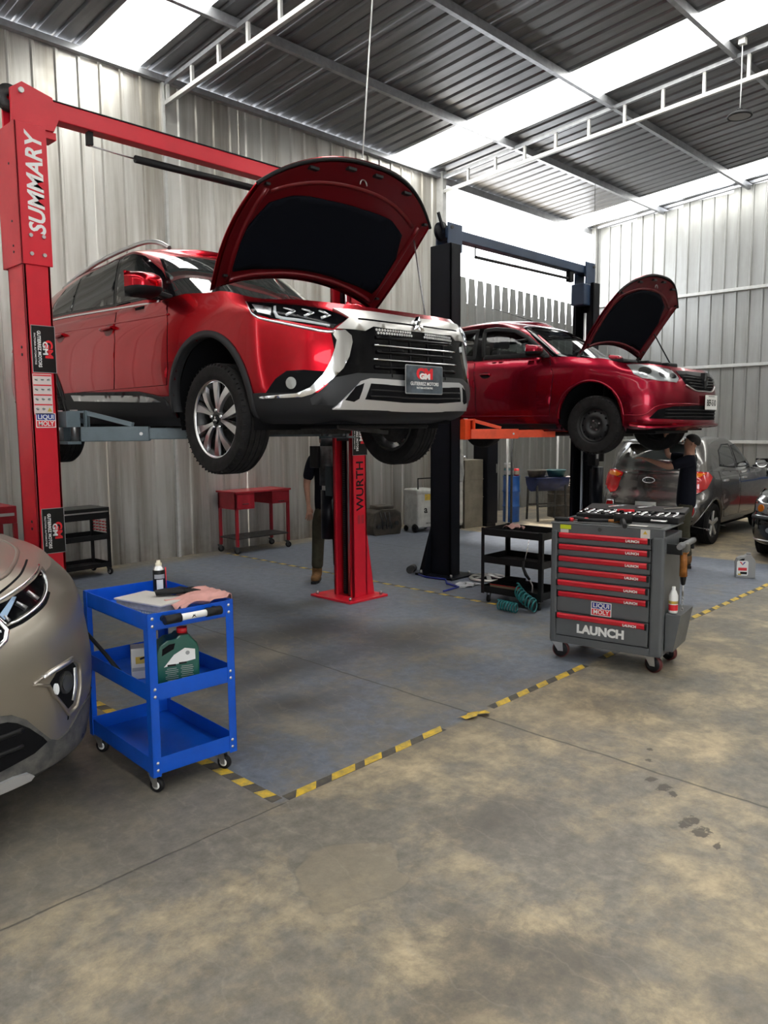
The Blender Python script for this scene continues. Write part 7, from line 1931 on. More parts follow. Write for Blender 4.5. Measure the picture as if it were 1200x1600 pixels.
for k in range(4):
    MB().tube([(0.04, -0.026 + 0.017 * k, 0.006), (0.085, -0.032 + 0.021 * k, 0.008), (0.125 - 0.008 * abs(k - 1.5), -0.036 + 0.024 * k, 0.002)], [0.010, 0.009, 0.006], 8).build('glove_finger', 'black_plastic', gl)
MB().tube([(-0.02, 0.03, 0.006), (0.02, 0.055, 0.008), (0.05, 0.062, 0.004)], [0.011, 0.010, 0.007], 8).build('glove_thumb', 'black_plastic', gl)
# oil jug on the middle shelf
def jug(name, loc, rz, h, w, d, body, cap, label, cat, lab_fn, scale=1.0):
    j = empty(name, loc, rz, label, cat)
    out = [(-w / 2, 0.0), (w / 2, 0.0), (w / 2, h * 0.66), (w * 0.46, h * 0.76), (w * 0.30, h * 0.90), (w * 0.30, h * 0.93), (w * 0.02, h * 0.93), (-w * 0.05, h * 0.88), (-w * 0.26, h * 0.86), (-w * 0.42, h * 0.78), (-w / 2, h * 0.62)]
    hole = None
    b = MB().prism(out, -d / 2, d / 2, 'XZ').build('jug_body', body, j, bevel=0.012, seg=3)
    MB().prism([(-w * 0.38, h * 0.60), (-w * 0.10, h * 0.70), (-w * 0.06, h * 0.80), (-w * 0.20, h * 0.79), (-w * 0.36, h * 0.72)], -d / 2 - 0.001, -d / 2 + 0.004, 'XZ').build('grip_recess', 'black_matte', b)
    MB().cyl((w * 0.16, 0, h * 0.92), (w * 0.16, 0, h * 1.02), w * 0.125, n=20).build('jug_cap', cap, j)
    lab_fn(j, w, h, d)
    return j
def lab_green(j, w, h, d):
    y = -d / 2 - 0.0008
    poly_plate('jug_label', (0, y, 0), (1, 0, 0), (0, 0, 1), [(-w * 0.34, h * 0.40), (w * 0.40, h * 0.48), (w * 0.40, h * 0.66), (w * 0.16, h * 0.70), (-w * 0.10, h * 0.60)], 'white', j, t=0.001)
    plate('jug_label', (w * 0.03, y, h * 0.065), (1, 0, 0), (0, 0, 1), w * 0.74, h * 0.08, 'white', j, t=0.001)
    plate('label_mark', (-w * 0.16, y - 0.001, h * 0.42), (1, 0, 0), (0, 0, 1), w * 0.20, h * 0.035, 'black_print', j, t=0.001)
    plate('label_mark', (w * 0.10, y - 0.001, h * 0.44), (1, 0, 0), (0, 0, 1), w * 0.18, h * 0.035, 'black_print', j, t=0.001)
    MB().cyl((w * 0.22, y - 0.0005, h * 0.61), (w * 0.22, y - 0.002, h * 0.61), w * 0.05, n=16).build('label_mark', 'grey_print', j)
    for k in range(7):
        plate('label_line', (-w * 0.16, y, h * (0.36 - 0.034 * k)), (1, 0, 0), (0, 0, 1), w * (0.30 if k % 3 else 0.22), h * 0.010, 'grey_print', j, t=0.0008)
        plate('label_line', (w * 0.20, y, h * (0.38 - 0.034 * k)), (1, 0, 0), (0, 0, 1), w * (0.30 if k % 2 else 0.26), h * 0.010, 'grey_print', j, t=0.0008)
jug('oil_jug', onc(0.20, 0.13, 0.462), math.radians(-20), 0.275, 0.20, 0.115, 'green_jug', 'red_print', 'dark green oil jug with red cap on the trolley middle shelf', 'oil jug', lab_green)
bx = empty('parts_box', onc(0.13, 0.37, 0.462), math.radians(-25), 'small white cardboard box behind the green jug', 'box')
MB().bb(-0.045, 0.045, -0.045, 0.045, 0, 0.155).build('box_body', 'paper', bx, bevel=0.002)
plate('box_print', (0, -0.046, 0.095), (1, 0, 0), (0, 0, 1), 0.05, 0.035, 'yellow', bx, t=0.001)
plate('box_print', (-0.005, -0.046, 0.050), (1, 0, 0), (0, 0, 1), 0.075, 0.018, 'grey_print', bx, t=0.001)
plate('box_print', (0.01, -0.0465, 0.105), (1, 0, 0.3), (-0.3, 0, 1), 0.03, 0.010, 'black_print', bx, t=0.001)
pb = MB().tube([onc(-0.03, 0.72, 0.685), onc(-0.012, 0.66, 0.645), onc(0.02, 0.52, 0.560), onc(0.045, 0.40, 0.480)], [0.008, 0.010, 0.010, 0.012], 8).build('pry_bar', 'black_plastic', None)
tag(pb, 'black pry bar leaning on the trolley middle shelf', 'pry bar')

# ================================================================== roller tool cabinet
cab = empty('tool_cabinet', (4.80, 2.98, 0), math.radians(-80.6), 'grey roller cabinet with seven red drawer pulls', 'tool cabinet')
KW, KD, K0, K1 = 0.79, 0.46, 0.125, 1.005
body = MB()
body.bb(0.0, KW, 0.02, KD, K0, K1 - 0.06)
body = body.build('cabinet_body', 'cab_grey', cab, bevel=0.006)
MB().bb(-0.004, 0.046, -0.012, 0.05, K0, K1 - 0.05).build('corner_pillar', 'cab_grey', cab, bevel=0.016, seg=4)
MB().bb(0.705, KW + 0.006, -0.012, 0.05, K0, K1 - 0.05).build('corner_pillar', 'cab_grey', cab, bevel=0.022, seg=4)
MB().bb(0.0, KW, -0.008, 0.03, K1 - 0.075, K1 - 0.0).build('top_fascia', 'cab_grey', cab, bevel=0.006)
MB().bb(0.0, KW, -0.008, 0.03, K0, K0 + 0.055).build('bottom_fascia', 'cab_grey', cab, bevel=0.006)
topm = MB().bb(-0.008, KW + 0.008, -0.012, KD + 0.008, K1 - 0.012, K1).build('cabinet_top', 'cab_grey', cab, bevel=0.006)
MB().bb(0.03, KW - 0.03, 0.02, KD - 0.02, K1, K1 + 0.003).build('top_mat', mat('grey_mat', (0.085, 0.085, 0.085), 0.8), topm)
tops = [0.935, 0.852, 0.766, 0.680, 0.594, 0.509, 0.352]
bots = [0.857, 0.771, 0.685, 0.599, 0.514, 0.357, 0.185]
for k, (zt, zb_) in enumerate(zip(tops, bots)):
    ox = -0.014 if k in (4, 6) else 0.0
    dr = MB().bb(0.050, 0.702, -0.004 + ox, 0.03, zb_ + 0.004, zt).build('drawer', 'cab_grey', cab, bevel=0.002)
    prof = [(0.0, -0.004 + ox), (0.0, -0.020 + ox), (-0.012, -0.026 + ox), (-0.034, -0.022 + ox), (-0.044, -0.004 + ox)]
    mb = MB(); mb.prism([(y, zt + z) for z, y in prof], 0.062, 0.684, 'YZ')
    pull = mb.build('drawer_pull', 'cab_red', dr, bevel=0.002)
    for xx in (0.056, 0.690): MB().bb(xx - 0.006, xx + 0.006, -0.020 + ox, -0.003 + ox, zt - 0.044, zt).build('pull_end', 'black_plastic', dr)
    text('lettering', 'LAUNCH', 0.024, (0.585, -0.0262 + ox, zt - 0.026), (1, 0, 0), (0, -0.1, 1), 'white', dr, bold=0.0008, depth=0.0006, xs=0.95)
MB().cyl((0.355, -0.008, 0.972), (0.355, -0.016, 0.972), 0.014, n=16).build('lock', 'dark_steel', cab)
liqui(cab, (0.375, -0.0045, 0.409), (1, 0, 0), (0, 0, 1), 0.145, 0.098)
text('lettering', 'LAUNCH', 0.082, (0.375, -0.0192, 0.248), (1, 0, 0), (0, 0, 1), 'white', cab, bold=0.004, depth=0.0008, xs=1.02)['label'] = 'white capital letters on the bottom drawer'
plate('price_sticker', (0.105, -0.0085, 0.975), (1, 0, 0), (0, 0, 1), 0.08, 0.030, mat('lime_print', (0.62, 0.70, 0.02), 0.5), cab, t=0.001)
plate('price_sticker', (0.097, -0.0085, 0.945), (1, 0, 0), (0, 0, 1), 0.06, 0.026, 'paper', cab, t=0.001)
plate('warning_sticker', (0.665, -0.0085, 0.965), (1, 0, 0), (0, 0, 1), 0.062, 0.062, 'paper', cab, t=0.001)
poly_plate('warning_mark', (0.665, -0.0098, 0.97), (1, 0, 0), (0, 0, 1), [(-0.015, -0.008), (0.015, -0.008), (0, 0.016)], 'yellow', cab, t=0.0006)
for x, y, an in ((0.06, 0.06, 1.75), (KW - 0.06, 0.06, 1.35), (0.12, KD - 0.05, 1.9), (KW - 0.05, KD - 0.05, 1.2)):
    cs2 = caster(cab, x, y, r=0.061, top=K0, w=0.036, ang=an, tread='caster_red', hub='black_plastic', fork='satin', hr=0.86)
# side handle, pocket and bin
mb = MB().bb(KW, KW + 0.10, 0.06, 0.085, 0.83, 0.90); mb.bb(KW, KW + 0.10, KD - 0.085, KD - 0.06, 0.83, 0.90)
sh = mb.build('handle_bracket', 'black_plastic', cab, weld=False, bevel=0.004)
MB().cyl((KW + 0.085, 0.05, 0.885), (KW + 0.085, KD - 0.03, 0.885), 0.020, n=14).build('push_bar', mat('grip_grey', (0.16, 0.16, 0.165), 0.5), cab)
bn = MB().prism([(0.0, 0.42), (0.10, 0.42), (0.055, 0.16), (0.0, 0.16)], 0.06, KD - 0.06, 'XZ').xf(Matrix.Translation((KW + 0.006, 0, 0))).build('side_bin', 'cab_grey', cab, bevel=0.004)
bt = MB().lathe([(0.0001, 0), (0.028, 0), (0.030, 0.01), (0.030, 0.12), (0.018, 0.15), (0.012, 0.16), (0.012, 0.18), (0.0001, 0.18)], 18)
KM = Matrix.Translation((4.80, 2.98, 0)) @ Matrix.Rotation(math.radians(-80.6), 4, 'Z')
def onk(x, y, z): return KM @ Vector((x, y, z))
b_ = bt.build('spray_bottle', 'white', None, loc=onk(KW + 0.045, 0.10, 0.425)); tag(b_, 'white bottle with red band sitting in the cabinet side bin', 'bottle')
MB().lathe([(0.0305, 0.02), (0.0305, 0.06)], 18).build('bottle_band', 'red_print', b_)
MB().lathe([(0.0305, 0.065), (0.0305, 0.085)], 18).build('bottle_band', 'yellow', b_)
# drill hanging from the handle
dl = empty('cordless_drill', onk(KW + 0.085, 0.17, 0.70), math.radians(-80), 'orange cordless drill hanging on the cabinet handle', 'power drill')
MB().tube([(0, -0.01, 0.17), (0, 0, 0.08), (0.0, 0.01, -0.04)], [0.032, 0.030, 0.034], 12).build('drill_body', 'orange_tool', dl)
MB().bb(-0.045, 0.045, -0.05, 0.05, 0.175, 0.255).build('battery_pack', mat('tool_grey', (0.12, 0.115, 0.10), 0.6), dl, bevel=0.012)
MB().bb(-0.036, 0.036, -0.042, 0.042, 0.16, 0.178).build('battery_foot', 'orange_tool', dl, bevel=0.006)
MB().lathe([(0.026, -0.04), (0.026, -0.06), (0.018, -0.11), (0.010, -0.12)], 14, c=(0, 0.01, 0)).build('drill_chuck', 'black_plastic', dl)
MB().cyl((0, 0.01, -0.12), (0, 0.01, -0.22), 0.008, n=8).build('drill_bit', 'steel', dl)
ch_ = []
for k in range(6):
    a = MB().tube([(0.012 * math.cos(t), 0.01, -0.225 - 0.022 * k + 0.015 * math.sin(t)) if k % 2 else (0, 0.01 + 0.012 * math.cos(t), -0.225 - 0.022 * k + 0.015 * math.sin(t)) for t in [2 * math.pi * q / 10 for q in range(10)]], 0.003, 6, closed=True).build('chain_link', 'steel', dl)
dl.scale = (0.78, 0.78, 0.78)
# socket case lying open on top
case = empty('socket_case', onk(0.45, 0.30, K1 + 0.004), math.radians(-80.6 + 4), 'open black socket case full of chrome bits on the cabinet', 'tool case')
MB().bb(-0.36, 0.36, -0.06, 0.17, 0.0, 0.045).build('case_tray', 'black_plastic', case, bevel=0.008)
lid = MB().bb(-0.36, 0.36, 0.0, 0.20, 0.0, 0.03).xf(Matrix.Translation((0, 0.16, 0.03)) @ Matrix.Rotation(0.10, 4, 'X')).build('case_lid', 'black_plastic', case, bevel=0.006)
rnd = random.Random(3)
for k in range(13):
    for j in range(4):
        x = -0.33 + k * 0.054; y = -0.04 + j * 0.052
        r = rnd.uniform(0.008, 0.018)
        MB().cyl((x, y, 0.044), (x, y, 0.050 + rnd.uniform(0.004, 0.016)), r, n=10).build('socket', 'chrome' if rnd.random() > 0.15 else 'black_gloss', case)
for k in range(3):
    MB().bar((-0.20 + k * 0.2, 0.22, 0.075), (-0.08 + k * 0.2, 0.30, 0.083), 0.014, 0.010).build('ratchet', 'chrome', case)
MB().bar((-0.10, 0.10, 0.062), (0.02, 0.11, 0.062), 0.024, 0.016).build('bit_holder', 'red_print', case)
MB().tube([(0.18, -0.07, 0.02), (0.18, -0.10, 0.02), (0.28, -0.10, 0.02), (0.28, -0.07, 0.02)], 0.007, 8).build('case_handle', 'satin', case)
# hammers and screwdrivers
hm = empty('rubber_mallet', onk(0.47, 0.12, K1 + 0.034), math.radians(-60), 'black rubber mallet with dark handle on the cabinet', 'mallet')
MB().cyl((-0.06, 0, 0.005), (0.06, 0, 0.005), 0.033, n=18).build('mallet_head', 'rubber', hm)
MB().tube([(0, -0.02, 0.0), (0, -0.12, -0.006), (0.0, -0.26, -0.016)], [0.013, 0.014, 0.016], 10).build('mallet_handle', 'black_plastic', hm)
hm2 = empty('claw_hammer', onk(0.285, 0.05, K1 + 0.022), math.radians(-95), 'hammer with black and tan handle beside the mallet', 'hammer')
MB().tube([(-0.09, -0.06, 0.0), (0.0, 0.0, 0.0), (0.09, 0.05, 0.0)], [0.014, 0.012, 0.013], 10).build('hammer_grip', 'black_plastic', hm2)
MB().tube([(0.08, 0.045, 0.0), (0.16, 0.09, 0.0)], [0.013, 0.011], 10).build('hammer_shaft', 'orange_tool', hm2)
MB().tube([(0.14, 0.13, 0.0), (0.17, 0.095, 0.0), (0.20, 0.05, 0.0)], [0.012, 0.016, 0.018], 10).build('hammer_head', 'dark_steel', hm2)
for k, (x, y, a) in enumerate(((0.06, 0.05, -70), (0.15, 0.13, -95))):
    s_ = empty('screwdriver', onk(x, y, K1 + 0.016), math.radians(a), ('red-collared screwdriver nearest the left edge of the cabinet top', 'red-collared screwdriver behind the other one on the cabinet')[k], 'screwdriver')
    MB().tube([(-0.06, 0, 0), (-0.03, 0, 0), (0.03, 0, 0), (0.05, 0, 0)], [0.013, 0.016, 0.015, 0.011], 10).build('driver_grip', 'black_plastic', s_)
    MB().cyl((0.05, 0, 0), (0.075, 0, 0), 0.014, n=10).build('driver_collar', 'red_print', s_)
    MB().cyl((0.07, 0, 0), (0.20, 0, -0.004), 0.004, n=8).build('driver_blade', 'chrome', s_)
tg = plate('paper_tag', onk(0.60, 0.05, K1 + 0.004), (0.16, -0.98, 0), (0.98, 0.16, 0), 0.12, 0.05, 'paper', None, t=0.002); tag(tg, 'white paper slip lying on the front edge of the cabinet', 'paper')

# ================================================================== black trolley between the lifts
bc = empty('tool_trolley', (5.90, 4.44, 0), math.radians(-88), 'black three-shelf trolley left of the grey cabinet', 'trolley')
BW, BD = 0.66, 0.45
for z in (0.10, 0.39, 0.655): tray(bc, z, 0.065, 'tray', 'cart_black', BW, BD)
for px, py, sx, sy in ((0, 0, 1, 1), (BW, 0, -1, 1), (0, BD, 1, -1), (BW, BD, -1, -1)):
    mb = MB(); mb.bb(min(px, px + 0.035 * sx), max(px, px + 0.035 * sx), min(py, py - 0.003 * sy), max(py, py - 0.003 * sy), 0.09, 0.725); mb.bb(min(px, px - 0.003 * sx), max(px, px - 0.003 * sx), min(py, py + 0.035 * sy), max(py, py + 0.035 * sy), 0.09, 0.725)
    mb.build('corner_post', 'cart_black', bc, weld=False)
    caster(bc, px + 0.05 * sx, py + 0.05 * sy, r=0.034, top=0.092, ang=0.3, hub='black_plastic', fork='dark_steel')
BMx = Matrix.Translation((5.90, 4.44, 0)) @ Matrix.Rotation(math.radians(-88), 4, 'Z')
def onb(x, y, z): return BMx @ Vector((x, y, z))
def rag2(u, v):
    return onb(0.10 + 0.16 * u, 0.22 + 0.14 * v, 0.735 + 0.02 * math.sin(8 * u + 4 * v) * math.sin(9 * v + 1) - 0.03 * (abs(u - 0.5) + abs(v - 0.5)))
cloth('cleaning_rag', mat('brown_pink_rag', (0.30, 0.17, 0.15), 0.95), 'crumpled brownish rag on the black trolley top', 'rag', rag2, 14, 14)
fld = empty('parts_carton', onb(0.06, 0.06, 0.108), 0, 'flat dark carton with cream front on the black trolley bottom shelf', 'carton'); fld.rotation_euler = (0, 0, math.radians(-84))
MB().bb(0, 0.33, 0, 0.26, 0, 0.085).build('carton_box', 'black_matte', fld, bevel=0.004)
MB().bb(0.004, 0.33, -0.006, 0, 0.004, 0.070).build('carton_front', 'cardboard', fld)
MB().bb(0.0, 0.335, -0.007, -0.001, 0.062, 0.070).build('carton_edge', 'red_print', fld)
MB().bb(0.06, 0.26, 0.04, 0.24, 0.085, 0.115).build('carton_flap', 'black_matte', fld, bevel=0.004)
gun = empty('air_gun', onb(0.50, -0.012, 0.42), 0, 'air blow gun with long chrome nozzle hooked on the black trolley', 'air gun')
d0 = onb(0.50, -0.012, 0.42)
def gl_(x, y, z): return onb(0.50 + x, -0.02 + y, 0.42 + z) - d0
MB().tube([gl_(-0.01, 0, 0.02), gl_(0.01, 0, 0.10), gl_(0.04, 0.0, 0.24)], 0.0045, 8).build('gun_nozzle', 'chrome', gun)
MB().tube([gl_(-0.015, 0, 0.03), gl_(-0.02, 0, -0.03), gl_(0.01, 0, -0.09), gl_(0.05, 0, -0.13)], [0.012, 0.014, 0.016, 0.012], 8).build('gun_body', 'black_plastic', gun)
MB().tube([gl_(0.05, 0, -0.13), gl_(0.08, 0, -0.18), gl_(0.09, -0.02, -0.24)], 0.006, 8).build('gun_fitting', 'steel', gun)
co = []
for k in range(150):
    t = k / 149
    a = t * 2 * math.pi * 7
    p = onb(0.44 + 0.21 * t, -0.06 - 0.04 * math.sin(t * 3), 0.16 - 0.13 * t)
    e = onb(0, 1, 0) - onb(0, 0, 0)
    co.append(p + Vector((0, 0, 1)) * (0.055 * math.cos(a) + 0.035) + e * (0.055 * math.sin(a)))
hs = MB().tube(co, 0.0075, 8).build('coiled_air_hose', 'teal', None); tag(hs, 'teal coiled air hose spilling off the black trolley', 'air hose')
hc = []
for k in range(90):
    t = k / 89; a = t * 2 * math.pi * 7
    p = onb(0.30 + 0.22 * t, -0.16 - 0.02 * t, 0.050)
    e = onb(0, 1, 0) - onb(0, 0, 0)
    hc.append(p + Vector((0, 0, 1)) * (0.042 * math.cos(a)) + e * (0.042 * math.sin(a)))
hs = MB().tube(hc, 0.0075, 8).build('coiled_air_hose', 'teal', None); tag(hs, 'tight teal hose coil lying on the floor under the black trolley', 'air hose')

# ================================================================== red bench against the wall
be = empty('work_bench', (5.92, 8.50, 0), 0, 'red steel work bench with two drawers against the metal wall', 'bench')
LB, DB = 0.90, 0.42
MB().bb(-0.02, LB + 0.02, -0.02, DB + 0.02, 0.815, 0.84).build('bench_top', 'bench_red', be, bevel=0.004)
for x0, x1 in ((0.0, 0.30), (0.60, LB)):
    d_ = MB().bb(x0, x1, 0.0, DB, 0.60 if x0 < 0.1 else 0.64, 0.815).build('drawer_box', 'bench_red', be, bevel=0.003)
    MB().bb(x0 + 0.015, x1 - 0.015, -0.006, 0.0, 0.63 if x0 < 0.1 else 0.66, 0.80).build('drawer_front', 'bench_red', d_, bevel=0.002)
    MB().bb((x0 + x1) / 2 - 0.05, (x0 + x1) / 2 + 0.05, -0.014, -0.005, 0.665, 0.675).build('drawer_handle', 'dark_steel', d_)
for x in (0.0, LB - 0.035):
    for y in (0.0, DB - 0.035):
        MB().bb(x, x + 0.035, y, y + 0.035, 0.10, 0.82).build('leg', 'bench_red', be)
        caster(be, x + 0.018, y + 0.018, r=0.042, top=0.10, ang=0.8, hub='dark_steel', fork='dark_steel')
MB().bb(0.0, LB, 0.0, DB, 0.20, 0.215).build('bench_shelf', 'dark_steel', be)

# black workshop trolley behind the left column, red cabinet further left
b2 = empty('tool_trolley', (3.52, 8.42, 0), math.radians(4), 'black trolley with a drawer and red pegs behind the red column', 'trolley')
for z, lp in ((0.10, 0.05), (0.42, 0.06)): tray(b2, z, lp, 'tray', 'cart_black', 0.62, 0.40)
MB().bb(0, 0.62, 0, 0.40, 0.66, 0.79).build('drawer_box', 'cart_black', b2, bevel=0.004)
MB().bb(0.02, 0.60, -0.008, 0.0, 0.735, 0.75).build('drawer_pull', 'satin', b2)
for x in (0.0, 0.59):
    for y in (0.0, 0.37):
        MB().bb(x, x + 0.03, y, y + 0.03, 0.09, 0.70).build('corner_post', 'cart_black', b2)
        caster(b2, x + 0.015, y + 0.015, r=0.04, top=0.095, ang=0.2, hub='grey_print', fork='dark_steel')
for k in range(4):
    for j in range(5):
        MB().bb(0.605, 0.622, 0.05 + j * 0.07, 0.08 + j * 0.07, 0.50 + k * 0.035, 0.512 + k * 0.035).build('tool_peg', 'red_print', b2)
rc = empty('tool_cabinet', (2.10, 8.30, 0), 0, 'red tool cabinet with open middle at the far left wall', 'tool cabinet')
MB().bb(0, 0.95, 0, 0.45, 0.72, 0.90).build('drawer_box', 'bench_red', rc, bevel=0.006)
MB().bb(0.03, 0.92, -0.012, 0, 0.80, 0.83).build('drawer_pull', 'satin', rc)
MB().bb(0, 0.95, 0, 0.45, 0.10, 0.40).build('lower_box', 'bench_red', rc, bevel=0.006)
for x in (0, 0.91):
    for y in (0, 0.41): MB().bb(x, x + 0.04, y, y + 0.04, 0.0, 0.72).build('leg', 'bench_red', rc)

# ================================================================== drums and machines at the back
def drum(name, loc, r, h, m, label, cat='drum', n=32, lidm=None):
    d_ = MB().lathe([(0.0001, h - 0.012), (r - 0.02, h - 0.012), (r - 0.015, h), (r, h), (r, h * 0.70), (r + 0.009, h * 0.685), (r + 0.009, h * 0.665), (r, h * 0.65), (r, h * 0.37), (r + 0.009, h * 0.355), (r + 0.009, h * 0.335), (r, h * 0.32), (r, 0.0), (0.0001, 0.0)], n).build(name, m, None, loc=loc, sharp=40)
    MB().lathe([(r, h - 0.008), (r + 0.008, h - 0.004), (r + 0.006, h + 0.006), (r - 0.010, h + 0.006)], n).build('drum_rim', m, d_)
    MB().cyl((r * 0.5, 0.0, h - 0.012), (r * 0.5, 0.0, h + 0.006), 0.03, n=14).build('bung', 'steel', d_)
    return tag(d_, label, cat)
drum('oil_drum', (11.30, 7.86, 0), 0.145, 0.80, 'drum_blue', 'slim bright blue steel drum beside the navy tub')
# parts washer: half drum on legs
pw_ = empty('parts_washer', (11.62, 7.66, 0), math.radians(-30), 'navy half drum wash tub on a dark steel stand', 'wash tub')
rows = []
for k in range(17):
    a = math.pi + math.pi * k / 16
    rows.append([Vector((x, 0.22 * math.cos(a), 0.76 + 0.24 * math.sin(a))) for x in (0.0, 0.32, 0.64)])
tb = MB().grid(rows)
for x in (0.0, 0.64): tb.add([(x, 0, 0.76)] + [(x, r[0].y, r[0].z) for r in rows], [(0, k, k + 1) for k in range(1, 17)])
tb = tb.build('tub', 'navy_tank', pw_)
MB().tube([(0, -0.22, 0.76), (0.64, -0.22, 0.76), (0.64, 0.22, 0.76), (0, 0.22, 0.76)], 0.014, 8, closed=True).build('tub_rim', 'navy_tank', tb)
for x in (0.03, 0.58):
    for y, yb2 in ((-0.17, -0.22), (0.17, 0.22)): MB().bar((x, y, 0.66), (x, yb2, 0.0), 0.03, 0.03).build('leg', 'dark_steel', pw_)
MB().bar((0.03, -0.20, 0.27), (0.58, -0.20, 0.27), 0.02, 0.03).build('stretcher', 'dark_steel', pw_)
MB().bar((0.03, 0.20, 0.27), (0.58, 0.20, 0.27), 0.02, 0.03).build('stretcher', 'dark_steel', pw_)
# basins on the tub
for k, (dx, dy, mm, lb) in enumerate(((0.115, 0.02, 'oily', 'flat dark oil pan resting on the left of the navy tub'), (0.49, 0.0, 'teal_dark', 'round teal basin resting on the navy tub'))):
    q = Matrix.Translation((11.62, 7.66, 0)) @ Matrix.Rotation(math.radians(-30), 4, 'Z') @ Vector((dx, dy, 0.776))
    o = MB().lathe([(0.0001, 0.004), (0.13, 0.004), (0.165, 0.11), (0.17, 0.115), (0.168, 0.10), (0.135, 0.0), (0.0001, 0.0)], 28).build('oil_pan' if k == 0 else 'basin', mm, None, loc=q)
    tag(o, lb, 'basin')
    MB().lathe([(0.165, 0.108), (0.178, 0.112), (0.176, 0.122), (0.163, 0.118)], 28).build('basin_rim', mm, o)
# tins on the blue drum
for k, (dx, dy, z, r, h, mm, lb) in enumerate(((-0.045, 0.03, 0.806, 0.085, 0.13, 'teal_dark', 'squat teal tin on the blue drum'), (0.075, -0.055, 0.806, 0.045, 0.12, 'red_print', 'small red can on the edge of the blue drum'), (-0.05, 0.03, 0.938, 0.075, 0.09, 'filter_grey', 'grey tin stacked on the teal tin'))):
    o = MB().lathe([(0.0001, h), (r * 0.9, h), (r * 0.92, h + 0.006), (r, h + 0.004), (r, 0), (0.0001, 0)], 22).build('paint_tin', mm, None, loc=(11.30 + dx, 7.86 + dy, z)); tag(o, lb, 'tin')
    MB().lathe([(r + 0.003, h * 0.2), (r + 0.003, h * 0.75)], 22).build('tin_label', ('grey_print', 'cardboard', 'paper')[k], o)
# dark drum with dangling rag at the right
drum('oil_drum', (12.58, 7.62, 0), 0.26, 0.62, 'oily', 'wide oily dark drum right of the navy tub')
def rag3(u, v):
    return Vector((12.35 + 0.25 * u, 7.40 + 0.12 * v - 0.05 * math.sin(u * 7), 0.70 + 0.03 * math.sin(9 * u) - 0.22 * max(0, 0.5 - v) * (1.1 + 0.5 * math.sin(5 * u)) + 0.02 * math.cos(11 * v)))
cloth('cleaning_rag', mat('white_pink_rag', (0.60, 0.50, 0.48), 0.95), 'white rag hanging over the oily drum', 'rag', rag3, 18, 18)
# tan box stack / filing cabinet
tc_ = empty('filing_cabinet', (9.98, 7.86, 0), math.radians(-8), 'tan three-tier metal cabinet behind the black column', 'cabinet')
for z0, z1 in ((0.0, 0.50), (0.51, 0.80), (0.81, 1.13)):
    MB().bb(0, 0.42, 0, 0.42, z0, z1).build('cabinet_tier', 'tan_box', tc_, bevel=0.006)
for z in (0.505, 0.805): MB().bb(-0.008, 0.428, -0.008, 0.428, z - 0.008, z + 0.008).build('tier_rim', 'tan_box', tc_)
o = empty('spray_gun', (10.18, 8.02, 1.131), 0.6, 'small chrome spray gun lying on the tan cabinet', 'spray gun')
MB().tube([(-0.09, 0, 0.03), (0.0, 0, 0.04), (0.08, 0, 0.035)], [0.02, 0.03, 0.016], 10).build('gun_body', 'chrome', o)
MB().lathe([(0.0001, 0), (0.04, 0), (0.042, 0.06), (0.02, 0.075)], 14, c=(0.02, 0.05, 0.0)).build('gun_cup', 'dark_steel', o)
wc = empty('white_locker', (9.62, 7.92, 0), math.radians(-6), 'tall dirty white locker beside the tan cabinet', 'locker')
MB().bb(0, 0.34, 0, 0.42, 0.06, 1.60).build('locker_body', 'white_dirty', wc, bevel=0.01)
MB().bb(0.01, 0.33, -0.012, 0, 0.10, 0.62).build('locker_door', 'white_dirty', wc, bevel=0.003)
MB().bb(0.01, 0.33, -0.012, 0, 0.64, 1.57).build('locker_door', 'white_dirty', wc, bevel=0.003)
MB().bb(0.28, 0.30, -0.025, -0.01, 0.85, 0.97).build('locker_handle', 'steel', wc)
MB().bb(0.02, 0.32, 0.02, 0.40, 0, 0.06).build('plinth', 'black_plastic', wc)
def rag4(u, v): return Vector((9.80 + 0.07 * u + 0.02 * math.sin(6 * v), 7.82 + 0.03 * math.sin(9 * u + 3 * v), 0.78 + 0.55 * v * (1 - 0.25 * u)))
cloth('hanging_cloth', 'white_dirty', 'long cream cloth hanging on the white locker', 'cloth', rag4, 10, 16)
# recovery machine
rm = empty('recovery_machine', (9.08, 8.10, 0), math.radians(-10), 'white wheeled coolant machine with yellow sticker', 'service machine')
MB().bb(0, 0.40, 0, 0.36, 0.07, 0.68).build('machine_body', 'white_dirty', rm, bevel=0.025, seg=3)
MB().bb(-0.006, 0.406, -0.006, 0.366, 0.60, 0.69).build('machine_top', 'white_dirty', rm, bevel=0.03, seg=3)
MB().tube([(0.05, 0.05, 0.66), (0.05, 0.05, 0.86), (0.33, 0.05, 0.86), (0.33, 0.05, 0.66)], 0.012, 8).build('machine_handle', 'black_plastic', rm)
plate('machine_sticker', (0.22, -0.001, 0.56), (1, 0, 0), (0, 0, 1), 0.14, 0.10, 'yellow', rm, t=0.001)
text('lettering', 'a', 0.16, (0.17, -0.001, 0.36), (1, 0, 0), (0, 0, 1), 'black_print', rm, bold=0.004, depth=0.001)
text('lettering', 'MOD', 0.04, (0.22, -0.001, 0.14), (1, 0, 0), (0, 0, 1), 'black_print', rm, depth=0.001)
for x in (0.0, 0.40):
    MB().lathe([(0.02, -0.02), (0.065, -0.02), (0.07, 0), (0.065, 0.02), (0.02, 0.02)], 18, c=(x, 0.06, 0.07), axis='X').build('machine_wheel', 'black_plastic', rm)
    MB().lathe([(0.02, -0.015), (0.045, -0.015), (0.05, 0), (0.045, 0.015), (0.02, 0.015)], 18, c=(x, 0.30, 0.05), axis='X').build('machine_wheel', 'black_plastic', rm)
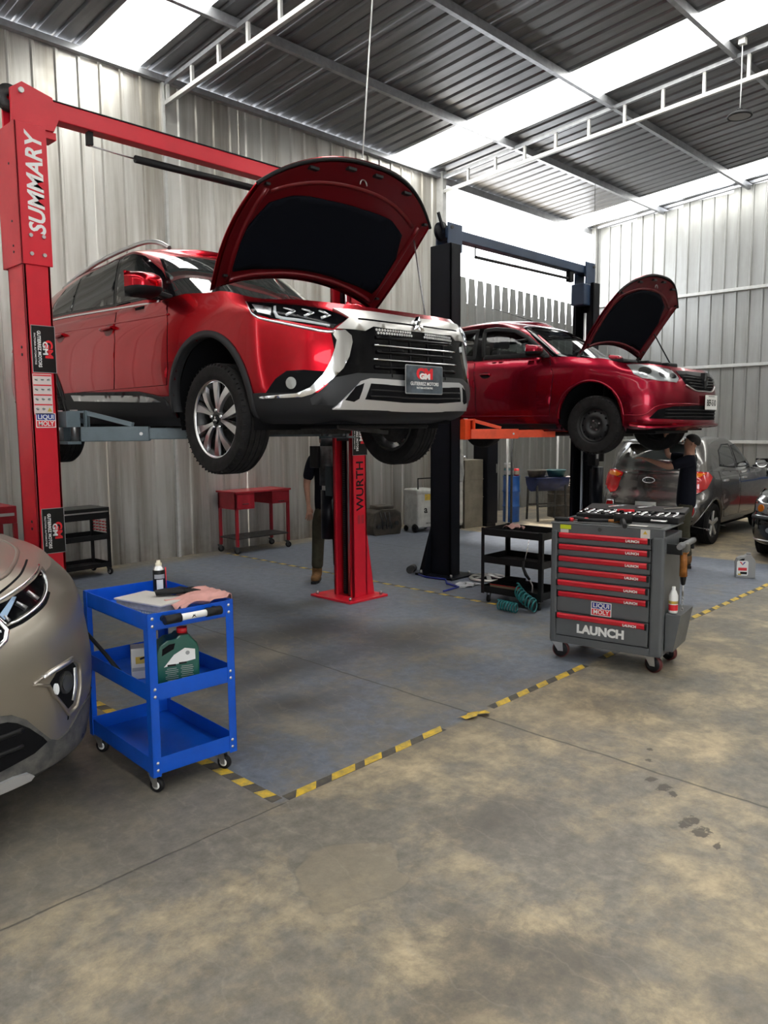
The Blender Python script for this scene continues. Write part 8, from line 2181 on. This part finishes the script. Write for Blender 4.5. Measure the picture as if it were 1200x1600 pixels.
# blackened engine tub
et = empty('scrap_engine', (8.62, 8.33, 0), math.radians(-15), 'blackened greasy engine block standing by the wall', 'engine')
MB().prism([(-0.24, 0), (0.24, 0), (0.27, 0.12), (0.25, 0.34), (0.16, 0.40), (-0.13, 0.40), (-0.22, 0.35), (-0.27, 0.15)], -0.02, 0.34, 'XZ').build('engine_block', 'oily', et, bevel=0.02)
MB().bb(-0.14, 0.14, 0.02, 0.30, 0.40, 0.45).build('engine_lid', 'oily', et, bevel=0.01)
for k in range(4): MB().cyl((-0.17 + 0.11 * k, -0.022, 0.14 + 0.04 * (k % 2)), (-0.17 + 0.11 * k, -0.05, 0.14 + 0.04 * (k % 2)), 0.035, n=12).build('engine_port', 'dark_steel', et)
for k in range(3): MB().tube([(-0.14 + 0.08 * k, -0.03, 0.36), (-0.12 + 0.07 * k, -0.06, 0.24), (-0.10 + 0.08 * k, -0.04, 0.10)], 0.012, 6).build('engine_pipe', 'dark_steel', et)

# things on the floor beside the black column
hp = empty('wheel_cover', (6.84, 5.06, 0.004), 0.3, 'silver plastic wheel cover lying on the floor by the black column', 'wheel cover')
MB().lathe([(0.205, 0.0), (0.21, 0.012), (0.19, 0.028), (0.17, 0.024)], 40).build('cover_rim', 'silver', hp)
for k in range(7):
    a = 2 * math.pi * k / 7
    MB().bar((0.03 * math.cos(a), 0.03 * math.sin(a), 0.040), (0.185 * math.cos(a), 0.185 * math.sin(a), 0.024), 0.045, 0.010).build('cover_spoke', 'silver', hp)
MB().lathe([(0.0001, 0.048), (0.04, 0.046), (0.055, 0.034)], 20).build('cover_boss', 'silver', hp)
MB().lathe([(0.0001, 0.003), (0.18, 0.003)], 30).build('cover_back', 'black_matte', hp)
def bag(u, v): return Vector((6.26 + 0.28 * u + 0.02 * math.sin(9 * v), 4.92 + 0.18 * v + 0.02 * math.sin(11 * u), 0.006 + 0.022 * abs(math.sin(8 * u + 5 * v) * math.sin(9 * v - 3 * u)) * (1 - abs(2 * u - 1)) * 2))
cloth('plastic_bag', mat('clear_film', (0.45, 0.46, 0.48), 0.2, coat=0.3), 'crumpled clear plastic film on the floor near the wheel cover', 'plastic bag', bag, 20, 20, 0.001)
o = MB().tube([(6.48, 5.90, 0.045), (6.62, 5.97, 0.045)], 0.044, 14).build('pipe_piece', 'dark_steel', None); tag(o, 'short dark pipe piece at the foot of the black column', 'pipe')
o = MB().tube([(6.50, 5.80, 0.012), (6.42, 5.60, 0.012), (6.46, 5.35, 0.012), (6.30, 5.20, 0.012), (6.25, 5.00, 0.012), (5.98, 4.98, 0.012)], 0.010, 8).build('electric_cable', 'blue_print', None); tag(o, 'dark blue cable trailing across the floor by the black column', 'cable')

# grey oil jug on the floor at the right
def lab_grey(j, w, h, d):
    y = -d / 2 - 0.0008
    plate('jug_label', (-w * 0.16, y, h * 0.40), (1, 0, 0), (0, 0, 1), w * 0.58, h * 0.62, 'white', j, t=0.001, r=0.02)
    poly_plate('label_mark', (-w * 0.16, y - 0.001, h * 0.60), (1, 0, 0), (0, 0, 1), [(-w * 0.16, h * 0.06), (-w * 0.08, h * 0.06), (0, -h * 0.03), (0, -h * 0.08)], 'red_print', j, t=0.001)
    poly_plate('label_mark', (-w * 0.16, y - 0.001, h * 0.60), (1, 0, 0), (0, 0, 1), [(w * 0.16, h * 0.06), (w * 0.08, h * 0.06), (0, -h * 0.03), (0, -h * 0.08)], 'blue_print', j, t=0.001)
    plate('label_mark', (-w * 0.16, y - 0.001, h * 0.36), (1, 0, 0), (0, 0, 1), w * 0.44, h * 0.12, 'red_print', j, t=0.001)
    plate('label_mark', (-w * 0.10, y - 0.001, h * 0.20), (1, 0, 0), (0, 0, 1), w * 0.34, h * 0.10, 'black_print', j, t=0.001)
    plate('label_mark', (-w * 0.30, y - 0.001, h * 0.14), (1, 0, 0), (0, 0, 1), w * 0.16, h * 0.06, 'yellow', j, t=0.001)
jug('oil_jug', (8.84, 3.02, 0), math.radians(-62), 0.27, 0.20, 0.11, 'grey_jug', 'grey_jug', 'grey oil jug with white label standing on the floor at the right', 'oil jug', lab_grey)
# blue-topped board behind the hatchback
bb_ = empty('low_cabinet', (15.2, 4.1, 0), math.radians(-90), 'low grey cabinet with blue top against the right wall', 'cabinet')
MB().bb(-0.5, 0.9, 0, 0.5, 0.0, 0.72).build('cabinet_body', 'filter_grey', bb_, bevel=0.006)
MB().bb(-0.52, 0.92, -0.02, 0.52, 0.72, 0.78).build('cabinet_top', 'drum_blue', bb_, bevel=0.004)
MB().bb(-0.5, 0.9, -0.012, 0.0, 0.05, 0.30).build('cabinet_panel', 'bench_red', bb_)
bk_ = empty('steel_cabinet', (10.40, 7.72, 0), math.radians(-10), 'tall black steel cabinet between the tan cabinet and the blue drum', 'cabinet')
MB().bb(0, 0.24, 0, 0.34, 0.05, 1.75).build('cabinet_body', 'black_lift', bk_, bevel=0.006)
MB().bb(0.01, 0.23, -0.012, 0, 0.08, 1.72).build('cabinet_door', 'black_lift', bk_, bevel=0.003)
MB().bb(0.02, 0.22, 0.02, 0.32, 0, 0.05).build('plinth', 'black_plastic', bk_)
MB().bb(0.19, 0.205, -0.025, -0.011, 0.9, 1.05).build('cabinet_handle', 'steel', bk_)
# back room wall with dark opening columns: drying rack posts
for k, (x, y, h, mm, lb) in enumerate(((10.80, 7.60, 1.75, 'truss', 'slim pale post left of the blue drum'), (10.90, 7.58, 1.75, 'dark_steel', 'slim dark post left of the blue drum'), (12.95, 7.95, 1.95, 'white', 'white pipe post right of the navy tub'))):
    o = MB().cyl((0, 0, 0), (0, 0, h), 0.02, n=10).build('pipe_post', mm, None, loc=(x, y, 0)); tag(o, lb, 'post')
    MB().cyl((0, 0, 0), (0, 0, 0.012), 0.06, n=14).build('post_foot', mm, o)
    MB().lathe([(0.021, h - 0.05), (0.026, h - 0.045), (0.026, h), (0.0001, h + 0.006)], 12).build('post_cap', mm, o)

# ================================================================== lamp and hanging cords
lp = empty('pendant_lamp', (10.45, 3.88, 5.53), 0, 'round flat pendant lamp hanging from the roof', 'lamp')
MB().lathe([(0.0001, 0.06), (0.05, 0.058), (0.12, 0.045), (0.15, 0.02), (0.15, 0.0), (0.135, -0.004), (0.13, 0.012), (0.0001, 0.012)], 32).build('lamp_housing', 'dark_plastic', lp)
MB().lathe([(0.0001, -0.002), (0.128, 0.002)], 32).build('lamp_diffuser', 'grey_print', lp)
MB().tube([(0, 0, 0.055), (0.01, 0.0, 0.35), (-0.005, 0, 0.86)], 0.006, 6).build('lamp_cord', 'white', lp)
MB().bb(-0.03, 0.03, -0.03, 0.03, 0.055, 0.10).build('lamp_mount', 'dark_plastic', lp, bevel=0.006)
MB().bb(-0.04, 0.04, -0.04, 0.04, 0.86, 0.935).build('ceiling_rose', 'white', lp)
def cord(name, x, y, z0, z1, label, m='white', r=0.008, dx=0.0):
    o = MB().tube([(x, y, z0), (x + dx * 0.5, y, (z0 + z1) / 2), (x + dx, y, z1)], r, 6).build(name, m, None)
    tag(o, label, 'rope')
    MB().lathe([(r, 0), (r * 2.2, 0.005), (r * 2.4, 0.05), (r, 0.06)], 10, c=(x, y, z0 - 0.02)).build('cord_end', m, o)
    MB().box((x + dx, y, z1 - 0.02), (0.05, 0.05, 0.04)).build('cord_hook', 'steel', o)
cord('hanging_rope', 5.60, 5.72, 4.30, 6.25, 'pale rope hanging from the roof behind the raised hood', dx=0.20)
cord('hanging_rope', 13.20, 7.42, 3.9, 6.10, 'thin grey rope hanging beside the right end of the black crossbar', m='grey_print', r=0.006)
# ================================================================== people
def skin_mesh(name, V_, E_, m, parent, sub=2, sx=1.0):
    me = bpy.data.meshes.new(name)
    me.from_pydata([v[0] for v in V_], E_, [])
    o = bpy.data.objects.new(name, me); COL.objects.link(o)
    md = o.modifiers.new('skin', 'SKIN'); md.use_smooth_shade = True; md.branch_smoothing = 0.4
    for i, v in enumerate(V_):
        r = v[1]
        me.skin_vertices[0].data[i].radius = r if isinstance(r, tuple) else (r, r)
        me.skin_vertices[0].data[i].use_root = (i == 0)
    sb = o.modifiers.new('sub', 'SUBSURF'); sb.levels = sub; sb.render_levels = sub
    bpy.context.view_layer.update()
    em = bpy.data.meshes.new_from_object(o.evaluated_get(bpy.context.evaluated_depsgraph_get()))
    bpy.data.objects.remove(o, do_unlink=True)
    em.materials.clear(); em.materials.append(M[m] if isinstance(m, str) else m)
    for p in em.polygons: p.use_smooth = True
    em.name = name
    q = bpy.data.objects.new(name, em)
    return link(q, parent)

def person(loc, rz, label, arms, k=1.0, lean=0.0, head_turn=0.0, head_up=0.0, stance=0.10, legs=None):
    """faces local -Y; arms = {-1: (elbow, wrist, fingertip dir), 1: ...} in local metres"""
    P = empty('person', loc, rz, label, 'person')
    Ls = -lean
    V_ = []; E_ = []
    def v(p, r, par=None):
        V_.append((Vector(p) * k, r * k if not isinstance(r, tuple) else (r[0] * k, r[1] * k)))
        i = len(V_) - 1
        if par is not None: E_.append((par, i))
        return i
    pel = v((0, 0, 0.93), (0.105, 0.078))
    ab = v((0, Ls * 0.2, 1.06), (0.112, 0.085), pel)
    che = v((0, Ls * 0.6, 1.24), (0.145, 0.098), ab)
    up = v((0, Ls * 0.9, 1.36), (0.12, 0.085), che)
    nk = v((0, Ls * 1.1 - 0.005, 1.44), 0.055, up)
    R_ = Matrix.Rotation(head_turn, 3, 'Z') @ Matrix.Rotation(head_up, 3, 'X')
    hb = Vector((0, Ls * 1.15 - 0.01, 1.47))
    def h(p, r, par): return v(hb + R_ @ Vector(p), r, par)
    h0 = h((0, 0.005, 0.015), (0.058, 0.062), nk)
    h1 = h((0, -0.012, 0.065), (0.070, 0.080), h0)
    h2 = h((0, -0.002, 0.125), (0.078, 0.092), h1)
    h3 = h((0, 0.006, 0.175), (0.062, 0.078), h2)
    sl_ = {}
    for s in (-1, 1):
        hp = v((s * 0.085, 0, 0.86), 0.066, pel)
        lg = (legs or {}).get(s, ((s * stance, -0.02, 0.49), (s * (stance + 0.01), 0.03, 0.10), (0, -0.17, 0)))
        kn = v(lg[0], 0.050, hp); an = v(lg[1], 0.040, kn)
        v(Vector(lg[1]) + Vector((0, -0.02, -0.06)) , 0.042, an)
        toe = v(Vector(lg[1]) + Vector(lg[2]) + Vector((0, 0, -0.065)), 0.034, len(V_) - 1)
        el, wr, fd = arms[s]
        sh = v((s * 0.165, Ls * 0.9, 1.37), 0.060, up)
        e = v(el, 0.042, sh); w_ = v(wr, (0.030, 0.024), e)
        fd = Vector(fd).normalized(); W = Vector(wr)
        side = fd.cross(Vector((0, 0, 1)));
        side = side.normalized() if side.length > 0.1 else Vector((0, -1, 0))
        bend = side.cross(fd).normalized()
        pm = v(W + fd * 0.055, (0.036, 0.020), w_)
        pk = v(W + fd * 0.085, (0.038, 0.018), pm)
        for j, (o_, L_) in enumerate(((-0.030, 0.066), (-0.010, 0.076), (0.010, 0.072), (0.029, 0.056))):
            a = v(W + fd * 0.100 + side * o_, 0.0095, pk)
            b = v(W + fd * (0.100 + L_ * 0.5) + side * o_ * 1.15 - bend * 0.006, 0.0088, a)
            v(W + fd * (0.100 + L_ * 0.92) + side * o_ * 1.2 - bend * 0.028, 0.0075, b)
        t1 = v(W + fd * 0.045 + side * s * 0.042 - bend * 0.012, 0.012, pm)
        v(W + fd * 0.088 + side * s * 0.056 - bend * 0.026, 0.009, t1)
        sl_[s] = (el, wr)
    body = skin_mesh('body', V_, E_, 'skin', P)
    # face
    def hp3(x, y, z): return (hb + R_ @ Vector((x, y, z))) * k
    F = MB()
    F.lathe([(0.0001, 0.022), (0.008, 0.014), (0.013, 0.0)], 10).xf(Matrix.Translation(hp3(0, -0.096, 0.092)) @ R_.to_4x4() @ Matrix.Rotation(math.radians(75), 4, 'X') @ Matrix.Diagonal((0.9, 1.6, 1, 1)))
    F.build('nose', 'skin', body)
    for s in (-1, 1):
        MB().lathe([(0.0001, -0.009), (0.008, -0.005), (0.010, 0), (0.008, 0.005), (0.0001, 0.009)], 10).xf(Matrix.Translation(hp3(s * 0.030, -0.084, 0.116))).build('eye', 'black_print', body)
        MB().tube([hp3(s * 0.014, -0.094, 0.133), hp3(s * 0.030, -0.094, 0.137), hp3(s * 0.048, -0.080, 0.132)], 0.0045, 6).build('eyebrow', 'hair', body)
        MB().lathe([(0.0001, -0.006), (0.020, -0.006), (0.028, 0), (0.020, 0.006), (0.0001, 0.006)], 14, axis='X').xf(Matrix.Translation(hp3(s * 0.080, 0.010, 0.105)) @ R_.to_4x4() @ Matrix.Diagonal((1, 0.7, 1.1, 1))).build('ear', 'skin', body)
    MB().tube([hp3(-0.022, -0.090, 0.058), hp3(0, -0.096, 0.060), hp3(0.022, -0.090, 0.058)], 0.0045, 6).build('mouth', 'rag_brown', body)
    # hair cap
    rows = []
    for i in range(25):
        a = 2 * math.pi * i / 24
        row = []
        for j in range(9):
            b = math.pi / 2 * j / 8
            fr = 0.5 - 0.5 * math.cos(a)          # 0 at the front
            low = 0.02 + 0.60 * (1 - fr) ** 1.5
            b = math.pi / 2 - (math.pi / 2 + 0.55 - low * 1.5) * (1 - j / 8)
            row.append(hp3(0.089 * math.sin(a) * math.cos(b), 0.006 - 0.100 * math.cos(a) * math.cos(b), 0.128 + 0.088 * math.sin(b)))
        rows.append(row)
    MB().grid(rows).build('hair', 'hair', body)
    # clothes
    S_ = []; SE = []
    def sv(p, r, par=None):
        S_.append((Vector(p) * k, r * k if not isinstance(r, tuple) else (r[0] * k, r[1] * k)))
        if par is not None: SE.append((par, len(S_) - 1))
        return len(S_) - 1
    a = sv((0, 0, 0.73), (0.150, 0.122)); a = sv((0, 0, 0.82), (0.162, 0.130), a); a = sv((0, 0, 0.91), (0.168, 0.126), a); b = sv((0, Ls * 0.2, 1.06), (0.160, 0.122), a); c_ = sv((0, Ls * 0.6, 1.24), (0.178, 0.126), b); d = sv((0, Ls * 0.9, 1.37), (0.135, 0.102), c_); sv((0, Ls * 1.05, 1.42), 0.066, d)
    for s in (-1, 1):
        el = Vector(sl_[s][0]); shp = Vector((s * 0.165, Ls * 0.9, 1.37))
        x = sv(shp, 0.080, d); sv(shp.lerp(el, 0.55), 0.068, x); sv(shp.lerp(el, 0.90), 0.064, len(S_) - 1)
    skin_mesh('shirt', S_, SE, 'shirt', P)
    S_.clear(); SE.clear()
    a = sv((0, 0, 0.98), (0.150, 0.112)); a = sv((0, 0, 0.92), (0.152, 0.114), a)
    for s in (-1, 1):
        lg = (legs or {}).get(s, ((s * stance, -0.02, 0.49), (s * (stance + 0.01), 0.03, 0.10), (0, -0.17, 0)))
        h_ = sv((s * 0.085, 0, 0.86), (0.102, 0.108), a); mid = sv(Vector((s * 0.085, 0, 0.86)).lerp(Vector(lg[0]), 0.5), 0.090, h_); q = sv(lg[0], 0.076, mid); q = sv(Vector(lg[0]).lerp(Vector(lg[1]), 0.55), 0.072, q); sv(Vector(lg[1]) + Vector((0, 0, 0.03)), 0.070, q)
    skin_mesh('trousers', S_, SE, 'trousers', P)
    for s in (-1, 1):
        lg = (legs or {}).get(s, ((s * stance, -0.02, 0.49), (s * (stance + 0.01), 0.03, 0.10), (0, -0.17, 0)))
        S_.clear(); SE.clear(); an = Vector(lg[1]); td = Vector(lg[2])
        a = sv(an + Vector((0, 0.0, 0.09)), 0.062); b = sv(an + Vector((0, 0.01, -0.035)), 0.062, a); c_ = sv(an + td * 0.55 + Vector((0, 0, -0.052)), (0.056, 0.052), b); sv(an + td * 1.12 + Vector((0, 0, -0.062)), (0.050, 0.042), c_)
        bt_ = skin_mesh('boot', S_, SE, 'boot', P)
        n = Vector((-td.y, td.x, 0)).normalized() * 0.047
        f = td.normalized()
        o0 = an + Vector((0, 0, -an.z + 0.0)); h0_ = o0 - f * 0.055; t0_ = o0 + f * 0.225
        out = [h0_ - n * 0.8, o0 - n * 0.85, o0 + f * 0.13 - n, t0_ - n * 0.6, t0_ + n * 0.6, o0 + f * 0.13 + n, o0 + n * 0.85, h0_ + n * 0.8]
        MB().prism([(p.x * k, p.y * k) for p in out], 0.0, 0.028, 'XY').build('sole', 'black_plastic', bt_)
    return P
M['rag_brown'] = mat('lip_brown', (0.28, 0.11, 0.085), 0.6)
# mechanic reaching up to the wheel of the maroon sedan (faces the picture's left)
person((9.02, 3.78, 0), math.radians(-156), 'mechanic in navy shirt and olive trousers reaching up to the sedan wheel',
       {-1: ((-0.20, -0.24, 1.40), (-0.10, -0.27, 1.64), (0.25, -0.1, 1.0)), 1: ((0.23, -0.22, 1.27), (0.15, -0.46, 1.36), (-0.2, -1.0, 0.25))}, k=0.94, lean=-0.02, head_up=math.radians(-14))
# second mechanic, mostly hidden by the red column
person((5.62, 6.33, 0), math.radians(-35), 'mechanic in black shirt standing half hidden behind the red column',
       {-1: ((-0.235, 0.02, 1.10), (-0.225, -0.05, 0.86), (0.05, -0.15, -1.0)), 1: ((0.235, 0.02, 1.10), (0.225, -0.05, 0.86), (-0.05, -0.15, -1.0))}, k=0.98, stance=0.11,
       legs={-1: ((-0.12, -0.03, 0.49), (-0.135, 0.0, 0.10), (-0.05, -0.165, 0)), 1: ((0.11, -0.02, 0.49), (0.12, 0.03, 0.10), (0.03, -0.17, 0))})
